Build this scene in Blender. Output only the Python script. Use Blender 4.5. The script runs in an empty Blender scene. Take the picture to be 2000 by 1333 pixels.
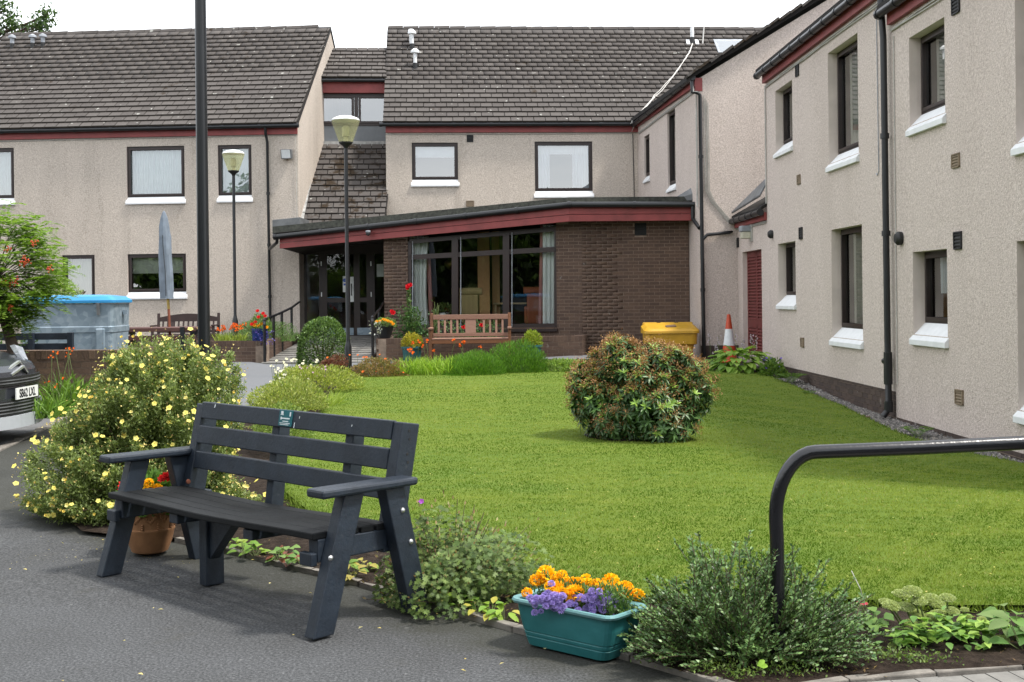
import bpy, math, random
import numpy as np
from mathutils import Vector, Matrix
from mathutils.geometry import delaunay_2d_cdt

random.seed(7)
rng = np.random.default_rng(7)
SC = bpy.context.scene
COL = SC.collection

# ------------------------------------------------------------------ camera
F, ROLL, CAMZ, PPX, PPY = 2400.0, 0.011, 1.5, 1000.0, 580.0
cam_data = bpy.data.cameras.new('camera')
cam_data.sensor_width = 36.0
cam_data.lens = 36.0 * F / 2000.0
cam_data.shift_y = -(666.5 - PPY) / 2000.0
cam_data.clip_start, cam_data.clip_end = 0.05, 2000.0
cam = bpy.data.objects.new('camera', cam_data)
COL.objects.link(cam)
cr, sr = math.cos(ROLL), math.sin(ROLL)
cam.matrix_world = Matrix(((cr, sr, 0, 0), (0, 0, -1, 0), (-sr, cr, 0, CAMZ), (0, 0, 0, 1)))
SC.camera = cam

# ------------------------------------------------------------------ sky and sun
SUN = Vector((0.56, -0.17, 1.0)).normalized()          # towards the sun
world = bpy.data.worlds.new('World'); SC.world = world; world.use_nodes = True
wn, wl = world.node_tree.nodes, world.node_tree.links
wn.clear()
w_out = wn.new('ShaderNodeOutputWorld'); w_bg = wn.new('ShaderNodeBackground')
w_sky = wn.new('ShaderNodeTexSky'); w_sky.sky_type = 'NISHITA'; w_sky.sun_disc = False
w_sky.sun_elevation = math.asin(SUN.z); w_sky.sun_rotation = math.atan2(SUN.x, SUN.y)
w_tc = wn.new('ShaderNodeTexCoord')
w_map = wn.new('ShaderNodeMapping'); w_map.inputs['Scale'].default_value = (1.0, 1.0, 2.6)
w_noise = wn.new('ShaderNodeTexNoise'); w_noise.inputs['Scale'].default_value = 2.2
w_noise.inputs['Detail'].default_value = 6.0; w_noise.inputs['Roughness'].default_value = 0.55
w_ramp = wn.new('ShaderNodeValToRGB')                   # cloud brightness: grey undersides to white
w_ramp.color_ramp.elements[0].position = 0.36; w_ramp.color_ramp.elements[0].color = (0.58, 0.63, 0.68, 1)
w_ramp.color_ramp.elements[1].position = 0.70; w_ramp.color_ramp.elements[1].color = (1.0, 1.0, 1.0, 1)
w_mul = wn.new('ShaderNodeMix'); w_mul.data_type = 'RGBA'; w_mul.blend_type = 'MULTIPLY'; w_mul.inputs[0].default_value = 1.0
w_mul.inputs[7].default_value = (9.2, 9.1, 9.0, 1)
w_mix = wn.new('ShaderNodeMix'); w_mix.data_type = 'RGBA'; w_mix.inputs[0].default_value = 0.86
wl.new(w_tc.outputs['Generated'], w_map.inputs['Vector']); wl.new(w_map.outputs['Vector'], w_noise.inputs['Vector'])
wl.new(w_noise.outputs['Fac'], w_ramp.inputs['Fac']); wl.new(w_ramp.outputs['Color'], w_mul.inputs[6])
wl.new(w_sky.outputs['Color'], w_mix.inputs[6]); wl.new(w_mul.outputs[2], w_mix.inputs[7])
wl.new(w_mix.outputs[2], w_bg.inputs['Color']); w_bg.inputs['Strength'].default_value = 0.15
wl.new(w_bg.outputs['Background'], w_out.inputs['Surface'])
sun_data = bpy.data.lights.new('sun', 'SUN'); sun_data.energy = 2.5; sun_data.angle = math.radians(7.0)
sun_data.color = (1.0, 0.95, 0.87)
sun = bpy.data.objects.new('sun', sun_data); COL.objects.link(sun)
sun.rotation_euler = SUN.to_track_quat('Z', 'Y').to_euler(); sun.location = (20, -10, 40)
SC.view_settings.view_transform = 'Standard'; SC.view_settings.look = 'None'
SC.view_settings.exposure = 1.0; SC.view_settings.gamma = 1.0

# ------------------------------------------------------------------ where things are
def ray(px, py):
    u, v = px - PPX, py - PPY
    return Vector(((u - ROLL * v) / F, 1.0, -(v + ROLL * u) / F))
def at(px, py, Y):
    r = ray(px, py); return Vector((r.x * Y, Y, CAMZ + r.z * Y))
def sst(t):
    t = np.clip(t, 0, 1); return t * t * (3 - 2 * t)
def gz(X, Y):
    base = 0.012 * np.clip(np.asarray(Y) - 6, 0, 21)
    t = sst((np.asarray(X) - 1) / 4) * sst((np.asarray(Y) - 7) / 5) * (1 - .63 * sst((np.asarray(Y) - 17) / 6))
    return base - 0.3 * t
def gnd(px, py):
    r = ray(px, py); z = 0.0
    for _ in range(25):
        Y = (z - CAMZ) / r.z; z = float(gz(r.x * Y, Y))
    return Vector((r.x * Y, Y, z))

# ------------------------------------------------------------------ materials
MATS = {}
def nd(t, kind, **inp):
    n = t.nodes.new(kind)
    for k, v in inp.items(): n.inputs[k.replace('_', ' ')].default_value = v
    return n
def ramp(t, src, stops):
    r = t.nodes.new('ShaderNodeValToRGB'); e = r.color_ramp.elements
    while len(e) < len(stops): e.new(0.5)
    for el, (p, c) in zip(e, stops): el.position = p; el.color = (*c[:3], 1) if len(c) >= 3 else (c[0],) * 3 + (1,)
    t.links.new(src, r.inputs['Fac']); return r.outputs['Color']
def mixc(t, fac, a, b, mode='MIX'):
    m = t.nodes.new('ShaderNodeMix'); m.data_type = 'RGBA'; m.blend_type = mode
    for idx, s in ((0, fac), (6, a), (7, b)):
        if hasattr(s, 'links'): t.links.new(s, m.inputs[idx])
        else: m.inputs[idx].default_value = s if idx == 0 else (*s[:3], 1)
    return m.outputs[2]
def noise(t, scale, detail=3.0, rough=0.6, vec=None, stretch=None):
    n = nd(t, 'ShaderNodeTexNoise', Scale=scale, Detail=detail, Roughness=rough)
    if vec is None: vec = t.nodes.new('ShaderNodeNewGeometry').outputs['Position']
    if stretch:
        m = t.nodes.new('ShaderNodeMapping'); m.inputs['Scale'].default_value = stretch
        t.links.new(vec, m.inputs['Vector']); vec = m.outputs['Vector']
    t.links.new(vec, n.inputs['Vector']); return n.outputs['Fac']
def voro(t, scale, feature='F1', out='Distance', vec=None):
    n = t.nodes.new('ShaderNodeTexVoronoi'); n.feature = feature; n.inputs['Scale'].default_value = scale
    if vec is None: vec = t.nodes.new('ShaderNodeNewGeometry').outputs['Position']
    t.links.new(vec, n.inputs['Vector']); return n.outputs[out]
def piece_random(t):
    a = t.nodes.new('ShaderNodeObjectInfo').outputs['Random']; b = t.nodes.new('ShaderNodeNewGeometry').outputs['Random Per Island']
    m = t.nodes.new('ShaderNodeMath'); m.operation = 'ADD'; t.links.new(a, m.inputs[0]); t.links.new(b, m.inputs[1])
    f = t.nodes.new('ShaderNodeMath'); f.operation = 'FRACT'; t.links.new(m.outputs[0], f.inputs[0]); return f.outputs[0]
def bump(t, b, height, strength, dist=0.01):
    n = nd(t, 'ShaderNodeBump', Strength=strength, Distance=dist); t.links.new(height, n.inputs['Height'])
    t.links.new(n.outputs['Normal'], b.inputs['Normal'])
def base(name, color=(.5, .5, .5), rough=.6, metal=0., spec=.5):
    m = bpy.data.materials.new(name); m.use_nodes = True; t = m.node_tree; b = t.nodes['Principled BSDF']
    b.inputs['Base Color'].default_value = (*color, 1); b.inputs['Roughness'].default_value = rough
    b.inputs['Metallic'].default_value = metal; b.inputs['Specular IOR Level'].default_value = spec
    MATS[name] = m; return m, t, b
def setc(t, b, sock): t.links.new(sock, b.inputs['Base Color'])
def plain(name, color, rough=.5, metal=0., var=.25, scale=6., bmp=0., bscale=60., spec=.5):
    """paint, plastic or metal with slight uneven tone"""
    m, t, b = base(name, color, rough, metal, spec)
    n = noise(t, scale, 4.)
    dark = tuple(c * (1 - var) for c in color); lite = tuple(min(1, c * (1 + var * .6)) for c in color)
    setc(t, b, ramp(t, n, [(.3, dark), (.7, lite)]))
    if bmp: bump(t, b, noise(t, bscale, 3.), bmp, .004)
    return m
def wood(name, c1, c2, rough=.6, stretch=(3, 3, 30)):
    m, t, b = base(name, c1, rough)
    tc = t.nodes.new('ShaderNodeTexCoord').outputs['Object']
    n = noise(t, 5., 4., .6, tc, stretch)
    r = piece_random(t)
    c = ramp(t, n, [(.3, c1), (.7, c2)])
    setc(t, b, mixc(t, .5, c, ramp(t, r, [(0, (.6, .6, .6)), (1, (1.25, 1.2, 1.15))]), 'MULTIPLY'))
    bump(t, b, n, .25, .003)
    return m
def render_coat(name, c_lo, c_hi, stain, streak_=.7):
    """pebble-dash harling"""
    m, t, b = base(name, c_hi, .95, spec=.2)
    v = voro(t, 95.); n = noise(t, 38., 3., .65)
    c = ramp(t, n, [(.32, c_lo), (.66, c_hi)])
    c = mixc(t, .38, c, ramp(t, v, [(.08, (1.18, 1.15, 1.1)), (.55, (.70, .68, .66))]), 'MULTIPLY')
    big = noise(t, .7, 4., .6, stretch=(1, 1, .35))
    c = mixc(t, ramp(t, big, [(.48, (0, 0, 0)), (.74, (.55, .55, .55))]), c, stain, 'MULTIPLY')
    streak = noise(t, 2.6, 3., .6, stretch=(1.6, 1.6, .12))
    c = mixc(t, ramp(t, streak, [(.57, (0, 0, 0)), (.80, (streak_, streak_, streak_))]), c, (.70, .69, .68), 'MULTIPLY')
    setc(t, b, c)
    s = t.nodes.new('ShaderNodeMath'); s.operation = 'ADD'
    t.links.new(v, s.inputs[0]); t.links.new(n, s.inputs[1]); bump(t, b, s.outputs[0], .55, .012)
    return m
render_coat('harling', (.43, .370, .318), (.675, .605, .535), (.66, .66, .655))
render_coat('harling_wing', (.46, .390, .350), (.725, .64, .595), (.80, .79, .775), .3)
plain('smooth_render', (.58, .50, .45), .9, 0, .12, 3., .2, 90.)
# roof tiles: grey-brown concrete with moss and lichen
def tile_mat(name, moss):
    m, t, b = base(name, (.13, .11, .10), .9, spec=.25)
    r = piece_random(t)
    c = ramp(t, r, [(0, (.060, .054, .051)), (.5, (.072, .065, .062)), (1, (.087, .079, .074))])
    c = mixc(t, ramp(t, noise(t, 22., 4.), [(.3, (0, 0, 0)), (.75, (.4, .4, .4))]), c, (.115, .10, .09))
    c = mixc(t, ramp(t, noise(t, 2.3, 5., .65), [(moss, (0, 0, 0)), (moss + .08, (1, 1, 1))]), c, ramp(t, noise(t, 30.), [(.3, (.018, .012, .008)), (.7, (.042, .028, .015))]))
    c = mixc(t, ramp(t, noise(t, 7., 2., .4), [(.715, (0, 0, 0)), (.735, (.8, .8, .8))]), c, (.36, .36, .33))
    setc(t, b, c); bump(t, b, noise(t, 60., 4.), .4, .006)
plain('tile_edge', (.034, .027, .021), .95, 0, .4, 12.)
tile_mat('roof_tile', .63); tile_mat('roof_tile_mossy', .515)
plain('roof_under', (.010, .008, .007), .95)
# bricks
def brick_mat(name, a, bb, c3):
    m, t, b = base(name, a, .85, spec=.3)
    c = ramp(t, piece_random(t), [(0, a), (.55, bb), (1, c3)])
    c = mixc(t, ramp(t, noise(t, 35., 4.), [(.35, (0, 0, 0)), (.75, (.6, .6, .6))]), c, tuple(x * .55 for x in a))
    c = mixc(t, ramp(t, noise(t, 5.5, 3.), [(.70, (0, 0, 0)), (.74, (.35, .35, .35))]), c, (.4, .38, .35))
    setc(t, b, c); bump(t, b, noise(t, 90., 3.), .4, .004)
brick_mat('brick_brown', (.086, .055, .042), (.108, .069, .051), (.134, .086, .061))
brick_mat('brick_old', (.12, .078, .055), (.155, .102, .072), (.20, .13, .085))
brick_mat('brick_plinth', (.062, .045, .040), (.078, .056, .048), (.095, .067, .055))
plain('mortar', (.23, .175, .135), .95, 0, .35, 9., .3, 120.)
plain('fascia_red', (.235, .042, .040), .55, 0, .25, 3., .15, 40.)
plain('door_red', (.14, .024, .021), .6, 0, .2, 5., .1, 60.)
plain('gutter_black', (.009, .010, .012), .38, 0, .3, 8.)
plain('frame_brown', (.024, .013, .011), .42, 0, .25, 6.)
plain('sill_white', (.70, .71, .72), .6, 0, .08, 7., .1, 60.)
plain('lead', (.13, .135, .14), .55, .1, .4, 4., .5, 9.)
plain('felt_moss', (.032, .034, .027), .95, 0, .7, 14., .9, 40.)
plain('cladding_grey', (.16, .175, .19), .7, 0, .12, 5., .2, 60.)
plain('flashing_white', (.36, .36, .35), .6, 0, .4, 10., .4, 30.)
plain('cable_grey', (.42, .41, .38), .6); plain('cable_white', (.68, .66, .62), .5)
plain('vent_black', (.012, .012, .013), .6); plain('vent_tan', (.22, .165, .11), .7)
plain('vent_pipe_grey', (.30, .32, .35), .55); plain('vent_pipe_white', (.75, .76, .77), .5)
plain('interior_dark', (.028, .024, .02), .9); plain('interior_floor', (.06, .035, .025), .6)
plain('blind_white', (.78, .80, .80), .9, 0, .05); plain('blind_cream', (.58, .58, .50), .9, 0, .06)
def cloth(name, c):
    m, t, b = base(name, c, .95, spec=.1)
    setc(t, b, ramp(t, noise(t, 3., 2., .5, stretch=(8, 8, .4)), [(.3, tuple(x * .86 for x in c)), (.7, c)]))
cloth('curtain_mint', (.88, .91, .89)); cloth('curtain_white', (.80, .82, .84)); cloth('curtain_pink', (.45, .22, .2))
cloth('curtain_cream', (.62, .60, .52)); cloth('tan_fabric', (.48, .36, .18)); cloth('rust_fabric', (.36, .12, .06))
wood('pine_post', (.42, .21, .07), (.60, .33, .12), .5, (30, 30, 2)); wood('pale_wood', (.42, .29, .13), (.55, .40, .2), .5)
def glass(name, refl, tint=(1, 1, 1)):
    m = bpy.data.materials.new(name); m.use_nodes = True; t = m.node_tree; t.nodes.clear()
    o = t.nodes.new('ShaderNodeOutputMaterial'); mx = t.nodes.new('ShaderNodeMixShader'); tr = t.nodes.new('ShaderNodeBsdfTransparent')
    gl = t.nodes.new('ShaderNodeBsdfGlossy'); gl.inputs['Roughness'].default_value = .0; tr.inputs['Color'].default_value = (*tint, 1)
    fr = nd(t, 'ShaderNodeFresnel', IOR=1.5); ad = t.nodes.new('ShaderNodeMath'); ad.operation = 'ADD'; ad.use_clamp = True; ad.inputs[1].default_value = refl
    t.links.new(fr.outputs[0], ad.inputs[0]); t.links.new(ad.outputs[0], mx.inputs[0]); t.links.new(tr.outputs[0], mx.inputs[1]); t.links.new(gl.outputs[0], mx.inputs[2])
    b = nd(t, 'ShaderNodeBump', Strength=.06, Distance=.02); t.links.new(noise(t, 1.3, 1.), b.inputs['Height']); t.links.new(b.outputs[0], gl.inputs['Normal'])
    t.links.new(mx.outputs[0], o.inputs['Surface']); MATS[name] = m
glass('window_glass', .26, (.90, .95, .95)); glass('lounge_glass', .030, (.96, .98, .97)); glass('dormer_glass', .30, (.85, .9, .94))
# ground surfaces
m, t, b = base('asphalt', (.1, .1, .1), .9, spec=.35)
n1, n2, v1 = noise(t, 80., 4., .75), noise(t, .9, 5., .6), voro(t, 70., out='Color')
c = ramp(t, n1, [(.36, (.020, .0205, .0215)), (.5, (.058, .060, .063)), (.66, (.128, .132, .138))])
c = mixc(t, ramp(t, n2, [(.38, (0, 0, 0)), (.66, (.9, .9, .9))]), c, (.72, .71, .69), 'MULTIPLY')
c = mixc(t, ramp(t, noise(t, 2.4, 4.), [(.62, (0, 0, 0)), (.8, (.55, .55, .55))]), c, (.045, .043, .034))
c = mixc(t, ramp(t, v1, [(.94, (0, 0, 0)), (.98, (.4, .4, .4))]), c, (.30, .30, .30))
# algae along the bed's edging plus painted shade under the bench, broken by noise
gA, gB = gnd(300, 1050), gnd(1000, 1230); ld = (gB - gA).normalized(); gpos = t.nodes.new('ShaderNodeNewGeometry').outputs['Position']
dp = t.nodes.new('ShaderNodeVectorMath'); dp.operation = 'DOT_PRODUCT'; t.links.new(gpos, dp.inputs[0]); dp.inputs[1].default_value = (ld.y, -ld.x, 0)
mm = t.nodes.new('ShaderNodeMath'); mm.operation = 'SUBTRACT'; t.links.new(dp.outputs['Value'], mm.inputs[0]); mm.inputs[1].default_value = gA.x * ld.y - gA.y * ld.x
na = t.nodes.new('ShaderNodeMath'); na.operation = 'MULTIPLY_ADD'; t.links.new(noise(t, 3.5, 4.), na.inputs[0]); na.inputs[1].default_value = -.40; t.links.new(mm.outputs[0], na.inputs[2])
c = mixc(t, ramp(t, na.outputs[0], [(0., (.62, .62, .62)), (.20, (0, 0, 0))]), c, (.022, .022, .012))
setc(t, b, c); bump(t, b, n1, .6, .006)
m, t, b = base('road', (.12, .12, .125), .9)
setc(t, b, ramp(t, noise(t, 120., 3.), [(.3, (.10, .10, .105)), (.7, (.19, .19, .195))])); bump(t, b, noise(t, 120.), .4, .005)
m, t, b = base('path_asphalt', (.2, .2, .21), .9)
setc(t, b, ramp(t, noise(t, 60., 3.), [(.3, (.10, .105, .112)), (.7, (.145, .15, .16))]))
m, t, b = base('soil', (.05, .035, .025), .98, spec=.1)
ns = noise(t, 16., 6., .7)
setc(t, b, ramp(t, ns, [(.3, (.013, .009, .007)), (.55, (.036, .026, .020)), (.8, (.080, .060, .046))])); bump(t, b, ns, 1., .04)
m, t, b = base('lawn_green', (.1, .17, .02), .95, spec=.15)
nA, nB, nC = noise(t, 240., 3., .7), noise(t, 1.3, 4., .55, stretch=(.55, 1.4, 1)), noise(t, 9., 4., .6)
c = ramp(t, nA, [(.28, (.078, .132, .016)), (.5, (.108, .170, .024)), (.75, (.148, .215, .038))])
c = mixc(t, ramp(t, nB, [(.35, (0, 0, 0)), (.68, (.75, .75, .75))]), c, (1.32, 1.12, 1.0), 'MULTIPLY')
c = mixc(t, ramp(t, nC, [(.55, (0, 0, 0)), (.8, (.5, .5, .5))]), c, (.27, .29, .07))
setc(t, b, c); bump(t, b, nA, .8, .015)
plain('kerb_concrete', (.19, .172, .15), .95, 0, .45, 11., .6, 70.)
plain('slab_concrete', (.17, .163, .15), .95, 0, .3, 8., .4, 60.)
m, t, b = base('gravel', (.2, .19, .18), .9)
setc(t, b, ramp(t, piece_random(t), [(0, (.055, .052, .050)), (.5, (.13, .122, .115)), (.9, (.23, .21, .195)), (1, (.38, .34, .30))]))
# foliage: colour per leaf comes with the mesh
def leaf_mat(name, rough, transl, spec=.4, gain_=1.35):
    m, t, b = base(name, (.1, .2, .05), rough, spec=spec)
    a = t.nodes.new('ShaderNodeAttribute'); a.attribute_name = 'Col'
    gain = mixc(t, 1., a.outputs['Color'], (gain_, gain_, gain_), 'MULTIPLY'); setc(t, b, gain)
    if transl:
        tr = t.nodes.new('ShaderNodeBsdfTranslucent'); mx = t.nodes.new('ShaderNodeMixShader'); mx.inputs[0].default_value = transl
        br = mixc(t, 1., a.outputs['Color'], (1.25, 1.3, .7), 'MULTIPLY'); t.links.new(br, tr.inputs['Color'])
        o = t.nodes['Material Output']; t.links.new(b.outputs[0], mx.inputs[1]); t.links.new(tr.outputs[0], mx.inputs[2]); t.links.new(mx.outputs[0], o.inputs['Surface'])
leaf_mat('leaf', .55, .42); leaf_mat('leaf_glossy', .40, .15, .4); leaf_mat('petal', .7, .25, .2, 1.0); leaf_mat('grass_blade', .9, .3, .03, 1.0)
plain('bark', (.09, .065, .048), .95, 0, .4, 20., .6, 40.); plain('stem_green', (.09, .12, .03), .7); plain('twig', (.085, .055, .035), .9)
# objects
m, t, b = base('bench_plastic', (.03, .034, .042), .5, spec=.45)
ng = noise(t, 7., 4., .65, t.nodes.new('ShaderNodeTexCoord').outputs['Object'], None); nf = noise(t, 55., 4., .7)
c = ramp(t, ng, [(.3, (.0085, .013, .0205)), (.7, (.019, .028, .042))])
c = mixc(t, ramp(t, noise(t, 26., 5., .7), [(.62, (0, 0, 0)), (.76, (.7, .7, .7))]), c, (.05, .055, .062))
setc(t, b, c); bump(t, b, nf, .35, .005)
t.links.new(ramp(t, nf, [(.3, (.36, .36, .36)), (.8, (.62, .62, .62))]), b.inputs['Roughness'])
plain('bench_seat', (.0075, .0085, .0095), .62, 0, .5, 5., .3, 50., .22)
plain('bolt_steel', (.62, .62, .62), .35, .9); plain('bolt_rust', (.20, .06, .03), .8)
plain('plaque_teal', (.02, .13, .15), .3); plain('mark_white', (.75, .8, .8), .5)
m, t, b = base('black_paint', (.006, .006, .008), .25, spec=.6); bump(t, b, noise(t, 60., 3.), .25, .004)
c = ramp(t, noise(t, 24., 3., .5), [(.74, (.006, .006, .008)), (.77, (.10, .095, .09))]); setc(t, b, c)
plain('post_black', (.006, .007, .009), .35, 0, .3, 5.)
m, t, b = base('lamp_shade', (.66, .64, .42), .25, spec=.5)
mx = t.nodes.new('ShaderNodeMixShader'); mx.inputs[0].default_value = .72; tr = t.nodes.new('ShaderNodeBsdfTransparent'); tr.inputs['Color'].default_value = (.93, .92, .72, 1)
o = t.nodes['Material Output']; t.links.new(b.outputs[0], mx.inputs[1]); t.links.new(tr.outputs[0], mx.inputs[2]); t.links.new(mx.outputs[0], o.inputs['Surface'])
plain('lamp_cap', (.82, .83, .80), .4); plain('lamp_inner', (.55, .53, .42), .5)
plain('terracotta', (.31, .15, .065), .85, 0, .28, 9., .25, 60.)
m, t, b = base('planter_teal', (.02, .13, .14), .45, spec=.4)
c = ramp(t, noise(t, 4., 5., .6, stretch=(1, 1, 2)), [(.3, (.014, .112, .117)), (.7, (.032, .178, .185))])
c = mixc(t, ramp(t, noise(t, 40., 3., .6, stretch=(1, 1, .2)), [(.70, (0, 0, 0)), (.78, (.3, .3, .3))]), c, (.12, .22, .22)); setc(t, b, c)
plain('planter_rim', (.12, .27, .275), .55, 0, .25, 12.)
plain('pot_teal', (.018, .10, .11), .5); plain('pot_blue', (.015, .035, .16), .15, 0, .6, 14.); plain('pot_black', (.015, .016, .018), .4)
m, t, b = base('galvanised', (.30, .34, .37), .55, .35)
c = ramp(t, voro(t, 14., out='Color'), [(.2, (.20, .26, .31)), (.8, (.29, .355, .41))])
c = mixc(t, ramp(t, noise(t, 12., 4.), [(.6, (0, 0, 0)), (.75, (.5, .5, .5))]), c, (.36, .40, .43)); setc(t, b, c)
plain('lid_blue', (.03, .25, .52), .45, 0, .15, 5.)
plain('cover_grey', (.17, .205, .25), .8, 0, .2, 6., .4, 14.)
plain('table_brown', (.085, .034, .027), .6, 0, .2, 6., .2, 40.); plain('bench_dark_brown', (.038, .021, .019), .7, 0, .25, 6.)
wood('teak', (.20, .105, .072), (.29, .165, .115), .65, (1.5, 30, 30)); wood('teak_dark', (.13, .048, .017), (.18, .075, .028), .55, (20, 20, 3))
plain('grit_yellow', (.52, .29, .02), .5, 0, .15, 4., .1, 40.)
plain('cone_orange', (.50, .065, .022), .5, 0, .15, 9.); plain('cone_white', (.68, .70, .71), .5, 0, .15, 9.)
plain('car_grey', (.030, .033, .040), .22, 0, .1, 3., 0, 60, .7); plain('car_black', (.012, .012, .013), .5); plain('car_silver', (.52, .55, .58), .35, .3, .08)
plain('chrome', (.62, .63, .65), .32, .8, .05); plain('headlight_lens', (.30, .32, .35), .12, .2, .4, 9.); plain('plate_white', (.72, .73, .70), .5, 0, .05); plain('ink_black', (.01, .01, .012), .6)
plain('tyre', (.018, .018, .019), .85); plain('sign_blue', (.03, .09, .42), .4); plain('sign_white', (.75, .77, .76), .5)
plain('brass', (.42, .30, .09), .35, .7)
# ------------------------------------------------------------------ mesh helpers
def V(*a): return Vector(a)
class MB:
    def __init__(s): s.v = []; s.f = []; s.m = []
    def face(s, pts, mi=0):
        i = len(s.v); s.v += [tuple(p) for p in pts]; s.f.append(tuple(range(i, i + len(pts)))); s.m.append(mi)
    def obox(s, o, a, b, c, mi=0):
        """box from corner o with edge vectors a, b, c"""
        o, a, b, c = Vector(o), Vector(a), Vector(b), Vector(c)
        if a.cross(b).dot(c) < 0: a, b = b, a
        p = [o, o + a, o + a + b, o + b, o + c, o + a + c, o + a + b + c, o + b + c]; i = len(s.v)
        s.v += [tuple(q) for q in p]
        for q in ((0, 3, 2, 1), (4, 5, 6, 7), (0, 1, 5, 4), (1, 2, 6, 5), (2, 3, 7, 6), (3, 0, 4, 7)):
            s.f.append(tuple(i + k for k in q)); s.m.append(mi)
        return s
    def box(s, x0, x1, y0, y1, z0, z1, mi=0): return s.obox((x0, y0, z0), (x1 - x0, 0, 0), (0, y1 - y0, 0), (0, 0, z1 - z0), mi)
    def beam(s, p0, p1, w, h, side=None, mi=0):
        """bar from p0 to p1, w along side, h across"""
        p0, p1 = Vector(p0), Vector(p1); d = p1 - p0
        sd = Vector(side) if side is not None else d.cross(V(0, 0, 1))
        if sd.length < 1e-6: sd = V(1, 0, 0)
        sd = (sd - d * (sd.dot(d) / d.length_squared)).normalized(); up = sd.cross(d).normalized()
        return s.obox(p0 - sd * w / 2 - up * h / 2, d, sd * w, up * h, mi)
    def tube(s, pts, r, n=8, mi=0, caps=True):
        pts = [Vector(p) for p in pts]; k = len(pts); rs = r if isinstance(r, (list, tuple)) else [r] * k
        ref = None; i0 = len(s.v)
        for i, p in enumerate(pts):
            d = (pts[min(i + 1, k - 1)] - pts[max(i - 1, 0)]).normalized()
            if ref is None: ref = d.orthogonal().normalized()
            ref = (ref - d * ref.dot(d)).normalized(); q = d.cross(ref)
            for j in range(n):
                a = 2 * math.pi * j / n; s.v.append(tuple(p + (ref * math.cos(a) + q * math.sin(a)) * rs[i]))
        for i in range(k - 1):
            for j in range(n):
                j2 = (j + 1) % n; s.f.append((i0 + i * n + j, i0 + i * n + j2, i0 + (i + 1) * n + j2, i0 + (i + 1) * n + j)); s.m.append(mi)
        if caps:
            s.f.append(tuple(i0 + j for j in reversed(range(n)))); s.m.append(mi)
            s.f.append(tuple(i0 + (k - 1) * n + j for j in range(n))); s.m.append(mi)
        return s
    def lathe(s, c, prof, n=20, mi=0, axis=None):
        """prof: (radius, height) from bottom to top"""
        c = Vector(c); i0 = len(s.v)
        az = Vector(axis).normalized() if axis is not None else V(0, 0, 1)
        ax = az.orthogonal().normalized() if axis is not None else V(1, 0, 0); ay = az.cross(ax)
        for r, z in prof:
            for j in range(n):
                a = 2 * math.pi * j / n; s.v.append(tuple(c + ax * (r * math.cos(a)) + ay * (r * math.sin(a)) + az * z))
        for i in range(len(prof) - 1):
            for j in range(n):
                j2 = (j + 1) % n; s.f.append((i0 + i * n + j, i0 + i * n + j2, i0 + (i + 1) * n + j2, i0 + (i + 1) * n + j)); s.m.append(mi)
        for k, rev in ((0, True), (len(prof) - 1, False)):
            if prof[k][0] > 1e-4:
                r_ = [i0 + k * n + j for j in range(n)]; s.f.append(tuple(reversed(r_)) if rev else tuple(r_)); s.m.append(mi)
        return s
    def prism(s, pts, ext, mi=0):
        pts = [Vector(p) for p in pts]; ext = Vector(ext); n = len(pts)
        nn = (pts[1] - pts[0]).cross(pts[2] - pts[0])
        if nn.dot(ext) > 0: pts = pts[::-1]
        i = len(s.v); s.v += [tuple(p) for p in pts] + [tuple(p + ext) for p in pts]
        s.f.append(tuple(range(i, i + n))); s.m.append(mi); s.f.append(tuple(reversed(range(i + n, i + 2 * n)))); s.m.append(mi)
        for k in range(n):
            k2 = (k + 1) % n; s.f.append((i + k, i + n + k, i + n + k2, i + k2)); s.m.append(mi)
        return s
    def mesh(s, name, mats, smooth=False):
        me = bpy.data.meshes.new(name); me.from_pydata(s.v, [], s.f)
        for k in ([mats] if isinstance(mats, str) else mats): me.materials.append(MATS[k])
        if any(s.m): me.polygons.foreach_set('material_index', s.m)
        if smooth: me.polygons.foreach_set('use_smooth', [True] * len(s.f)); me.set_sharp_from_angle(angle=math.radians(42))
        me.update(); return me
    def weld(s):
        key = {}; idx = []; nv = []
        for p in s.v:
            k = (round(p[0], 5), round(p[1], 5), round(p[2], 5))
            if k not in key: key[k] = len(nv); nv.append(p)
            idx.append(key[k])
        s.v = nv; s.f = [tuple(idx[i] for i in f) for f in s.f]; return s
    def build(s, name, mats, parent=None, smooth=False, bevel=0., label=None):
        return link(name, s.mesh(name, mats, smooth), parent, bevel, label)
def link(name, me, parent=None, bevel=0., label=None, mat=None):
    o = bpy.data.objects.new(name, me); COL.objects.link(o)
    if parent is not None:
        o.parent = parent
        if parent.type == 'EMPTY': o.matrix_parent_inverse = Matrix.Translation(-parent.location)
    if bevel:
        b = o.modifiers.new('edge', 'BEVEL'); b.width = bevel; b.segments = 2; b.limit_method = 'ANGLE'; b.harden_normals = False
    if label: o['label'] = label
    if mat is not None: o.matrix_basis = mat
    return o
def tag(o, label, cat, group=None):
    o['label'] = label; o['category'] = cat
    if group: o['group'] = group
    return o
def thing(name, label, cat, loc, group=None):
    o = bpy.data.objects.new(name, None); COL.objects.link(o); o.location = loc; o.empty_display_size = .2
    return tag(o, label, cat, group)
def struct(o): o['kind'] = 'structure'; return o
def stuff(o): o['kind'] = 'stuff'; return o
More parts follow.
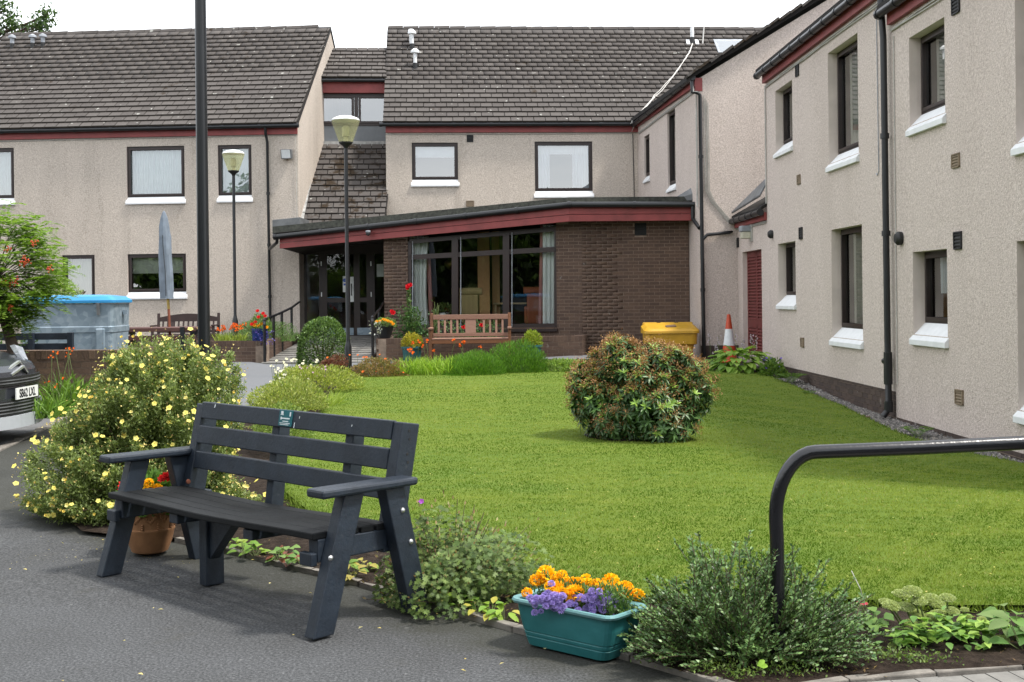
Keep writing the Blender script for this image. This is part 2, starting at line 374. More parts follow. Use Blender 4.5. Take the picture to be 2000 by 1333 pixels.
def np_mesh(name, verts, quads=None, tris=None, col=None, mats=('leaf',), smooth=False):
    me = bpy.data.meshes.new(name); verts = np.asarray(verts, dtype=np.float32)
    me.vertices.add(len(verts)); me.vertices.foreach_set('co', verts.ravel())
    loops = []; starts = []; pos = 0
    for fa in (quads, tris):
        if fa is not None and len(fa):
            fa = np.asarray(fa, dtype=np.int32); k = fa.shape[1]; loops.append(fa.ravel()); starts.append(pos + np.arange(len(fa)) * k); pos += fa.size
    loops = np.concatenate(loops); starts = np.concatenate(starts)
    me.loops.add(len(loops)); me.loops.foreach_set('vertex_index', loops)
    me.polygons.add(len(starts)); me.polygons.foreach_set('loop_start', starts.astype(np.int32))
    me.update(calc_edges=True)
    if col is not None:
        a = me.attributes.new('Col', 'FLOAT_COLOR', 'POINT'); c4 = np.ones((len(verts), 4), dtype=np.float32); c4[:, :3] = col; a.data.foreach_set('color', c4.ravel())
    for k in ([mats] if isinstance(mats, str) else mats): me.materials.append(MATS[k])
    if smooth: me.polygons.foreach_set('use_smooth', np.ones(len(starts), dtype=bool))
    me.validate(); return me
LIMIT = 290
def pieces(name, me, parent, mlist, stuff_name, limit=LIMIT):
    """one object per piece (nearest first), those past the limit joined into one part"""
    def key(M):
        p = M.translation; u = PPX + F * p.x / p.y; w = PPY - F * (p.z - CAMZ) / p.y
        out = not (-15 < u < 2015 and -15 < w < 1348); return (out, p.y)
    mlist = sorted(mlist, key=key)
    for M in mlist[:limit]: link(name, me, parent, mat=M)
    rest = mlist[limit:]
    if rest:
        n = len(me.vertices); co = np.empty(n * 3, dtype=np.float32); me.vertices.foreach_get('co', co); co = co.reshape(n, 3)
        fa = np.array([list(p.vertices) for p in me.polygons]); vs = []; fs = []
        for i, M in enumerate(rest):
            A = np.array(M); vs.append(co @ A[:3, :3].T + A[:3, 3]); fs.append(fa + i * n)
        jm = np_mesh(stuff_name, np.concatenate(vs), quads=np.concatenate(fs), mats=[m_.name for m_ in me.materials])
        if len(me.materials) > 1: jm.polygons.foreach_set('material_index', np.tile([p.material_index for p in me.polygons], len(rest)).astype(np.int32))
        stuff(link(stuff_name, jm, parent))
def frame_m(o, x, y, z): return Matrix(((x[0], y[0], z[0], o[0]), (x[1], y[1], z[1], o[1]), (x[2], y[2], z[2], o[2]), (0, 0, 0, 1)))

# ------------------------------------------------------------------ walls
class Wall:
    def __init__(s, p0, p1):
        s.p0 = Vector((p0[0], p0[1], 0)); d = Vector((p1[0], p1[1], 0)) - s.p0; s.len = d.length; s.u = d.normalized(); s.n = Vector((s.u.y, -s.u.x, 0))
    def pt(s, u, z, off=0.): q = s.p0 + s.u * u + s.n * off; q.z = z; return q
    def px(s, px, py, off=0.):
        r = ray(px, py); o = s.p0 + s.n * off; t = (o.x * s.n.x + o.y * s.n.y) / (r.x * s.n.x + r.y * s.n.y)
        P = r * t; return (P - s.p0).dot(s.u), CAMZ + P.z
    def box(s, mb, u0, u1, z0, z1, o0, o1, mi=0): mb.obox(s.pt(u0, z0, o0), s.u * (u1 - u0), s.n * (o1 - o0), V(0, 0, z1 - z0), mi)
def wall_face(mb, W, u0, u1, z0, z1, holes, depth=.14, mi=0, mi_rev=1, sdrop=.0):
    holes = [(h[0], h[1], h[2] - sdrop, h[3]) for h in holes]
    us = sorted({u0, u1, *[min(max(h[i], u0), u1) for h in holes for i in (0, 1)]}); zs = sorted({z0, z1, *[min(max(h[i], z0), z1) for h in holes for i in (2, 3)]})
    for a, b in zip(us[:-1], us[1:]):
        for c, d in zip(zs[:-1], zs[1:]):
            um, zm = (a + b) / 2, (c + d) / 2
            if any(h[0] < um < h[1] and h[2] < zm < h[3] for h in holes): continue
            mb.face([W.pt(a, c), W.pt(b, c), W.pt(b, d), W.pt(a, d)], mi)
    for h in holes:
        a, b, c, d = h
        for q in (((a, c), (a, d)), ((b, d), (b, c)), ((a, d), (b, d)), ((b, c), (a, c))):
            mb.face([W.pt(*q[0]), W.pt(*q[1]), W.pt(*q[1], -depth), W.pt(*q[0], -depth)], mi_rev)
def window(root, W, h, reveal=.05, sill=.17, fw=.075, mull=(), cur=None, gl='window_glass', sill_out=.05, tilt=0., room=True):
    """window > pane, sill, curtain, room ; h = (u0, u1, z0, z1) of the opening"""
    a, b, c, d = h; mb = MB(); o0, o1 = -reveal - .07, -reveal
    for q in ((a, b, d - fw, d), (a, b, c, c + fw), (a, a + fw, c + fw, d - fw), (b - fw, b, c + fw, d - fw)): W.box(mb, *q, o0, o1)
    for mu in mull: W.box(mb, a + (b - a) * mu - fw * .45, a + (b - a) * mu + fw * .45, c + fw, d - fw, o0, o1)
    edges = [0, *mull, 1]
    for e0, e1 in zip(edges[:-1], edges[1:]):                      # opening casements, set slightly forward
        x0, x1 = a + (b - a) * e0 + fw * .62, a + (b - a) * e1 - fw * .62; z0, z1 = c + fw * .62, d - fw * .62; cw = fw * .62
        for q in ((x0, x1, z1 - cw, z1), (x0, x1, z0, z0 + cw), (x0, x0 + cw, z0 + cw, z1 - cw), (x1 - cw, x1, z0 + cw, z1 - cw)): W.box(mb, *q, o1 + .001, o1 + .018)
    wo = mb.build('window', 'frame_brown', root, bevel=.004)
    for e0, e1 in zip(edges[:-1], edges[1:]):
        x0, x1 = a + (b - a) * e0 + fw * .5, a + (b - a) * e1 - fw * .5
        g = MB(); g.face([W.pt(x0, c + fw * .5, o0 + .03), W.pt(x1, c + fw * .5, o0 + .03), W.pt(x1, d - fw * .5, o0 + .03), W.pt(x0, d - fw * .5, o0 + .03)]); g.build('pane', gl, wo)
    if sill:
        s = MB(); ov = .03; pts = [(c + .012, -reveal - .03), (c + .012, -reveal + .004), (c - sill * .74, sill_out), (c - sill, sill_out), (c - sill, -reveal - .03)]
        s.prism([W.pt(a - ov, z, o) for z, o in pts], W.u * (b - a + 2 * ov)); s.build('sill', 'sill_white', wo, bevel=.006)
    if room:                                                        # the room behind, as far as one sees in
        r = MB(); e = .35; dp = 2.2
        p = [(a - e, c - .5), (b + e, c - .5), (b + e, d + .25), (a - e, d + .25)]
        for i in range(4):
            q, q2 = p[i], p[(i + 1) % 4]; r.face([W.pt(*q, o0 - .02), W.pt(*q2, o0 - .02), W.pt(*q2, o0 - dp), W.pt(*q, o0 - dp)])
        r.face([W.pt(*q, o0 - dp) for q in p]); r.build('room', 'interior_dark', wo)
    def drape(u0, u1, z0, z1, mat, off=-.09, folds=7, amp=.018, taper=0.):
        k = MB(); n = folds * 6; rows = 4; pts = []
        for j in range(rows + 1):
            f = j / rows; row = []
            for i in range(n + 1):
                x = u0 + (u1 - u0) * i / n * (1 - taper * (1 - f)); row.append(W.pt(x, z0 + (z1 - z0) * f, o0 + off + amp * math.sin(i / n * folds * 2 * math.pi + f)))
            pts.append(row)
        for j in range(rows):
            for i in range(n): k.face([pts[j][i], pts[j][i + 1], pts[j + 1][i + 1], pts[j + 1][i]])
        k.build('blind' if 'blind' in mat else 'curtain', mat, wo)
    w = b - a; hh = d - c
    for spec in (cur or ()):
        f0, f1, g0, g1, mat, folds, amp = spec; drape(a + w * f0, a + w * f1, c + hh * g0, c + hh * g1, mat, folds=folds, amp=amp)
    return wo
def gutter(root, pts, r=.055, mats='gutter_black', step=.9):
    mb = MB(); mb.tube(pts, r, 10)
    for p, q in zip(pts[:-1], pts[1:]):
        p, q = Vector(p), Vector(q); L = (q - p).length; n = max(1, int(L / step)); d = (q - p).normalized()
        for i in range(n + 1): c = p.lerp(q, i / n); mb.tube([c - d * .035, c + d * .035], r * 1.17, 10)
    return mb.build('gutter', mats, root, smooth=True)
def downpipe(root, pts, r=.034, collars=()):
    mb = MB(); mb.tube(pts, r, 10)
    for p, q in zip(pts[:-1], pts[1:]):
        p, q = Vector(p), Vector(q); L = (q - p).length
        if L > 1.2:
            for i in range(1, int(L / 1.6) + 1): c = p.lerp(q, i / (int(L / 1.6) + 1)); mb.tube([c - V(0, 0, .035), c + V(0, 0, .035)], r * 1.35, 10)
    return mb.build('downpipe', 'gutter_black', root, smooth=True)
def cable(root, pts, r=.009, mat='cable_grey', name='cable'): return MB().tube(pts, r, 5).build(name, mat, root, smooth=True)
def vent(root, W, px, py, w, h, mat='vent_black', out=.012):
    u, z = W.px(px, py); mb = MB()
    W.box(mb, u - w / 2, u + w / 2, z - h / 2, z - h / 2 + .015, .0, out + .01); W.box(mb, u - w / 2, u + w / 2, z + h / 2 - .015, z + h / 2, .0, out + .01)
    W.box(mb, u - w / 2, u - w / 2 + .015, z - h / 2, z + h / 2, .0, out + .01); W.box(mb, u + w / 2 - .015, u + w / 2, z - h / 2, z + h / 2, .0, out + .01)
    W.box(mb, u - w / 2, u + w / 2, z - h / 2, z + h / 2, -.01, .003); o = mb.build('air_vent', mat, root)
    for i in range(5):
        s = MB(); zz = z - h / 2 + h * (i + .5) / 5; s.obox(W.pt(u - w / 2 + .016, zz - h * .06, .004), W.u * (w - .032), W.n * .012 + V(0, 0, -.012), V(0, 0, h * .07)); s.build('louvre', mat, o)
def tile_mesh(name, w, l, th, mat):
    mb = MB(); mb.box(0, w, 0, l, 0, th); mb.m = [0, 0, 1, 1, 0, 1]; return mb.mesh(name, [mat, 'tile_edge'])
TW, GA, TH = .30, .245, .040
tile_a = tile_mesh('roof_tile', TW - .016, GA + .055, TH, 'roof_tile'); tile_m = tile_mesh('roof_tile_mossy', TW - .020, GA + .055, TH, 'roof_tile_mossy')
def roof(root, e0, e1, r0, name='roof', mossy=False, th=.09, r1=None):
    """tiled slope: eave e0-e1, ridge starts at r0 (above e0)"""
    e0, e1, r0 = Vector(e0), Vector(e1), Vector(r0); x = (e1 - e0); Lw = x.length; x.normalize(); sv = r0 - e0; skew = sv.dot(x); sv = sv - x * skew; Ls = sv.length; y = sv.normalized(); z = x.cross(y).normalized()
    if z.z < 0: z = -z
    mb = MB(); top = (r0, e1 + (r0 - e0)) if r1 is None else (r0, Vector(r1)); mb.prism([e0, e1, top[1], top[0]], -z * th); ro = mb.build(name, 'roof_under', root)
    ang = TH / GA * .92; yt = (y * math.cos(ang) - z * math.sin(ang)).normalized(); zt = x.cross(yt).normalized()
    ms = []; rows = int(Ls / GA)
    for j in range(rows):
        y0 = j * GA - .04; off = (TW / 2 if j % 2 else 0); k0 = skew * (j / max(rows, 1)); n = int(Lw / TW) + 2
        for i in range(-1, n):
            a = i * TW - off; b_ = a + TW
            a2, b2 = max(a, 0), min(b_, Lw)
            if b2 - a2 < .05: continue
            sc = (b2 - a2) / TW; jit = random.uniform(-.004, .004); rz = random.uniform(-.006, .006)
            o = e0 + x * (a2 + k0) + y * (y0 + jit) + z * (TH + .003 + random.uniform(0, .005))
            M = frame_m(o, (x + yt * rz) * sc, yt - x * rz, zt); ms.append(M)
    pieces('roof_tile', tile_m if mossy else tile_a, ro, ms, 'roof_tiles')
    return ro, x, y, z, Ls
BR_L, BR_H, GAP = .215, .065, .010
brick_meshes = {k: (lambda mb: mb.mesh('brick', k))(MB().box(0, BR_L, 0, .05, 0, BR_H)) for k in ('brick_brown', 'brick_old', 'brick_plinth')}
soldier_meshes = {k: (lambda mb: mb.mesh('coping_brick', k))(MB().box(0, .065, 0, .05, 0, .1025)) for k in ('brick_brown', 'brick_old', 'brick_plinth')}
def brickwork(root, W, u0, u1, z0, z1, holes=(), mat='brick_brown', clip=None, name='brick_wall', back=.1, soldier=False, depth=.005, ztop=None):
    """mortar core with single bricks standing proud; ztop(u) trims a sloping top"""
    mb = MB(); zc = z1 - (.11 if soldier else 0)
    us = sorted({u0, u1, *[h[i] for h in holes for i in (0, 1)]}); zs = sorted({z0, z1, *[min(h[i], z1) for h in holes for i in (2, 3)]})
    for a, b in zip(us[:-1], us[1:]):
        for c, d in zip(zs[:-1], zs[1:]):
            if any(h[0] < (a + b) / 2 < h[1] and h[2] < (c + d) / 2 < h[3] for h in holes): continue
            if ztop and d == z1: W_ = [W.pt(a, c, -depth), W.pt(b, c, -depth), W.pt(b, min(d, ztop(b)), -depth), W.pt(a, min(d, ztop(a)), -depth)]; mb.prism(W_, -W.n * back)
            else: W.box(mb, a, b, c, d - (.012 if soldier else 0), -back - depth, -depth)
    wo = mb.build(name, 'mortar', root); ms = []
    rows = int((zc - z0 + GAP) / (BR_H + GAP)) + 1
    for j in range(rows):
        z = z0 + j * (BR_H + GAP); hgt = min(BR_H, zc - z)
        if hgt < .02: continue
        off = (BR_L + GAP) / 2 if j % 2 else 0
        for i in range(-1, int((u1 - u0) / (BR_L + GAP)) + 2):
            spans = [(max(u0 + i * (BR_L + GAP) - off, u0), min(u0 + i * (BR_L + GAP) - off + BR_L, u1))]
            for h in holes:
                if h[2] < z + hgt * .5 < h[3]:
                    nsp = []
                    for a, b in spans:
                        if b <= h[0] or a >= h[1]: nsp.append((a, b)); continue
                        if a < h[0]: nsp.append((a, h[0]))
                        if b > h[1]: nsp.append((h[1], b))
                    spans = nsp
            for a, b in spans:
                if b - a < .03: continue
                if ztop and z + hgt > ztop((a + b) / 2): continue
                ms.append(frame_m(W.pt(a, z, random.uniform(-.0015, .001)), W.u * ((b - a) / BR_L), -W.n, V(0, 0, hgt / BR_H)))
    pieces('brick', brick_meshes[mat], wo, ms, 'bricks')
    if soldier:
        sm = []; n = int((u1 - u0) / .075)
        for i in range(n): sm.append(frame_m(W.pt(u0 + i * (u1 - u0) / n, zc + .004, .002 + random.uniform(-.003, .003)), W.u * ((u1 - u0) / n - .008) / .065, -W.n * ((back + depth) / .05), V(0, 0, 1)))
        pieces('coping_brick', soldier_meshes[mat], wo, sm, 'coping_bricks')
    return wo
def sheet(name, poly, dz, mat, spacing=.4, bumpy=0., kind='structure', parent=None):
    poly = [Vector((p[0], p[1])) for p in poly]; pts = []
    for p, q in zip(poly, poly[1:] + poly[:1]):
        n = max(1, int((q - p).length / spacing))
        for i in range(n): pts.append(p.lerp(q, i / n))
    nb = len(pts); edges = [(i, (i + 1) % nb) for i in range(nb)]
    xs = [p.x for p in poly]; ys = [p.y for p in poly]; allp = list(pts)
    for x in np.arange(min(xs) + spacing / 2, max(xs), spacing):
        for y in np.arange(min(ys) + spacing / 2, max(ys), spacing): allp.append(Vector((x + random.uniform(-.1, .1) * spacing, y)))
    r = delaunay_2d_cdt(allp, edges, [], 1, 1e-4); co = np.array([[p.x, p.y, 0] for p in r[0]])
    co[:, 2] = gz(co[:, 0], co[:, 1]) + dz + (rng.normal(0, bumpy, len(co)) if bumpy else 0)
    me = bpy.data.meshes.new(name); me.from_pydata(co.tolist(), [], [tuple(f) for f in r[2]]); me.materials.append(MATS[mat])
    me.update()
    if me.polygons and me.polygons[0].normal.z < 0: me.flip_normals()
    me.polygons.foreach_set('use_smooth', [True] * len(me.polygons))
    o = link(name, me, parent)
    if kind: o['kind'] = kind
    return o
# ------------------------------------------------------------------ ground
def P2(*px): return [gnd(*p) for p in px]
gx = np.concatenate([-np.geomspace(400, 12, 12), np.arange(-11, 11.1, .5), np.geomspace(12, 400, 12)])
gy = np.concatenate([-np.geomspace(400, 6, 12), np.arange(-5, 34.1, .5), np.geomspace(35, 600, 14)])
GX, GY = np.meshgrid(gx, gy, indexing='ij'); co = np.stack([GX.ravel(), GY.ravel(), gz(GX, GY).ravel() - .012], 1)
idx = np.arange(len(gx) * len(gy)).reshape(len(gx), len(gy))
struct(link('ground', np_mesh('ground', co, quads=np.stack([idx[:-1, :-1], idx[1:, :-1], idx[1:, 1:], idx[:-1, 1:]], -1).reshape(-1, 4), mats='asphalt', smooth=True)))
# road on the far side of the pale kerb (the car stands on it), path to the entrance
k0, k1 = gnd(-60, 899), gnd(140, 806); kd = (k1 - k0).normalized(); far = V(-kd.y, kd.x, 0)
rp = [k0 - kd * 14, k1 + kd * .6, k1 + kd * .6 + far * 1.9, k0 - kd * 14 + far * 1.9]
sheet('road', rp, .0, 'road', .6)
ka = k0 - kd * 9; kb = k1 + kd * .8; nk = 16; rk = None
for i in range(nk):
    a, b_ = ka.lerp(kb, i / nk), ka.lerp(kb, (i + .985) / nk); z = float(gz(a.x, a.y)); s_ = MB(); s_.obox((a.x, a.y, z - .05), (b_.x - a.x, b_.y - a.y, 0), -far * .10, (0, 0, .062)); o_ = s_.build('road_kerb' if rk is None else 'kerb_stone', 'kerb_concrete', rk, bevel=.008)
    if rk is None: rk = struct(o_)
sheet('path', P2((400, 770), (440, 700), (520, 712), (585, 712), (730, 708), (850, 712), (1140, 694), (1370, 692), (1370, 715), (1120, 705), (850, 716), (700, 722), (600, 730), (540, 748), (505, 800), (450, 850)) , .002, 'path_asphalt', .5)
lawn_back = [(700, 742), (800, 735), (1000, 732), (1130, 730), (1250, 728), (1380, 728)]
lawn_right = [(1480, 733), (1545, 757), (1640, 797), (1750, 852), (1850, 885), (2000, 915), (2200, 958)]
lawn_front = [(2350, 1180), (2000, 1203), (1850, 1203), (1700, 1192), (1500, 1185), (1300, 1185), (1160, 1180), (1060, 1150), (900, 1110), (760, 1060), (600, 1010), (540, 960), (560, 900), (600, 850), (640, 800), (660, 765)]
bed_px = [(340, 1056), (480, 1087), (700, 1142), (850, 1187), (1000, 1230), (1230, 1287), (1400, 1337), (1480, 1364), (1560, 1350), (1660, 1334), (1830, 1319), (2000, 1306), (2300, 1287), (2420, 1150), (2330, 975),
          (2200, 958), (2000, 915), (1750, 852), (1640, 797), (1560, 745), (1520, 722), (1400, 712), (1130, 703), (830, 706), (700, 716), (600, 722), (540, 740), (500, 790), (470, 830), (300, 850), (160, 930), (110, 1000), (160, 1042), (250, 1052)]
LAWN = P2(*lawn_back, *lawn_right, *lawn_front); BED = P2(*bed_px)
sheet('soil_bed', BED, .016, 'soil', .2, .005)
lawn = sheet('lawn', LAWN, .05, 'lawn_green', .3)
# concrete edging of the bed, one stone after another
def edging(name, px, w=.05, h=.014, L=.9):
    pts = [gnd(*p) for p in px]; root = MB(); acc = []
    for p, q in zip(pts[:-1], pts[1:]):
        n = max(1, round((q - p).length / L))
        for i in range(n): acc.append((p.lerp(q, i / n), p.lerp(q, (i + 1) / n)))
    o = None
    for p, q in acc:
        d = (q - p); d.z = 0; side = V(-d.y, d.x, 0).normalized(); mb_ = MB(); mb_.obox(p - V(0, 0, .03), d * .992, side * w, V(0, 0, .03 + h + random.uniform(-.004, .004)))
        s_ = mb_.build(name if o is None else 'edging_stone', 'kerb_concrete', o, bevel=.006)
        if o is None: o = struct(s_)
    return o
edging('kerb', [(340, 1056), (480, 1087), (700, 1142), (850, 1187), (1000, 1230), (1230, 1287), (1400, 1337), (1490, 1366)])
edging('kerb', [(1500, 1360), (1560, 1351), (1660, 1335), (1830, 1320), (2000, 1307), (2300, 1288)])
# block paving in the near corner
pav = struct(sheet('paving', P2((1560, 1356), (1700, 1334), (1850, 1321), (2000, 1309), (2300, 1290), (2400, 1500), (1560, 1500)), -.001, 'soil', .4))
pm = MB().box(0, .195, 0, .095, -.03, .012).mesh('paver', 'slab_concrete'); ms = []
pb0, pb1 = gnd(1640, 1340), gnd(2300, 1291); pdx = (pb1 - pb0).normalized(); pdy = V(pdx.y, -pdx.x, 0)
for j in range(4):
    for i in range(12): o_ = pb0 + pdx * (.1 * i + .002) + pdy * (.015 + .2 * j); ms.append(frame_m(V(o_.x, o_.y, .0 + random.uniform(-.002, .002)), pdy, -pdx, V(0, 0, 1)) @ Matrix.Translation((0, -.095, 0)))
pieces('paver', pm, pav, ms, 'pavers')

# ------------------------------------------------------------------ plan of the buildings
def plan(px, py, Y): p = at(px, py, Y); return (p.x, p.y)
A0, A1 = plan(-130, 400, 31.0), plan(583, 400, 30.4)
C0, C1 = plan(754, 320, 31.75), plan(1246, 320, 32.17)
D0 = plan(1367, 500, 25.8)
WA, WC = Wall(A0, A1), Wall(C0, C1)
WDs = Wall(C1, D0)                                                # side wall of the gable house, faces the court
d_dir = WC.u; D1 = (D0[0] + d_dir.x * 9, D0[1] + d_dir.y * 9); WDg = Wall(D0, D1)
W0 = plan(1441, 560, 25.86); W1 = plan(1745, 560, 16.1)
wv = (Vector(W1) - Vector(W0)).normalized(); WW = Wall(W0, tuple(Vector(W0) + wv * 17.0))
uE = WW.px(1497, 300)[0]; uF = WW.px(1747, 500)[0]
zA, zC, zD, zE, zF = 5.74, 5.93, 6.03, 5.60, 5.13                # eaves
# roofs behind run back from the eaves
def back_pt(W, u, dist, z): p = W.pt(u, z, -dist); return p

# ---- house at the back, on the picture's left
A = thing('apartment_block', 'harled two-storey block with grey tiled roof behind the parasol and metal bin', 'building', WA.pt(WA.len / 2, .2))
def rect(W, x0, y0, x1, y1):
    u0, z1 = W.px(x0, y0); u1, z0 = W.px(x1, y1); return (u0, u1, z0, z1)
hA = [rect(WA, 247, 287, 361, 385), rect(WA, 425, 284, 492, 382), rect(WA, -75, 291, 28, 388), rect(WA, 121, 499, 186, 612), rect(WA, 249, 497, 364, 571)]
mb = MB(); wall_face(mb, WA, 0, WA.len, -.2, zA, hA, .05, 0, 1, sdrop=.06)
sd = -WA.n
for u, nm in ((WA.len, 0), (0, 0)):                               # gable walls
    q = [WA.pt(u, -.2), WA.pt(u, -.2, -8), WA.pt(u, zA + .12, -8), WA.pt(u, zA + 3.23, -4), WA.pt(u, zA + .1)]
    mb.face(q if u else q[::-1])
mb.face([WA.pt(WA.len, -.2, -8), WA.pt(0, -.2, -8), WA.pt(0, zA, -8), WA.pt(WA.len, zA, -8)])
mb.build('wall', ['harling', 'smooth_render'], A)
full = [(0.02, .98, .02, .98, 'blind_white', 22, .012)]
window(A, WA, hA[0], cur=full); window(A, WA, hA[1], cur=full, fw=.07); window(A, WA, hA[2], cur=full)
window(A, WA, hA[3], cur=[(.02, .98, .0, .98, 'blind_cream', 14, .012)]); window(A, WA, hA[4], cur=[(.02, .98, .50, .98, 'blind_cream', 1, .004)])
ov = .02
roA = roof(A, WA.pt(0, zA + .07, .16), WA.pt(WA.len + ov, zA + .07, .16), WA.pt(0, zA + .07 + 3.30, -4.0))
MB().prism([WA.pt(0, zA + 3.36, -4.0), WA.pt(WA.len + ov, zA + 3.36, -4.0), WA.pt(WA.len + ov, zA, -8.2), WA.pt(0, zA, -8.2)], V(0, 0, -.08)).build('rear_roof', 'roof_under', A)
ridge_m = MB().tube([(0, 0, 0), (.44, 0, .012)], .095, 8).mesh('ridge_tile', 'roof_tile')
pieces('ridge_tile', ridge_m, roA[0], [frame_m(WA.pt(i * .45, zA + 3.33 + random.uniform(-.006, .006), -4.0), WA.u, -WA.n, V(0, 0, 1)) for i in range(int(WA.len / .45))], 'ridge_tiles')
mb = MB(); WA.box(mb, 0, WA.len, zA - .16, zA + .03, .002, .06); mb.build('fascia', 'fascia_red', A)
gutter(A, [WA.pt(0, zA + .035, .17), WA.pt(WA.len + .03, zA + .035, .17)])
u, z = WA.px(520, 260, .08)
downpipe(A, [WA.pt(u, zA, .17), WA.pt(u, zA - .15, .14), WA.pt(u + .02, zA - .35, .07), WA.pt(u + .05, .3, .07)])
cable(A, [WA.pt(0, zA - .2, .02), WA.pt(WA.len * .5, zA - .19, .02), WA.pt(WA.len - .05, zA - .18, .02), WA.pt(WA.len - .03, 3.2, .02)])
mb = MB()                                                         # vents on the slope
def slope_pt(W, px, py, z0, pitch, y0): # point of the slope under a pixel
    r = ray(px, py); e = W.pt(0, z0, .16); n = (W.n * math.sin(pitch) + V(0, 0, math.cos(pitch))); o = V(0, 0, CAMZ); t_ = (e - o).dot(n) / r.dot(n); return o + r * t_
pA = math.atan2(3.30, 4.16)
for x_, y_ in ((24, 98), (64, 97), (84, 96)):
    p = slope_pt(WA, x_, y_, zA + .07, pA, 0); o = MB(); o.lathe(p - V(0, 0, .1), [(.06, 0), (.06, .28)], 12); o.lathe(p + V(0, 0, .18), [(.055, 0), (.06, .14), (.11, .15), (.1, .21), (.02, .25)], 12, 1)
    o.obox(p - WA.u * .16 + WA.n * .08 - V(0, 0, .06), WA.u * .32, -WA.n * .2 + V(0, 0, .16), V(0, 0, .03), 1); o.build('roof_vent', ['vent_black', 'vent_pipe_grey'], A, smooth=True)

# ---- main house in the middle
C = thing('apartment_block', 'harled middle block with large grey tiled roof above the glazed lounge', 'building', WC.pt(WC.len / 2, .2))
hC = [rect(WC, 804, 279, 895, 352), rect(WC, 1044, 277, 1158, 374)]
mb = MB(); wall_face(mb, WC, 0, WC.len, -.2, zC, hC, .05, sdrop=.06)
q = [WC.pt(0, -.2), WC.pt(0, -.2, -8), WC.pt(0, zC, -8), WC.pt(0, zC + 3.23, -4), WC.pt(0, zC + .1)]; mb.face(q[::-1])
mb.build('wall', ['harling', 'smooth_render'], C)
window(C, WC, hC[0], cur=[(.02, .98, .62, .98, 'blind_white', 1, .003)], gl='dormer_glass'); window(C, WC, hC[1], cur=[(.02, .27, .02, .98, 'curtain_white', 5, .02), (.66, .98, .02, .98, 'curtain_white', 7, .02), (.02, .98, .76, .98, 'blind_white', 1, .003)], gl='dormer_glass')
Lc = WC.len + 5.2
roC = roof(C, WC.pt(-.06, zC + .07, .16), WC.pt(Lc, zC + .07, .16), WC.pt(-.06, zC + .07 + 3.36, -4.0))
MB().prism([WC.pt(-.06, zC + 3.42, -4.0), WC.pt(Lc, zC + 3.42, -4.0), WC.pt(Lc, zC, -8.2), WC.pt(-.06, zC, -8.2)], V(0, 0, -.08)).build('rear_roof', 'roof_under', C)
pieces('ridge_tile', ridge_m, roC[0], [frame_m(WC.pt(i * .45 - .05, zC + 3.39 + random.uniform(-.006, .006), -4.0), WC.u, -WC.n, V(0, 0, 1)) for i in range(int(Lc / .45))], 'ridge_tiles')
mb = MB(); WC.box(mb, 0, WC.len, zC - .16, zC + .03, .002, .06); mb.build('fascia', 'fascia_red', C)
gutter(C, [WC.pt(-.12, zC + .035, .17), WC.pt(WC.len - .05, zC + .035, .17)])
cable(C, [WC.pt(0, zC - .2, .02), WC.pt(3, zC - .2, .02), WC.pt(WC.len - .18, zC - .19, .02), WC.pt(WC.len - .12, zC - .02, .16)])
cable(C, [WC.pt(WC.len - .13, zC - .2, .012), WC.pt(WC.len - .10, 3.4, .012)], .011, 'vent_black')
vent(C, WC, 918, 271, .17, .18); vent(C, WC, 918, 398, .21, .15, 'vent_tan')
pC = math.atan2(3.36, 4.16)
for x_, y_, sc in ((805, 100, 1.), (811, 138, 1.2)):
    p = slope_pt(WC, x_, y_, zC + .07, pC, 0); o = MB(); o.lathe(p - V(0, 0, .1), [(.07, 0), (.07, .30)], 12); o.lathe(p + V(0, 0, .2), [(.05, 0), (.05, .26), (.12, .28), (.12, .34), (.04, .40)], 12, 1)
    o.obox(p - WC.u * .2 + WC.n * .1 - V(0, 0, .08), WC.u * .4, -WC.n * .16 + V(0, 0, .13), V(0, 0, .03), 1); o.build('roof_vent', ['vent_black', 'vent_pipe_white'], C, smooth=True)
p = slope_pt(WC, 803, 90, zC + .07, pC, 0); MB().lathe(p - V(0, 0, .1), [(.05, 0), (.05, .5), (.09, .51), (.07, .57)], 10).build('roof_vent', 'vent_pipe_white', C, smooth=True)
p = slope_pt(WC, 1352, 88, zC + .07, pC, 0); o = MB(); o.lathe(p - V(0, 0, .1), [(.08, 0), (.06, .32)], 12); o.lathe(p + V(0, 0, .2), [(.055, 0), (.055, .3)], 12, 1)
o.obox(p - WC.u * .18 + WC.n * .1 - V(0, 0, .06), WC.u * .1, -WC.n * .12 + V(0, 0, .14), V(0, 0, .08), 1); o.obox(p + WC.u * .08 + WC.n * .1 - V(0, 0, .06), WC.u * .1, -WC.n * .12 + V(0, 0, .14), V(0, 0, .08), 1)
o.build('roof_vent', ['vent_black', 'vent_pipe_white'], C, smooth=True)
p = slope_pt(WC, 1372, 90, zC + .07, pC, 0); MB().tube([p, p + V(.05, 0, .55)], .018, 6).build('aerial', 'cable_white', C)
p0_ = slope_pt(WC, 1393, 84, zC + .07, pC, 0); ny = (-WC.n * math.cos(pC) + V(0, 0, math.sin(pC))); nn = WC.n * math.sin(pC) + V(0, 0, math.cos(pC))
o = MB(); o.obox(p0_ - ny * .75 + nn * .02, WC.u * 1.0, ny * .8, nn * .07); sk = o.build('skylight', 'vent_pipe_grey', C)
o = MB(); o.face([p0_ - ny * .70 + nn * .095 + WC.u * .08, p0_ - ny * .70 + nn * .095 + WC.u * .92, p0_ - ny * .05 + nn * .095 + WC.u * .92, p0_ - ny * .05 + nn * .095 + WC.u * .08]); o.build('pane', 'dormer_glass', sk)
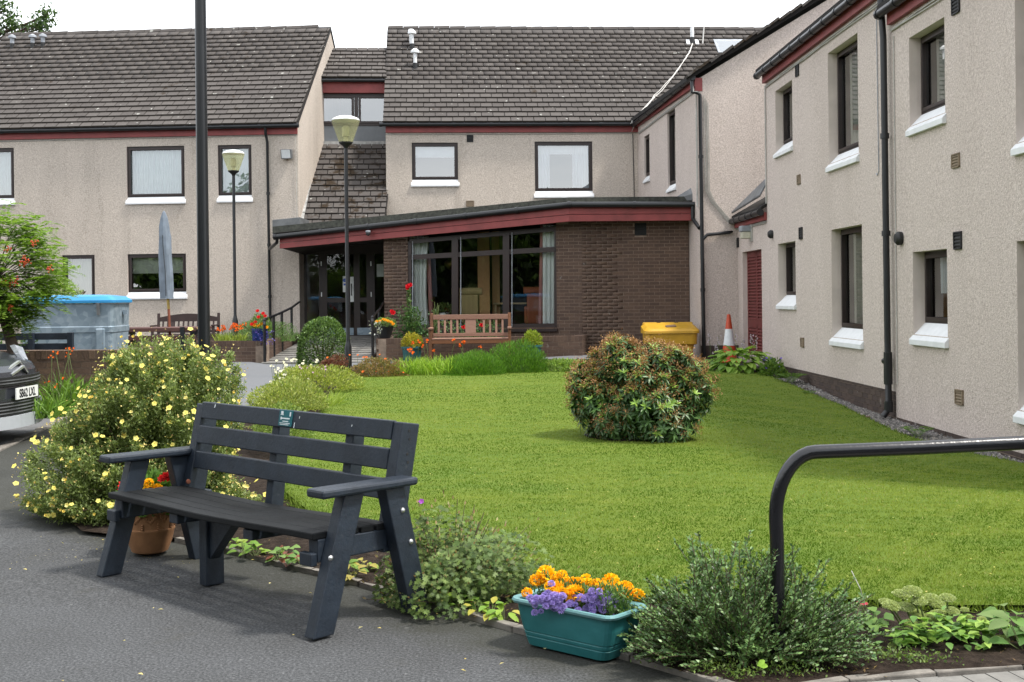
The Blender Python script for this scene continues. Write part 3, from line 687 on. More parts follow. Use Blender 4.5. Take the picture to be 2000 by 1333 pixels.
# bundle of white cables running down to the eaves
cp = [slope_pt(WC, x_, y_, zC + .16, pC, 0) for x_, y_ in ((1352, 88), (1345, 105), (1338, 117), (1325, 138), (1312, 152), (1300, 168), (1290, 180), (1278, 190), (1268, 203), (1255, 218), (1242, 230), (1233, 242))]
for k in range(3): cable(C, [p + V(random.uniform(-.03, .03), -.02 * k, .02 * k) for p in cp], .009, 'cable_white')

# ---- recessed link with dormer and low roof between the two
B = thing('link_block', 'narrow recessed link with wide dormer window and mossy lower roof beside lamp post', 'building', V(-4.2, 33, .3))
WB = Wall((A1[0] + .004, 33.4), (C0[0] - .004, 33.55))
zb = WB.px(690, 160)[1]
mb = MB(); mb.obox(WB.pt(-.1, 0, -2.6), WB.u * (WB.len + .4), -WB.n * .1, V(0, 0, zb)); mb.build('wall', 'interior_dark', B)
mb = MB(); hB = rect(WB, 629, 183, 752, 246); hB = (0.03, WB.len - .0, hB[2], hB[3])
window(B, WB, (hB[0], hB[1] + .35, hB[2], hB[3]), reveal=.0, sill=0, mull=(.44,), gl='dormer_glass', fw=.1)
z1_ = WB.px(690, 282)[1]
mb = MB(); WB.box(mb, 0, WB.len, z1_ - .1, hB[2] - .002, -.1, -.02); mb.build('cladding', 'cladding_grey', B)
mb = MB(); WB.box(mb, 0, WB.len, hB[3] + .002, zb + .04, -.02, .12); mb.build('fascia', 'fascia_red', B)
roof(B, WB.pt(0, zb + .05, .2), WB.pt(WB.len - .13, zb + .05, .2), WB.pt(0, zb + 1.2, -1.45), mossy=False)
gutter(B, [WB.pt(.03, zb + .0, .22), WB.pt(WB.len, zb + .0, .22)])
mb = MB(); WB.box(mb, 0, WB.len, z1_ - .06, z1_ + .07, -.01, .08); mb.build('flashing', 'flashing_white', B)
pe = at(672, 442, 30.55); ze = pe.z
roof(B, V(A1[0] + .01, 30.55, ze), V(C0[0] + .045, 30.7, ze), V(A1[0] + .01, 33.38, z1_ - .02), name='lower_roof', mossy=True)
q0, q1 = V(A1[0] + .02, 30.5, ze + .1), V(A1[0] + .02, 33.3, z1_ + .08); mb = MB()
for i in range(9):
    a_, b_ = q0.lerp(q1, i / 9), q0.lerp(q1, (i + .96) / 9); mb.beam(a_, b_, .14, .03 + .012 * (i % 2))
mb.build('lead_flashing', 'flashing_white', B)

# ---- gable house beyond the lounge
D = thing('apartment_block', 'harled gable end with a verge of dark tiles behind the yellow grit bin', 'building', WDg.pt(3, .2))
hD = []
for (x0, y0, x1, y1) in ((1258, 268, 1269, 342), (1303, 222, 1320, 358)): hD.append(rect(WDs, x0, y0, x1, y1))
mb = MB(); wall_face(mb, WDs, 0, WDs.len, -.2, zD, hD, .06, sdrop=.06)
ap = 4.6; pit = .60
mb.face([WDg.pt(0, -.3), WDg.pt(2 * ap, -.3), WDg.pt(2 * ap, zD), WDg.pt(ap, zD + ap * pit), WDg.pt(0, zD)])
mb.build('wall', ['harling_wing', 'smooth_render'], D)
for h in hD: window(D, WDs, h, reveal=.05, cur=[(.05, .5, .02, .98, 'curtain_cream', 4, .02)], sill=.16)
back = -WDg.n
dl = (Vector((C1[0], C1[1], 0)) - Vector((D0[0], D0[1], 0)))
mb = MB(); e = WDg.pt(-.2, zD - .02, .12); mb.prism([e, WDg.pt(ap, zD + .1 + ap * pit, .12), WDg.pt(ap, zD + .1 + ap * pit, .12) + dl * 1.7, e + dl * 1.02], V(0, 0, .1))
mb.prism([WDg.pt(ap, zD + .1 + ap * pit, .12), WDg.pt(2 * ap + .2, zD - .02, .12), WDg.pt(2 * ap + .2, zD - .02, .12) + dl * 1.7, WDg.pt(ap, zD + .1 + ap * pit, .12) + dl * 1.7], V(0, 0, .1)); rd = mb.build('roof', 'roof_under', D)
vt = MB().box(0, .30, 0, .34, 0, .05).mesh('verge_tile', 'roof_tile_mossy'); ms = []
rx = (WDg.u + V(0, 0, pit)).normalized(); rz_ = rx.cross(back)
if rz_.z < 0: rz_ = -rz_
for i in range(18):
    o = WDg.pt(-.24, zD + .03, .17) + rx * (.285 * i) + rz_ * (-.012 + .012 * (i % 2)); ms.append(frame_m(o, (rx * math.cos(.1) - rz_ * math.sin(-.1)).normalized(), back, (rz_ * math.cos(.1) + rx * math.sin(-.1)).normalized()))
pieces('verge_tile', vt, rd, ms, 'verge_tiles')
mb = MB(); mb.obox(WDs.pt(.15, zD - .14, .003), WDs.u * (WDs.len - .15), WDs.n * .06, V(0, 0, .16)); mb.obox(WDg.pt(-.07, zD - .26, -.02), WDg.u * .16, WDg.n * .03, V(0, 0, .28)); mb.build('fascia', 'fascia_red', D)
gutter(D, [WDs.pt(.1, zC + .03, .13), WDs.pt(WDs.len + .02, zD + .03, .13)], r=.06, step=.8)
for k in range(2): cable(D, [WDs.pt(.2, zC - .2 - .03 * k, .02), WDs.pt(WDs.len * .5, (zC + zD) / 2 - .19 - .03 * k, .02), WDs.pt(WDs.len - .1, zD - .2 - .03 * k, .02), WDs.pt(WDs.len - .06 - .05 * k, 5.2, .02), WDs.pt(WDs.len - .06 - .05 * k, 3.35, .02)], .012)
gp = WDg.pt(.02, 0, .07); zz = zD - .30
downpipe(D, [WDs.pt(WDs.len - .02, zD, .13), WDg.pt(-.14, zz, .09), WDg.pt(-.05, zz, .09), WDg.pt(.02, zz - .05, .08), WDg.pt(.03, 3.1, .075), WDg.pt(.05, .1, .075)], r=.04)
for k in range(4):
    x_ = .12 + .028 * k; cable(D, [WDg.pt(x_, zz - .05 - .05 * k, .015), WDg.pt(x_ + random.uniform(-.015, .015), 4.6, .015), WDg.pt(x_ + .01, 3.7, .015), WDg.pt(x_ + .12, 3.45, .015), WDg.pt(x_ + .50, 3.0, .015)], .008)
mb = MB(); WDg.box(mb, .0, 1.2, -.2, .43, .0, .015); mb.build('plinth', 'brick_plinth', D)

# ---- wing along the court: two stepped blocks and the low passage
def wing(name, label, u0, u1, ze, holes, base_z):
    r = thing(name, label, 'building', WW.pt((u0 + u1) / 2, 0)); mb = MB(); wall_face(mb, WW, u0, u1, base_z, ze, holes, .15, sdrop=.13)
    mb.face([WW.pt(u0, -.6), WW.pt(u0, ze), WW.pt(u0, ze + 2.6, -4.5), WW.pt(u0, -.6, -4.5)]); mb.face([WW.pt(u1, -.6), WW.pt(u1, -.6, -4.5), WW.pt(u1, ze + 2.6, -4.5), WW.pt(u1, ze)])
    mb.build('wall', ['harling_wing', 'smooth_render'], r)
    mb = MB(); WW.box(mb, u0, u1, ze - .14, ze + .02, .003, .07); mb.build('fascia', 'fascia_red', r)
    MB().prism([WW.pt(u0 - .05, ze + .03, .18), WW.pt(u1 + .05, ze + .03, .18), WW.pt(u1 + .05, ze + 2.8, -4.6), WW.pt(u0 - .05, ze + 2.8, -4.6)], V(0, 0, .1)).build('roof', 'roof_under', r)
    gutter(r, [WW.pt(u0 - .06, ze + .02, .15), WW.pt(u1, ze + .02, .15)], r=.06, step=.62)
    for k in range(2):
        n = int((u1 - u0) / .45); cable(r, [WW.pt(u0 + (u1 - u0) * i / n, ze - .195 - .028 * k + random.uniform(-.006, .01), .02) for i in range(n + 1)], .010)
    return r
def wrect(x0, y0, x1, y1): u0, z1 = WW.px(x0, y0); u1, z0 = WW.px(x1, y1); return (u0, u1, z0, z1)
hE = [wrect(1514, 179, 1548, 268), wrect(1616.5, 105, 1677, 281), wrect(1519.5, 477, 1554.5, 578), wrect(1623.5, 449.6, 1685.5, 647)]
hF = [wrect(1775, 75, 1846, 198), wrect(1782.5, 493, 1851, 637)]
uu = WW.px(1984, 200)[0]; hF.append((uu, uu + 1.1, WW.px(1984, 255)[1], hF[0][3])); uu2 = WW.px(1986, 500)[0]; hF.append((uu2, uu2 + 1.1, WW.px(1986, 775)[1], hF[1][3]))
zp = WW.px(1630, 738)[1]
ED = wrect(1450, 493, 1489.5, 700)                                   # louvred door opening
E_ = wing('wing_block', 'taller harled wing block beyond the black downpipe with brown brick plinth', uE, uF, zE, hE, zp)
F_ = wing('wing_block', 'lower harled wing block nearest the camera with tan air brick in its wall', uF + .004, 17.0, zF, hF, WW.px(1830, 838)[1])
cc = lambda *a: list(a)
net = (.12, .98, .02, .98, 'curtain_cream', 6, .02)
window(E_, WW, hE[0], reveal=.15, cur=[net], fw=.06, sill=.24); window(E_, WW, hE[1], reveal=.15, cur=[(.12, .98, .02, .98, 'curtain_cream', 7, .03)], fw=.07, sill=.26)
window(E_, WW, hE[2], reveal=.15, cur=[(.15, .98, .02, .98, 'curtain_cream', 5, .02)], fw=.06, sill=.24); window(E_, WW, hE[3], reveal=.15, cur=[(.12, .80, .02, .98, 'curtain_cream', 6, .03)], fw=.07, sill=.26)
window(F_, WW, hF[0], reveal=.15, cur=[(.12, .98, .02, .98, 'curtain_cream', 7, .02)], fw=.07, sill=.26); window(F_, WW, hF[1], reveal=.15, cur=[(.12, .98, .42, .98, 'curtain_white', 7, .02)], fw=.07, sill=.26)
window(F_, WW, hF[2], reveal=.15, cur=[net], fw=.07, sill=.26); window(F_, WW, hF[3], reveal=.15, cur=[net], fw=.07, sill=.26)
brickwork(E_, WW, ED[1] + .12, uF - .02, -.28, zp, mat='brick_plinth', name='plinth', depth=.012, back=.2)
brickwork(F_, WW, uF + .02, 14.8, -.55, WW.px(1830, 838)[1] - .002, mat='brick_plinth', name='plinth', back=.2)
for x_, y_, w_, h_, mt in ((1558, 138, .2, .2, 'vent_black'), (1561, 351, .2, .16, 'vent_tan'), (1565, 456, .2, .2, 'vent_black'), (1568, 669, .2, .16, 'vent_tan')): vent(E_, WW, x_, y_, w_, h_, mt)
for x_, y_, w_, h_, mt in ((1868, 10, .22, .2, 'vent_black'), (1868, 314, .22, .16, 'vent_tan'), (1872, 470, .22, .2, 'vent_black'), (1875, 776, .22, .17, 'vent_tan')): vent(F_, WW, x_, y_, w_, h_, mt)
for r_, x_, y_, rad in ((E_, 1509, 458, .075), (F_, 1761, 466, .085)):
    u, z = WW.px(x_, y_); MB().lathe(WW.pt(u, z, .0), [(rad, 0), (rad * 1.05, .05), (rad * .7, .085), (.01, .09)], 16, axis=WW.n).build('flue_cap', 'vent_black', r_, smooth=True)
pw = WW.px(1744, 400)[0]
downpipe(F_, [WW.pt(pw - .04, zF + .35, .13), WW.pt(pw - .04, zF - .3, .09), WW.pt(pw - .02, 1.0, .085), WW.pt(pw, -.02, .085), WW.pt(pw, -.12, .16)], r=.043)
mb = MB(); mb.tube([WW.pt(pw - .01, .72, .085), WW.pt(pw - .01, .30, .085)], .056, 12); mb.tube([WW.pt(pw - .01, .60, .085), WW.pt(pw - .12, .60, .1)], .04, 10); mb.tube([WW.pt(pw, .08, .085), WW.pt(pw, -.06, .09)], .055, 12); mb.build('pipe_collar', 'gutter_black', F_, smooth=True)
u, z = WW.px(1713, 10); u2, z2 = WW.px(1718, 335); cable(E_, [WW.pt(u, z, .012), WW.pt((u + u2) / 2, (z + z2) / 2, .012), WW.pt(u2, z2, .012), WW.pt(u2 - .06, z2 - .05, .012), WW.pt(u2 - .1, z2 - .02, .012)], .007, 'vent_pipe_grey')
cable(E_, [WW.pt(uE + .02, zE - .2, .02), WW.pt(uE + .02, 3.2, .02)], .014, 'cable_grey')
for k in range(1): u, z = WW.px(1757, 420); cable(F_, [WW.pt(pw + .13, zF - .3, .012), WW.pt(pw + .13, .3, .012)], .007, 'cable_grey')
# low passage with the louvred door
H = thing('passage', 'low harled passage with lead flashing and dark gutter over the red louvred door', 'building', WW.pt(uE / 2, .1))
zH = 3.02
mb = MB(); wall_face(mb, WW, 0, uE - .003, -.3, zH, [ED], .16); mb.build('wall', ['harling_wing', 'smooth_render'], H)
mb = MB(); WW.box(mb, .02, uE - .02, zH - .13, zH + .02, .003, .06); mb.build('fascia', 'fascia_red', H)
gutter(H, [WW.pt(-.08, zH + .01, .13), WW.pt(uE - .03, zH + .02, .13)], r=.06, step=.55)
mb = MB(); n = 9
mb.prism([WW.pt(0.02, zH + .06, .12), WW.pt(uE - .01, zH + .06, .12), WW.pt(uE - .01, zH + 1.2, -1.9), WW.pt(.02, zH + 1.2, -1.9)], V(0, 0, .06)); mb.build('roof', 'roof_under', H)
mb = MB(); mb.prism([WW.pt(.1, zH + .16, .13), WW.pt(uE - .01, zH + .30, .13), WW.pt(uE - .01, zH + .72, -.1), WW.pt(.12, zH + .34, -.1)], V(-.02, 0, .04)); mb.build('lead_flashing', 'lead', H, bevel=.03)
downpipe(H, [WW.pt(-.05, zH, .13), WW.pt(-.03, zH - .2, .10), WDg.pt(.62, zH - .22, .07), WDg.pt(.14, zH - .27, .075), WDg.pt(.04, zH - .37, .075)], r=.036)
for k in range(2): cable(H, [WW.pt(.05, zH - .15 - .025 * k, .02), WW.pt(uE - .05, zH - .15 - .025 * k, .02)], .01)
vent(H, WW, 1442, 474, .16, .2)
mb = MB(); a, b_, c, d = ED; WW.box(mb, a + .005, b_ - .005, c - .3, d - .005, -.16, -.12)
for q in ((a, a + .09, c, d), (b_ - .09, b_, c, d), (a + .09, b_ - .09, d - .12, d), (a + .09, b_ - .09, c + .55, c + .72), (a + .09, b_ - .09, c, c + .1), ((a + b_) / 2 - .06, (a + b_) / 2 + .06, c, d)): WW.box(mb, *q, -.119, -.095)
dr = mb.build('door', 'door_red', H, bevel=.004)
for lo, hi in ((c + .1, c + .55), (c + .72, d - .12)):
    for p_, q_ in ((a + .09, (a + b_) / 2 - .06), ((a + b_) / 2 + .06, b_ - .09)):
        k = int((hi - lo) / .062)
        for i in range(k): zz = lo + (hi - lo) * (i + .5) / k; s_ = MB(); s_.obox(WW.pt(p_, zz, -.119), WW.u * (q_ - p_), WW.n * .03 + V(0, 0, -.028), V(0, 0, .012)); s_.build('louvre', 'door_red', dr)
# ------------------------------------------------------------------ glazed lounge and entrance
G = thing('lounge_extension', 'brown brick lounge with big brown windows under a sloping red fascia', 'building', V(0, 27, .22))
PR, PK, PL = plan(1346, 560, 26.7), plan(1137, 560, 26.8), plan(750, 560, 28.2)
WR, WL = Wall(PK, PR), Wall(PL, PK)
fz0, fz1 = WL.px(750, 466)[1], WL.px(1112, 432)[1]; fu0, fu1 = WL.px(750, 466)[0], WL.px(1112, 432)[0]
ztop = lambda u: fz0 + (fz1 - fz0) * (u - fu0) / (fu1 - fu0)
zR = WR.px(1240, 430)[1]
uv, zv = WR.px(1251, 448)
brickwork(G, WR, .0, WR.len, .15, zR + .02, holes=[(uv - .13, uv + .13, zv - .14, zv + .14)])
mb = MB(); WR.box(mb, uv - .13, uv + .13, zv - .14, zv + .14, -.06, -.03); go = mb.build('air_vent', 'vent_black', G)
for i in range(7): s_ = MB(); zz = zv - .12 + i * .037; s_.obox(WR.pt(uv - .125, zz, -.028), WR.u * .25, WR.n * .02 + V(0, 0, -.012), V(0, 0, .01)); s_.build('louvre', 'vent_black', go)
wu0, wu1 = WL.px(797, 560)[0], WL.px(1087, 560)[0]; wz = WL.px(950, 643)[1]
brickwork(G, WL, 0, WL.len - .002, .15, 3.3, holes=[(wu0, wu1, wz, 9)], ztop=ztop)
# pillar return beside the entrance
WPi = Wall((PL[0] + .0, PL[1] + .62), PL); brickwork(G, WPi, 0, WPi.len, .15, 2.7, name='brick_pillar', depth=.012)
# window frame: three lights with a sloping transom
def lp(px, py, off=-.06): u, z = WL.px(px, py); return WL.pt(u, z, off)
mb = MB(); T0, T1, S0, S1 = (799, 472), (1086, 447), (799, 641), (1086, 638); R0, R1 = (799, 503), (1086, 487)
def xy(a, b, x): return (x, a[1] + (b[1] - a[1]) * (x - a[0]) / (b[0] - a[0]))
nn_ = WL.n
for p_, q_, w in ((T0, T1, .10), (S0, S1, .13), (R0, R1, .11), (T0, S0, .09), (T1, S1, .09)): mb.beam(lp(*p_), lp(*q_), .09, w, side=nn_)
for x_ in (888, 988): mb.beam(lp(*xy(T0, T1, x_)), lp(*xy(S0, S1, x_)), .11, .15, side=nn_)
for x_ in (900, 1000, 806):                                        # thin grey beads
    mb.beam(lp(*xy(T0, T1, x_), -.0), lp(*xy(R0, R1, x_), -.0), .012, .015, side=nn_, mi=1); mb.beam(lp(*xy(R0, R1, x_), .0), lp(*xy(S0, S1, x_), .0), .012, .015, side=nn_, mi=1)
wo = mb.build('window', ['frame_brown', 'vent_pipe_grey'], G)
mb = MB(); mb.beam(lp(797, 648, .0), lp(1089, 645, .0), .12, .06, side=nn_); mb.build('sill', 'frame_brown', wo)
for x0, x1 in ((799, 888), (888, 988), (988, 1086)):
    for (a_, b_), (c_, d_) in (((T0, T1), (R0, R1)), ((R0, R1), (S0, S1))):
        g = MB(); g.face([lp(*xy(c_, d_, x0), -.08), lp(*xy(c_, d_, x1), -.08), lp(*xy(a_, b_, x1), -.08), lp(*xy(a_, b_, x0), -.08)]); g.build('pane', 'lounge_glass', wo)
# room
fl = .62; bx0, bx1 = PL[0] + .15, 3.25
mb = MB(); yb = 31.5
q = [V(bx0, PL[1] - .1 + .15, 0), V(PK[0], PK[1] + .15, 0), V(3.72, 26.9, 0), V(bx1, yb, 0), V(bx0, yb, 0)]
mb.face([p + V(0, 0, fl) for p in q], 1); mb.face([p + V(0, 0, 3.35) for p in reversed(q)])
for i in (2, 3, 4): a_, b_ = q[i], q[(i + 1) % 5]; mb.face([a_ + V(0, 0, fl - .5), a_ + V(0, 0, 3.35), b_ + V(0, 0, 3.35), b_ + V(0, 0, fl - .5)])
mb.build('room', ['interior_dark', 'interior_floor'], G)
def drape3(name, mat, px0, px1, pyt, pyb, Y, folds, amp=.035, taper=0., lean=0.):
    k = MB(); n = folds * 6; pts = []
    for j in range(6):
        f = j / 5; row = []
        for i in range(n + 1):
            s_ = i / n; x = px0 + (px1 - px0) * s_ * (1 - taper * math.sin(f * math.pi) ) + lean * f; p = at(x, pyt + (pyb - pyt) * f, Y); row.append(p + V(0, amp * math.sin(s_ * folds * 2 * math.pi + .6 * f), 0))
        pts.append(row)
    for j in range(5):
        for i in range(n): k.face([pts[j + 1][i], pts[j + 1][i + 1], pts[j][i + 1], pts[j][i]])
    return k.build(name, mat, G, smooth=True)
drape3('curtain', 'curtain_mint', 798, 838, 462, 642, 28.25, 5, .04, .12); drape3('curtain', 'curtain_pink', 833, 841, 500, 642, 28.3, 1, .02, lean=6)
drape3('curtain', 'curtain_mint', 1060, 1092, 440, 640, 27.3, 4, .04, 0); drape3('curtain', 'curtain_pink', 1055, 1062, 440, 640, 27.35, 1, .02, lean=-4)
pt = at(945, 560, 29.2); MB().box(pt.x - .14, pt.x + .14, 29.1, 29.4, fl, 3.3).build('post', 'pine_post', G)
pt = at(968, 560, 29.6); MB().box(pt.x - .08, pt.x + .10, 29.5, 29.7, fl, 3.3).build('post', 'pine_post', G)
# inside: armchairs, table, plant pot, globe lamp
def armchair(label, px, Y, mat, w=.62, turn=0.):
    c = at(px, 560, Y); c.z = fl; r = thing('armchair', label, 'armchair', c, 'armchairs inside the lounge'); Rm = Matrix.Rotation(turn, 3, 'Z')
    def P(x, y, z): return c + Rm @ V(x, y, z)
    def bx(nm, x0, x1, y0, y1, z0, z1, m): k = MB(); k.obox(P(x0, y0, z0), Rm @ V(x1 - x0, 0, 0), Rm @ V(0, y1 - y0, 0), V(0, 0, z1 - z0)); k.build(nm, m, r, bevel=.04)
    bx('backrest', -w / 2, w / 2, 0, .16, .25, 1.02, mat); k = MB(); k.tube([P(-w / 2 - .08, .02, 1.02), P(w / 2 + .02, .02, 1.02)], .085, 12); k.build('head_roll', mat, r, smooth=True)
    bx('seat', -w / 2, w / 2, .16, .75, .25, .48, mat)
    for s_ in (-1, 1):
        bx('arm', s_ * w / 2 - .06, s_ * w / 2 + .06, .16, .7, .25, .66, mat)
        for y_ in (.05, .68): bx('leg', s_ * (w / 2 - .06) - .025, s_ * (w / 2 - .06) + .025, y_, y_ + .05, 0, .25, 'pale_wood')
armchair('tan armchair with rolled top behind the lounge window', 914, 29.1, 'tan_fabric', .62); armchair('rust armchair beside the mint curtain in the lounge', 1052, 28.4, 'rust_fabric', .55)
c = at(1000, 560, 29.6); c.z = fl; r = thing('table', 'small pale wooden table inside the lounge between the armchairs', 'table', c)
MB().box(c.x - .45, c.x + .55, 29.3, 29.9, fl + .70, fl + .74).build('table_top', 'pale_wood', r)
for x_ in (-.42, .48):
    for y_ in (29.33, 29.83): MB().box(c.x + x_, c.x + x_ + .05, y_, y_ + .05, fl, fl + .70).build('leg', 'pale_wood', r)
c = at(878, 518, 30); MB()
r = thing('pendant_lamp', 'amber globe lamp hanging inside the lounge', 'lamp', c); MB().lathe(c - V(0, 0, .12), [(.02, 0), (.12, .07), (.14, .14), (.12, .2), (.03, .27)], 14).build('globe', 'brass', r, smooth=True); MB().tube([c + V(0, 0, .14), V(c.x, c.y, 3.3)], .006, 5).build('cord', 'vent_black', r)
# roof edge
def line3(L, K, R): return [at(*L), at(*K), at(*R)]
fb = line3((546, 486, 28.9), (1112, 433, 26.42), (1352, 431, 26.30)); ft = line3((546, 464, 28.9), (1112, 405, 26.42), (1352, 404, 26.30))
mb = MB(); s2 = []
for i in (0, 1):
    for lo, hi in ((0., .47), (.50, 1.)):
        k = MB(); a_, b_ = fb[i].lerp(ft[i], lo), fb[i + 1].lerp(ft[i + 1], lo); c_, d_ = fb[i + 1].lerp(ft[i + 1], hi), fb[i].lerp(ft[i], hi); k.prism([a_, b_, c_, d_], V(.02, .05, 0)); k.build('fascia_board', 'fascia_red', G, bevel=.004)
gt = [p + V(0, -.05, .05) for p in ft]; gt[0] = at(538, 463, 28.85); gt[-1] = at(1367, 400, 26.2); gutter(G, gt, .065, step=1.1)
fe = [p + V(0, .06, .06) for p in ft]; fe[0] = at(532, 456, 29.0); fe[2] = at(1366, 398, 26.4)
bk = [V(-5.22, 30.9, fe[0].z), V(C0[0], C0[1] + .3, 3.45), V(C1[0], C1[1], 3.75)]
mb = MB(); up = [p + V(0, .05, .16) for p in fe]
for i in (0, 1): mb.face([fe[i], fe[i + 1], up[i + 1], up[i]]); mb.face([up[i], up[i + 1], bk[i + 1] + V(0, 0, .16), bk[i] + V(0, 0, .16)])
mb.face([up[2], D0[:2] and V(D0[0], D0[1], up[2].z), bk[2] + V(0, 0, .16)])
rf = mb.build('roof', 'felt_moss', G)
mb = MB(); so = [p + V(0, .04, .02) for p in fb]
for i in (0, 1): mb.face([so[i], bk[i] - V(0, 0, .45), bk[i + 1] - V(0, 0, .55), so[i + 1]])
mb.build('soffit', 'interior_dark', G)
mb = MB(); p = at(532, 458, 29.05); mb.obox(p, V(.66, 0, .06), V(0, 1.3, 0), V(0, 0, .34)); mb.build('lead_box', 'lead', G, bevel=.01)
p = at(1330, 394, 26.5); mb = MB(); mb.prism([at(1310, 392, 26.6), at(1366, 392, 26.3), at(1366, 375, 26.3), at(1352, 366, 26.5)], V(0, .3, 0)); mb.build('lead_flashing', 'lead', G)
downpipe(G, [at(541, 466, 28.82), at(541, 474, 28.85), at(527, 486, 30.2)], r=.04); downpipe(G, [at(1353, 404, 26.18), at(1353, 428, 26.18), at(1366, 446, 25.75)], r=.04)
c = at(719, 456, 27.95); r = thing('security_camera', 'small black dome camera on the red fascia', 'camera', c); MB().lathe(c, [(.01, -.06), (.045, -.04), (.055, 0), (.05, .02)], 14).build('dome', 'vent_black', r, smooth=True); MB().lathe(c, [(.055, .02), (.06, .05), (.05, .06)], 14).build('mount', 'vent_pipe_grey', r)
# entrance doors
WE = Wall((A1[0] + .03, 30.9), (PL[0] + .12, 30.95)); zt_, zs_ = WE.px(670, 497)[1], WE.px(670, 654)[1]
en = thing('entrance_doors', 'dark brown glazed double doors with sidelights in the shaded porch', 'door', WE.pt(WE.len / 2, zs_))
def ex(px): return WE.px(px, 570)[0]
mb = MB(); hw = [(WE.px(595, 570)[0] - .1, ex(599)), (ex(623), ex(639)), (ex(675), ex(684)), (ex(691), ex(703)), (ex(716), ex(732)), (ex(751), ex(760))]
for a_, b_ in hw: WE.box(mb, a_, b_, zs_, zt_, -.06, .0)
WE.box(mb, -.02, WE.len, zt_, zt_ + .6, -.06, .02); zm0, zm1 = WE.px(670, 591)[1], WE.px(670, 582)[1]
WE.box(mb, ex(623), ex(732), zm0, zm1, -.055, -.003); WE.box(mb, -.02, WE.len, zs_ - .1, zs_ + .03, -.06, .0)
fr = mb.build('frame', 'frame_brown', en)
for a_, b_ in ((599, 623), (639, 675), (684, 691), (703, 716), (732, 751)):
    g = MB(); g.face([WE.pt(ex(a_), zs_, -.03), WE.pt(ex(b_), zs_, -.03), WE.pt(ex(b_), zt_, -.03), WE.pt(ex(a_), zt_, -.03)]); g.build('pane', 'lounge_glass', en)
for a_, b_ in ((639, 690), (697, 724)):
    k = MB(); WE.box(k, ex(a_), ex(b_), WE.px(670, 655)[1], WE.px(670, 641)[1], .001, .006); k.build('kick_plate', 'galvanised', en)
k = MB(); WE.box(k, ex(684), ex(691), WE.px(688, 590)[1], WE.px(688, 541)[1], .001, .006); hp = k.build('handle_plate', 'sign_white', en)
k = MB(); k.tube([WE.pt(ex(687), WE.px(688, 577)[1], .01), WE.pt(ex(687), WE.px(688, 577)[1], .06), WE.pt(ex(687), WE.px(688, 555)[1], .06), WE.pt(ex(687), WE.px(688, 555)[1], .01)], .012, 6); k.build('handle', 'ink_black', hp)
for x_ in (628, 725):
    for y_ in (515, 575): k = MB(); WE.box(k, ex(x_) - .012, ex(x_) + .012, WE.px(x_, y_ + 5)[1], WE.px(x_, y_ - 4)[1], .001, .015); k.build('hinge', 'bolt_steel', en)
k = MB(); WE.box(k, ex(669.5), ex(675), WE.px(670, 571)[1], WE.px(670, 540)[1], -.028, -.024); sg = k.build('notice', 'sign_white', en)
k = MB(); k.lathe(WE.pt(ex(673.5), WE.px(670, 548)[1], -.024), [(.05, 0), (.05, .003)], 14, axis=WE.n); WE.box(k, ex(671), ex(675), WE.px(670, 558)[1], WE.px(670, 554)[1], -.024, -.021); k.build('notice_mark', 'sign_blue', sg)
k = MB(); WE.box(k, ex(736), ex(750), WE.px(740, 541)[1], WE.px(740, 516)[1], -.05, -.046); k.build('notice', 'sign_white', en)
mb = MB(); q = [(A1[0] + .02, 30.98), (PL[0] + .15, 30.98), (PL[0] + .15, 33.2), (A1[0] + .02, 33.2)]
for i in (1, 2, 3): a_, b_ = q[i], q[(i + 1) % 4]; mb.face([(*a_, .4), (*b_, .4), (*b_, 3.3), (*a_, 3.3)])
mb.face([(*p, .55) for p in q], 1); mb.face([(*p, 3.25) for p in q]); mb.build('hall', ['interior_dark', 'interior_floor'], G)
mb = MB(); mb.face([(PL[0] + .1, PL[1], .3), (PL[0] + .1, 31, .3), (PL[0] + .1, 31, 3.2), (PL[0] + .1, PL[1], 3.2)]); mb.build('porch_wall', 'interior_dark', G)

# ramp with slabs, low brick planters
ry0, ry1, rz0, rz1 = 24.75, 30.86, .215, zs_ - .03; xl, xr = A1[0] + .18, PL[0] - .02
mb = MB(); mb.prism([V(xl, ry0, rz0 - .02), V(xr, ry0, rz0 - .02), V(xr, ry1, rz1 - .02), V(xl, ry1, rz1 - .02)], V(0, 0, -.3)); rp_ = struct(mb.build('ramp', 'mortar'))
sm = MB().box(0, .452, 0, .452, -.02, .012).mesh('paving_slab', 'slab_concrete'); ms = []
sy = V(0, ry1 - ry0, rz1 - rz0).normalized(); nx, ny_ = 5, int((ry1 - ry0) / .46)
for j in range(ny_):
    for i in range(nx): o_ = V(xl, ry0, rz0) + V(1, 0, 0) * (i * (xr - xl) / nx) + sy * (j * (ry1 - ry0) / ny_); ms.append(frame_m(o_ + V(0, 0, random.uniform(-.003, .003)), V((xr - xl) / nx / .46, 0, 0), sy, V(0, 0, 1)))
pieces('paving_slab', sm, rp_, ms, 'paving_slabs')
def low_wall(label, pts, z0, z1, mat='brick_brown'):
    c = Vector((*pts[0], z0)); r = thing('low_wall', label, 'wall', c)
    for p_, q_ in zip(pts[:-1], pts[1:]): w = Wall(p_, q_); brickwork(r, w, 0, w.len, z0, z1, mat=mat, soldier=True, name='brickwork', back=.20)
    return r
pl0, pl1 = plan(300, 690, 25.4), plan(519, 690, 25.0)
low_wall('low brown brick planter wall left of the entrance ramp', [pl0, pl1, (A1[0] + .08, 30.3)], .15, .66)
pr0, pr1 = plan(735, 690, 25.6), plan(1137, 690, 26.0)
low_wall('low brown brick planter wall behind the teak bench', [(PL[0] + .04, 28.1), pr0, pr1, (PK[0] + .1, PK[1] - .02)], .15, .66)
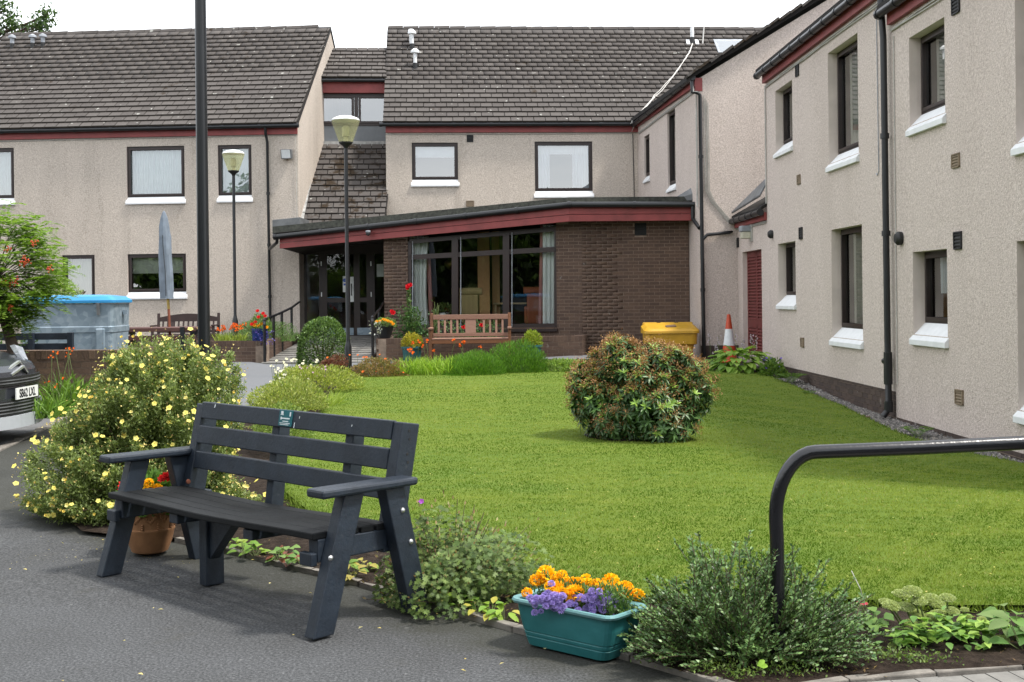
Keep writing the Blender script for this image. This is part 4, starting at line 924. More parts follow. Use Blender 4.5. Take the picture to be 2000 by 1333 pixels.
mb = MB(); mb.prism([V(*pl0, .6), V(pl1[0] - .1, pl1[1] + .1, .6), V(A1[0] - .05, 30.38, .6), V(A0[0] + 4, 30.7, .6)], V(0, 0, -.4)); struct(mb.build('soil', 'soil'))
mb = MB(); mb.prism([V(pr0[0] + .1, pr0[1] + .1, .6), V(pr1[0], pr1[1] + .1, .6), V(PK[0], PK[1] - .05, .6), V(PL[0] + .1, PL[1] - .05, .6)], V(0, 0, -.4)); struct(mb.build('soil', 'soil'))
wl0, wl1 = plan(-260, 720, 15.3), plan(245, 720, 14.9)
low_wall('old low brick wall with upright coping in front of the metal bin', [wl0, wl1, (wl1[0] + .1, 16.2)], .02, float(at(150, 684, 15).z), 'brick_old')
# handrails of the ramp
def handrail(label, pts, posts, r=.022, loc=None):
    t_ = thing('handrail', label, 'handrail', loc or pts[0]); MB().tube(pts, r, 8).build('rail', 'black_paint', t_, smooth=True)
    for p_, q_ in posts: MB().tube([p_, q_], r * 1.1, 8).build('post', 'black_paint', t_, smooth=True)
    return t_
def rz(Y): return rz0 + (rz1 - rz0) * (Y - ry0) / (ry1 - ry0)
ps = [at(517, 690, 24.95), at(535, 690, 26.0), at(551, 680, 27.1), at(570, 665, 28.7)]
top = [V(p.x, p.y, rz(p.y) + .86) for p in ps]
handrail('black handrail on the planter side of the ramp beside the blue pot', [top[0] + V(0, -.03, -.1), top[0], *top[1:], at(585, 590, 29.8)], [(V(p.x, p.y, rz(p.y)), t_) for p, t_ in zip(ps, top)], .028, V(ps[0].x, ps[0].y, .2))
ps = [at(728, 690, 25.45), at(741, 680, 27.6)]; top = [V(p.x, p.y, rz(p.y) + .86) for p in ps]
handrail('short black handrail beside the brick pillar and black pot', [top[0] + V(0, -.03, -.1), top[0], top[1], at(751, 588, 28.4)], [(V(p.x, p.y, rz(p.y)), t_) for p, t_ in zip(ps, top)], .028, V(ps[0].x, ps[0].y, .2))
# fixtures on walls
u, z = WA.px(562, 302); r = thing('floodlight', 'square grey floodlight fixed to the harled wall near the eaves', 'floodlight', WA.pt(u, z, .1))
mb = MB(); mb.prism([WA.pt(u - .13, z + .12, .03), WA.pt(u - .13, z + .10, .22), WA.pt(u - .13, z - .13, .14), WA.pt(u - .13, z - .10, .03)], WA.u * .26); mb.build('housing', 'lead', r, bevel=.01)
mb = MB(); mb.face([WA.pt(u - .11, z + .085, .225), WA.pt(u - .11, z - .11, .155), WA.pt(u + .11, z - .11, .155), WA.pt(u + .11, z + .085, .225)]); mb.build('lens', 'cone_white', r); MB().tube([WA.pt(u, z - .14, .0), WA.pt(u, z - .14, .1)], .02, 6).build('bracket', 'vent_tan', r)
u, z = WW.px(1467, 455); r = thing('wall_lamp', 'grey bulkhead lamp above the red louvred door', 'lamp', WW.pt(u, z, .1))
mb = MB(); WW.box(mb, u - .14, u + .10, z + .02, z + .14, .0, .22); mb.build('housing', 'vent_pipe_grey', r, bevel=.02); mb = MB(); WW.box(mb, u - .13, u + .09, z - .12, z + .019, .02, .2); mb.build('diffuser', 'lamp_inner', r, bevel=.02); mb = MB(); WW.box(mb, u - .02, u + .16, z - .18, z + .16, .0, .03); mb.build('back_plate', 'cable_grey', r)
# ------------------------------------------------------------------ lamp posts
def lamp_post(label, px, pyb, Y, ztop_, rad=.032):
    p = at(px, 600, Y); gz_ = float(gz(p.x, Y)) if Y < 25 else .55; b0 = V(p.x, Y, gz_); r = thing('lamp_post', label, 'lamp post', b0, 'black lamp posts with cream lanterns')
    zt = ztop_; MB().lathe(b0, [(rad * 1.9, 0), (rad * 1.9, .5), (rad * 1.25, .58), (rad, .62), (rad, zt - gz_ - .52)], 14).build('pole', 'post_black', r, smooth=True)
    h0 = V(p.x, Y, zt - .52); MB().lathe(h0, [(rad, -.03), (rad * 1.4, .0), (.115, .055), (.118, .075)], 20).build('lantern_base', 'vent_black', r, smooth=True)
    MB().lathe(h0 + V(0, 0, .07), [(.115, 0), (.17, .16), (.232, .33), (.235, .36)], 24).build('lantern_shade', 'lamp_shade', r, smooth=True)
    MB().lathe(h0 + V(0, 0, .43), [(.235, 0), (.238, .012), (.20, .045), (.12, .075), (.02, .09)], 24).build('lantern_cap', 'lamp_cap', r, smooth=True)
    MB().lathe(h0 + V(0, 0, .07), [(.04, 0), (.035, .09), (.06, .10), (.065, .25), (.03, .28)], 12).build('lamp_holder', 'lamp_inner', r, smooth=True)
lamp_post('lamp post with cream lantern standing beside the clipped round hedge', 679, 715, 20.6, at(677, 226, 20.6).z)
lamp_post('lamp post with cream lantern standing in the planter left of the entrance ramp', 459, 650, 26.2, at(456, 293, 26.2).z, .033)
p = at(399, 700, 9.9); b0 = V(p.x, p.y, float(gz(p.x, p.y))); r = thing('tall_post', 'tall thick black post rising out of the picture behind the yellow-flowered shrub', 'post', b0)
MB().lathe(b0, [(.050, 0), (.048, 1.6), (.0455, 3.2), (.044, 5.2), (.043, 5.6)], 20).build('pole', 'post_black', r, smooth=True)
MB().lathe(b0, [(.075, 0), (.075, .5), (.052, .56)], 20).build('base_sleeve', 'post_black', r, smooth=True)

# ------------------------------------------------------------------ foreground bench of recycled plastic
FRp, FLp = gnd(622, 1243), gnd(218, 1122); l = (FRp - FLp).normalized(); bk_ = V(-l.y, l.x, 0)
def bp(a, b_, z): q = FRp + l * a + bk_ * b_; return V(q.x, q.y, z)
BN = thing('bench', 'large black recycled-plastic bench with splayed legs on the asphalt in front', 'bench', bp(-.93, .25, 0))
LB = 1.858
def plankb(name, a0, a1, prof, mat='bench_plastic', bev=.006, parent=BN):
    mb_ = MB(); mb_.prism([bp(a0, b_, z) for b_, z in prof], l * (a1 - a0)); return mb_.build(name, mat, parent, bevel=bev)
for a0 in (-.035, -LB - .035):
    fl_ = plankb('front_leg', a0, a0 + .07, [(-.055, 0), (.062, 0), (.245, .612), (.13, .612)])
    rl_ = plankb('rear_leg', a0, a0 + .07, [(.525, 0), (.645, 0), (.49, .612), (.37, .612)])
    i0 = -.105 if a0 > -1 else -LB + .035
    plankb('side_rail', i0, i0 + .07, [(.03, .315), (.60, .315), (.60, .405), (.03, .42)])
    plankb('back_post', i0, i0 + .07, [(.415, .30), (.53, .30), (.655, .888), (.548, .905)])
    plankb('armrest', a0 - .02, a0 + .105, [(-.02, .615), (.545, .615), (.55, .652), (-.02, .655)], bev=.012)
    for q_, (b_, z) in ((fl_, (.045, .345)), (rl_, (.525, .345)), (rl_, (.475, .50))):
        if a0 > -1: MB().lathe(bp(.035, b_, z), [(.013, 0), (.013, .003), (.009, .008), (.001, .010)], 14, axis=l).build('bolt', 'bolt_steel', q_, smooth=True)
for k_ in range(4): MB().lathe(bp(-.105 + .0702, .585 - .02 * (k_ // 2) + .003 * k_, (.86, .82, .75, .71)[k_]), [(.0075, 0), (.0075, .0015)], 10, axis=l).build('screw_hole', 'vent_black', BN)
# seat planks, sagging a little between the supports
sb = [(.004 + .093 * i, .004 + .093 * i + .080) for i in range(5)]
for i, (b0_, b1_) in enumerate(sb):
    mb_ = MB(); n = 12; a0, a1 = -LB + .0, -.037
    for k in range(n):
        f0, f1 = k / n, (k + 1) / n; s0, s1 = -.014 * math.sin(f0 * math.pi) ** 2 - .0, -.014 * math.sin(f1 * math.pi) ** 2
        tilt = -.012 * (2 - i) * 0
        c = [bp(a0 + (a1 - a0) * f, b_, .418 - .012 * i / 4 + s_ + dz) for f, s_ in ((f0, s0), (f1, s1)) for b_ in (b0_, b1_) for dz in (0, .034)]
        A_, B_, C_, D_, E2, F2, G2, H2 = c
        mb_.face([B_, D_, H2, F2]); mb_.face([A_, E2, G2, C_]); mb_.face([A_, B_, F2, E2]); mb_.face([C_, G2, H2, D_])
        if k == 0: mb_.face([A_, C_, D_, B_])
        if k == n - 1: mb_.face([E2, F2, H2, G2])
    mb_.weld(); mb_.build('seat_plank', 'bench_seat', BN, bevel=.007)
for i, (z0, z1) in enumerate(((.545, .642), (.685, .785), (.825, .918))):
    fb_ = lambda z: .345 + .105 * (z - .3) / .6 + .085
    e0, e1 = fb_(z0), fb_(z1); sl = plankb('back_slat', -LB + .106, -.106, [(e0, z0), (e0 + .035, z0 - .004), (e1 + .035, z1 - .004), (e1, z1)])
    if i == 2: top_slat = sl
for a0 in (-.44, -1.06): plankb('mid_post', a0 - .03, a0 + .03, [(.475, .30), (.56, .30), (.625, .83), (.55, .845)])
plankb('centre_leg', -1.27, -1.20, [(.20, 0), (.31, 0), (.31, .36), (.20, .36)]); mb_ = MB(); mb_.prism([bp(-1.20, .22, .36), bp(-.98, .22, .36), bp(-1.20, .22, .14)], bk_ * .06); mb_.build('brace', 'bench_plastic', BN)
for a0 in (-1.28, -.62): plankb('cross_beam', a0, a0 + .08, [(.03, .35), (.50, .35), (.50, .40), (.03, .40)])
plankb('corner_block', -.04 - .09, -.04, [(-.005, .30), (.03, .30), (.03, .36), (-.005, .36)]); plankb('corner_block', -LB - .0, -LB + .09, [(-.005, .30), (.03, .30), (.03, .36), (-.005, .36)])
MB().lathe(bp(-LB + .1055, .44, .47), [(.014, 0), (.012, .008), (.001, .01)], 12, axis=l).build('bolt', 'bolt_rust', BN, smooth=True)
# little teal plaque with white lines on the top slat
e0, e1 = .43 + .105 * (.825 - .3) / .6, .43 + .105 * (.918 - .3) / .6
def pq(a, f, o=.0): b_ = e0 + (e1 - e0) * f; z = .825 + .093 * f; return bp(a, b_ - o, z)
mb_ = MB(); mb_.prism([pq(-1.0, .06, .001), pq(-.885, .06, .001), pq(-.885, .95, .001), pq(-1.0, .95, .001)], -bk_ * .003); pqo = mb_.build('plaque', 'plaque_teal', top_slat)
mk = MB()
for a0, a1, f0, f1 in ((-.985, -.965, .72, .88), (-.988, -.960, .66, .70), (-.91, -.898, .62, .86), (-.975, -.905, .45, .52), (-.985, -.975, .40, .56), (-.965, -.915, .30, .345), (-.99, -.90, .20, .235), (-.985, -.91, .12, .155)):
    mk.prism([pq(a0, f0, .0045), pq(a1, f0, .0045), pq(a1, f1, .0045), pq(a0, f1, .0045)], -bk_ * .0006)
mk.build('plaque_print', 'mark_white', pqo)
mk = MB()
for a0, f0, w, h in ((-.83, .55, .004, .13), (-.868, .0, .005, .3), (-1.62, .7, .006, .2), (-.4, .4, .004, .1)): mk.prism([pq(a0, f0, .001), pq(a0 + w, f0, .001), pq(a0 + w * 1.6, f0 + h, .001), pq(a0 + w * .6, f0 + h, .001)], -bk_ * .0008)
mk.build('scratches', 'mark_white', top_slat)

# ------------------------------------------------------------------ handrail in front
hp_ = at(1519, 1200, 4.95); base_ = V(hp_.x, hp_.y, -.05)
HR = thing('handrail', 'thick glossy black tubular handrail rising from the shrub at the front', 'handrail', base_)
c0 = at(1520, 1010, 4.95); e = at(1600, 881, 4.95); rr_ = .145; pts = [base_, V(hp_.x, hp_.y, .5), V(hp_.x - .003, hp_.y, c0.z)]
k = at(1594, 883, 4.95)
for i in range(1, 9):
    a_ = i / 9 * math.pi / 2; x = (hp_.x - .003) + (k.x - hp_.x + .003) * (1 - math.cos(a_)); z = c0.z + (k.z - c0.z) * math.sin(a_); pts.append(V(x, hp_.y, z))
pts += [k, at(1800, 875, 4.95), at(2000, 865, 4.98), at(2300, 850, 5.0), at(2330, 856, 5.0), at(2352, 880, 5.0), at(2358, 920, 5.0), V(at(2360, 920, 5.0).x, 5.0, -.05)]
MB().tube(pts, .0285, 20).build('rail', 'black_paint', HR, smooth=True)

# ------------------------------------------------------------------ planters and pots
def rounded(cx, cy, w, d, rad, ux, uy, z, n=4):
    out = []
    for sx, sy, a0 in ((1, 1, 0), (-1, 1, 90), (-1, -1, 180), (1, -1, 270)):
        for i in range(n + 1):
            a_ = math.radians(a0 + 90 * i / n); x = sx * (w / 2 - rad) + rad * math.cos(a_); y = sy * (d / 2 - rad) + rad * math.sin(a_); p_ = V(cx, cy, z) + ux * x + uy * y; out.append(p_)
    return out
def loft(mb_, rings, mi=0, cap0=True, cap1=False):
    n = len(rings[0])
    for a_, b_ in zip(rings[:-1], rings[1:]):
        for i in range(n): mb_.face([a_[i], a_[(i + 1) % n], b_[(i + 1) % n], b_[i]], mi)
    if cap0: mb_.face(rings[0][::-1], mi)
    if cap1: mb_.face(rings[-1], mi)
tL, tR = gnd(1030, 1257), gnd(1180, 1292); tu = (tR - tL).normalized(); tv = V(-tu.y, tu.x, 0); tc = (tL + tR) / 2 + tv * .095
TR = thing('trough_planter', 'rectangular teal plastic trough of orange marigolds and lilac flowers', 'planter', V(tc.x, tc.y, .0))
mb = MB(); rg = lambda w, d, z, rd=.04: rounded(tc.x, tc.y, w, d, rd, tu, tv, z)
loft(mb, [rg(.43, .20, 0), rg(.455, .215, .036), rg(.448, .208, .040), rg(.458, .216, .044), rg(.464, .220, .056), rg(.458, .214, .060), rg(.470, .222, .064), rg(.50, .235, .12), rg(.52, .245, .185), rg(.50, .225, .185), rg(.47, .20, .12)], cap1=True)
mb.build('body', 'planter_teal', TR, smooth=True)
mb = MB(); loft(mb, [rg(.525, .25, .178), rg(.552, .277, .180, .05), rg(.560, .285, .190, .05), rg(.552, .277, .198, .05), rg(.53, .255, .199), rg(.505, .23, .192), rg(.50, .225, .178)], cap0=False); mb.build('rim', 'planter_rim', TR, smooth=True)
mb = MB(); mb.face(rg(.49, .22, .165)); mb.build('compost', 'soil', TR)
pc = gnd(293, 1078); PT = thing('flower_pot', 'terracotta pot with garland relief behind the black bench', 'pot', pc)
MB().lathe(pc, [(.085, 0), (.105, .01), (.128, .07), (.142, .13), (.146, .137), (.146, .145), (.14, .15), (.142, .20), (.138, .235), (.15, .24), (.157, .25), (.157, .275), (.15, .285), (.14, .285), (.135, .26), (.1, .25)], 32).build('body', 'terracotta', PT, smooth=True)
mb = MB()
for i in range(10):
    a_ = 2 * math.pi * i / 10
    for k in range(7):
        aa = a_ + (k - 3) * .075; z = .195 + .016 * abs(k - 3) ** 1.2 * .5 ; q_ = pc + V(math.cos(aa) * .1415, math.sin(aa) * .1415, z); mb.lathe(q_, [(.002, -.012), (.009, -.004), (.009, .004), (.002, .012)], 6)
    q_ = pc + V(math.cos(a_ + .31) * .1415, math.sin(a_ + .31) * .1415, .18)
    for k in range(3): mb.lathe(q_ - V(0, 0, .012 * k), [(.002, -.01), (.01, 0), (.002, .01)], 6)
mb.build('relief_garland', 'terracotta', PT, smooth=True); MB().lathe(pc, [(.001, .255), (.136, .256)], 24).build('compost', 'soil', PT)
def round_pot(label, px, Y, zb, r0, r1, h, mat, name='flower_pot', rim=.0):
    c = at(px, 640, Y); c.z = zb; t_ = thing(name, label, 'pot', c)
    MB().lathe(c, [(r0, 0), ((r0 + r1) / 2 * 1.02, h * .5), (r1, h - .04), (r1 + rim, h - .038), (r1 + rim, h), (r1 - .015, h), (r1 - .02, h - .05)], 24).build('body', mat, t_, smooth=True)
    MB().lathe(c, [(.001, h - .045), (r1 - .012, h - .044)], 20).build('compost', 'soil', t_); return t_, c
POT1, pc1 = round_pot('teal pot with small golden box bush beside the roses, left of the teak bench', 804, 25.3, .2, .17, .20, .30, 'pot_teal', rim=.025)
POT2, pc2 = round_pot('teal pot with small golden box bush right of the teak bench', 1038, 25.4, .2, .17, .20, .30, 'pot_teal', rim=.025)
POT3, pc3 = round_pot('glossy blue glazed pot of red and orange flowers on the planter wall', 507, 25.2, .66, .15, .17, .25, 'pot_blue', rim=.01)
POT4, pc4 = round_pot('black pot of orange marigolds on the planter wall beside the brick pillar', 751, 25.8, .66, .12, .19, .28, 'pot_black', rim=.01)

# ------------------------------------------------------------------ wooden bench by the lounge
def wood_bench(name, label, c, w, mat, mat2, top_h, arched=False, turn=0.):
    r = thing(name, label, 'bench', c); Rm = Matrix.Rotation(turn, 3, 'Z')
    def P(x, y, z): return c + Rm @ V(x, y, z)
    def bx(nm, x0, x1, y0, y1, z0, z1, m, lean=0.): k = MB(); k.obox(P(x0, y0, z0), Rm @ V(x1 - x0, 0, 0), Rm @ V(0, y1 - y0, 0), Rm @ V(0, lean, z1 - z0)); return k.build(nm, m, r, bevel=.006)
    h = top_h
    for s_ in (-1, 1):
        x0 = s_ * w / 2 - .03; bx('rear_leg', x0, x0 + .06, .45, .51, 0, h, mat if False else mat2, .1); bx('front_leg', x0, x0 + .06, 0, .06, 0, .62, mat2); bx('armrest', x0 - .01, x0 + .07, -.04, .52, .62, .655, mat)
        bx('side_rail', x0 + .01, x0 + .05, .06, .46, .34, .41, mat2)
    for i in range(5): bx('seat_slat', -w / 2 + .03, w / 2 - .03, .0 + i * .095, .085 + i * .095, .415, .437, mat)
    bx('front_apron', -w / 2 + .03, w / 2 - .03, .005, .035, .33, .412, mat2); bx('lower_rail', -w / 2 + .03, w / 2 - .03, .475, .505, .46, .53, mat)
    if not arched: bx('top_rail', -w / 2 + .03, w / 2 - .03, .525, .56, h - .13, h - .03, mat)
    else:
        k = MB(); n = 10; up_ = [P(-w / 2 + .03 + (w - .06) * i / n, .53, h - .10 + .09 * math.sin(math.pi * i / n)) for i in range(n + 1)]; lo = [P(-w / 2 + .03 + (w - .06) * i / n, .53, h - .2 + .0 * i) for i in range(n + 1)]
        for i in range(n): k.prism([lo[i], lo[i + 1], up_[i + 1], up_[i]], Rm @ V(0, .035, 0))
        k.build('top_rail', mat, r)
    wide = [(0, .11)] if not arched else [(-w * .26, .06), (w * .26, .06)]
    xs = [-w * .41, -w * .33, -w * .25, -w * .17, w * .17, w * .25, w * .33, w * .41] if not arched else [-w * .42, -w * .34, -w * .16, -w * .08, 0, w * .08, w * .16, w * .34, w * .42]
    for x_ in xs: bx('back_slat', x_ - .022, x_ + .022, .485, .505, .53, h - .13 if not arched else h - .2, mat, .05)
    for x_, hw_ in wide: bx('back_panel', x_ - hw_, x_ + hw_, .485, .505, .53, h - .13 if not arched else h - .2, mat, .05)
    return r
bc = at(918, 660, 24.85); bc.z = .235
wood_bench('garden_bench', 'weathered teak bench with a centre back panel in front of the lounge window', V(bc.x, 24.75, .235), 1.60, 'teak', 'teak_dark', .94)
bc = at(352, 640, 29.0); wood_bench('garden_bench', 'dark brown arched-back bench against the harled wall behind the picnic table', V(bc.x, 29.2, .26), 1.45, 'bench_dark_brown', 'bench_dark_brown', .93, True)

# ------------------------------------------------------------------ picnic corner on the left
pt = at(318, 640, 22.3); PTc = V(pt.x, 22.3, float(gz(pt.x, 22)))
r = thing('picnic_table', 'brown plank picnic table with the parasol standing through it', 'table', PTc); zt = at(320, 640, 22).z
for i in range(5):
    if True: MB().box(PTc.x - .78, PTc.x + .80, 21.92 + i * .155, 22.06 + i * .155, zt - .05, zt).build('table_plank', 'table_brown', r, bevel=.006)
for x_ in (-.62, .62):
    k = MB(); k.beam(V(PTc.x + x_, 21.7, PTc.z), V(PTc.x + x_, 22.1, zt - .13), .07, .1, V(1, 0, 0)); k.build('leg', 'post_black', r); k = MB(); k.beam(V(PTc.x + x_, 22.9, PTc.z), V(PTc.x + x_, 22.5, zt - .13), .07, .1, V(1, 0, 0)); k.build('leg', 'post_black', r)
    MB().box(PTc.x + x_ - .035, PTc.x + x_ + .035, 21.95, 22.6, zt - .13, zt - .052).build('bearer', 'post_black', r)
pt = at(310, 660, 20.3); BBc = V(pt.x, 20.3, float(gz(pt.x, 20.3))); r = thing('garden_bench', 'brown-slatted bench with black frame turned towards the picnic table', 'bench', BBc)
for py0, py1, nm in ((641, 648.5, 'back_slat'), (656, 665, 'back_slat'), (675, 683, 'back_slat')):
    z1, z0 = at(300, py0, 20.2).z, at(300, py1, 20.2).z; xa, xb = at(244, 650, 20.2).x, at(381, 650, 20.2).x; MB().box(xa, xb, 20.2, 20.24, z0, z1).build(nm, 'table_brown', r, bevel=.005)
for x_ in (241, 356):
    p0_, p1_ = at(x_ + 5, 735, 20.10), at(x_, 639, 20.16); p0_.z = BBc.z; k = MB(); k.beam(p0_, p1_, .07, .06, V(1, 0, 0)); k.build('back_post', 'post_black', r, bevel=.006); MB().box(p0_.x - .03, p0_.x + .03, 20.1, 20.75, BBc.z + .33, BBc.z + .42).build('side_rail', 'post_black', r); MB().box(p0_.x - .03, p0_.x + .03, 20.68, 20.75, BBc.z, BBc.z + .38).build('front_leg', 'post_black', r)
for i in range(4): MB().box(xa, xb, 20.27 + i * .12, 20.37 + i * .12, BBc.z + .42, BBc.z + .45).build('seat_slat', 'table_brown', r, bevel=.005)
# parasol under its cover
p0_ = at(331, 640, 22.3); p1_ = at(326, 560, 22.3); pr = thing('parasol', 'closed parasol in a grey zipped cover on a rusty pole', 'parasol', V(p0_.x, 22.3, PTc.z))
a_, b_, c_ = at(332, 660, 22.3), at(329.5, 604, 22.3), at(327, 575, 22.3); MB().tube([V(a_.x, 22.3, PTc.z), a_, b_], .024, 10).build('pole', 'bolt_rust', pr, smooth=True); MB().tube([b_, c_], .026, 10).build('pole_sleeve', 'brass', pr, smooth=True)
mb = MB(); tp, bt = at(320, 412, 22.3), at(326, 584, 22.3); n = 16; rings = []
prof = [(0, .118), (.10, .121), (.3, .121), (.5, .117), (.7, .108), (.82, .088), (.92, .06), (.98, .03), (1, .004)]
for f, rad in prof:
    c_ = bt.lerp(tp, f); rings.append([c_ + V(math.cos(2 * math.pi * i / n), math.sin(2 * math.pi * i / n) * .8, 0) * (rad * (1 + .07 * math.sin(i * 2.1 + f * 9) + .05 * math.sin(i * 5 + f * 23))) for i in range(n)])
loft(mb, rings, cap0=True); cv = mb.build('cover', 'cover_grey', pr, smooth=True)
zp_ = [bt.lerp(tp, f) + V(.012 - .02 * f + .012 * math.sin(f * 7), -.10 * (1.06 if f < .5 else 1.0) * (.98 - max(0, f - .55) * .9), 0) for f in (0.03, .15, .3, .45, .6, .72)]; MB().tube(zp_, .006, 5).build('zip', 'vent_black', cv)
# black bench backs behind the low wall
pt = at(75, 670, 15.9); r = thing('garden_bench', 'black slatted bench seen from behind over the low brick wall beside the bin', 'bench', V(pt.x, 15.9, .1))
xa, xb = at(-60, 660, 15.9).x, at(138, 660, 15.9).x
for y0, y1 in ((651, 664), (671, 690), (696, 708)): MB().box(xa, xb, 15.9, 15.94, at(100, y1, 15.9).z, at(100, y0, 15.9).z).build('back_slat', 'bench_plastic', r, bevel=.004)
for x_ in (-50, 60, 137): x0 = at(x_, 660, 15.85).x; MB().box(x0 - .035, x0 + .035, 15.83, 15.9, .1, at(100, 650, 15.85).z).build('back_post', 'bench_plastic', r, bevel=.005); MB().box(x0 - .03, x0 + .03, 15.9, 16.4, .42, .5).build('side_rail', 'bench_plastic', r)
for i in range(3): MB().box(xa, xb, 15.98 + i * .13, 16.1 + i * .13, .5, .53).build('seat_slat', 'bench_plastic', r)
# galvanised wheeled bin
bl, brr = at(44, 640, 17.3), at(226, 640, 17.3); bz0 = float(gz(bl.x, 17)) + .12; bzt = at(130, 594, 17.0).z
BI = thing('waste_bin', 'large galvanised four-wheeled waste bin with bright blue lid', 'bin', V((bl.x + brr.x) / 2, 17.5, bz0 - .12))
mb = MB(); cx, cy = (bl.x + brr.x) / 2, 17.6; wd = brr.x - bl.x; ux_, uy_ = V(.998, .06, 0), V(-.06, .998, 0)
rb = lambda w, d, z, rd=.07: rounded(cx, cy, w, d, rd, ux_, uy_, z)
prof = [(wd - .12, .84, bz0), (wd - .10, .87, bz0 + .03), (wd - .07, .90, bz0 + .28), (wd - .075, .895, bz0 + .30)]; rings = []
for f in (0, .10, .25, .27, .29, .42, .44, .46, .60, .66, .67, .73, .74, .90, .92, 1.):
    bulge = .018 if f in (.27, .44, .67, .73) else 0; rings.append(rb(wd - .10 + .08 * f + bulge, .86 + .08 * f + bulge, bz0 + (bzt - bz0) * f))
loft(mb, rings, cap1=True); mb.build('body', 'galvanised', BI, smooth=True)
mb = MB(); loft(mb, [rb(wd + .0, .95, bzt + .004), rb(wd + .05, 1.0, bzt + .01), rb(wd + .05, 1.0, bzt + .045), rb(wd - .10, .9, bzt + .10), rb(wd - .5, .5, bzt + .125)], cap1=True); mb.build('lid', 'lid_blue', BI, smooth=True)
for x_ in (.075, .82):
    k = MB(); o_ = V(cx, cy, 0) + ux_ * (-wd / 2 + wd * x_) - uy_ * .475; k.obox(o_ + V(0, 0, bzt - .16), ux_ * .04, -uy_ * .03, V(0, 0, .17)); k.build('lid_catch', 'lead', BI)
for f0, f1 in ((.80, .97),):
    o_ = V(cx, cy, 0) + ux_ * (-wd / 2 + wd * f0) - uy_ * .452; k = MB(); k.obox(o_ + V(0, 0, bz0 + .45), ux_ * wd * .10, -uy_ * .04, V(0, 0, .42)); k.build('lift_pocket', 'galvanised', BI, bevel=.02); k = MB(); k.obox(o_ + V(0, 0, bz0 + .30) - ux_ * .03, ux_ * wd * .15, -uy_ * .07, V(0, 0, .06)); k.build('bracket', 'galvanised', BI, bevel=.01); k = MB(); k.obox(o_ - ux_ * .22 + V(0, 0, bz0 + .22), ux_ * .14, -uy_ * .03, V(0, 0, .20)); k.build('foot_plate', 'galvanised', BI, bevel=.01)
k = MB(); o_ = V(cx, cy, bzt - .16) + ux_ * (wd / 2 + .0); k.obox(o_, ux_ * .06, uy_ * .1, V(0, 0, .06)); k.build('trunnion', 'galvanised', BI)
for sx in (-1, 1):
    for sy in (-1, 1): c_ = V(cx, cy, bz0 - .06) + ux_ * sx * (wd / 2 - .18) + uy_ * sy * .3; MB().lathe(c_ - ux_ * .02, [(.06, 0), (.06, .04)], 14, axis=ux_).build('wheel', 'tyre', BI)
# yellow grit bin with a brick on its lid, traffic cone
g0, g1 = at(1258, 660, 25.4), at(1362, 660, 25.4); gc = V((g0.x + g1.x) / 2, 25.55, .2); gw = g1.x - g0.x
GB = thing('grit_bin', 'yellow plastic grit bin with hinged lid against the brick wall', 'grit bin', gc)
rq = lambda w, d, z, rd=.12, dy=0: rounded(gc.x, gc.y + dy, w, d, rd, V(1, 0, 0), V(0, 1, 0), z)
mb = MB(); zt = at(1310, 672, 25.4).z; z2 = at(1310, 652, 25.2).z; loft(mb, [rq(gw - .22, .55, .2), rq(gw - .16, .6, zt - .03), rq(gw - .04, .70, zt), rq(gw - .02, .72, z2)], cap1=True); mb.build('body', 'grit_yellow', GB, smooth=True)
mb = MB(); zl = at(1310, 645, 25.2).z; zk = at(1310, 632, 25.7).z; R0_ = rq(gw + .05, .78, z2 + .004); R1_ = rq(gw + .04, .77, z2 + .05)
for i, q_ in enumerate(R1_): q_.z += max(0, (q_.y - gc.y + .38)) / .76 * (zk - zl) * .85
R2_ = [V(gc.x + (q_.x - gc.x) * .86, gc.y + (q_.y - gc.y) * .84, q_.z + .05) for q_ in R1_]; loft(mb, [R0_, R1_, R2_], cap1=True); mb.build('lid', 'grit_yellow', GB, smooth=True)
for f in (.02, .36, .70): k = MB(); k.box(gc.x - gw / 2 + gw * f, gc.x - gw / 2 + gw * (f + .28), gc.y + .33, gc.y + .40, z2, zk + .02); k.build('hinge_lug', 'grit_yellow', GB, bevel=.02)
bq = at(1312, 644, 25.4); MB().obox(V(bq.x - .11, 25.35, bq.z - .04), V(.21, .04, .015), V(-.02, .1, .03), V(0, 0, .1)).build('loose_brick', 'brick_old', None, bevel=.008)
tag(bpy.data.objects['loose_brick'], 'single brown brick lying on the yellow grit bin lid', 'brick')
cc_ = at(1424, 680, 24.9); cc_.z = float(gz(cc_.x, 24.9)); hc = at(1424, 615, 24.9).z - cc_.z; TC = thing('traffic_cone', 'orange traffic cone with a wide white band among the hosta flowers', 'cone', cc_)
rr = lambda f: .165 * (1 - f) + .035 * f
for nm, m_, f0, f1 in (('lower_cone', 'cone_orange', .04, .35), ('white_band', 'cone_white', .352, .70), ('upper_cone', 'cone_orange', .702, 1.)): MB().lathe(cc_, [(rr(f0), hc * f0), (rr(f1), hc * f1)] + ([(.02, hc * 1.01)] if f1 == 1 else []), 20).build(nm, m_, TC, smooth=True)
MB().box(cc_.x - .21, cc_.x + .21, cc_.y - .21, cc_.y + .21, cc_.z, cc_.z + .04).build('base', 'cone_orange', TC, bevel=.02)
sp = WW.pt(pw, -.19, .33); MB().obox(sp, V(-.28, .06, 0), V(.03, .11, 0), V(0, 0, .07)).build('splash_brick', 'brick_old', None, bevel=.01); tag(bpy.data.objects['splash_brick'], 'broken brick lying below the black downpipe on the gravel', 'brick')

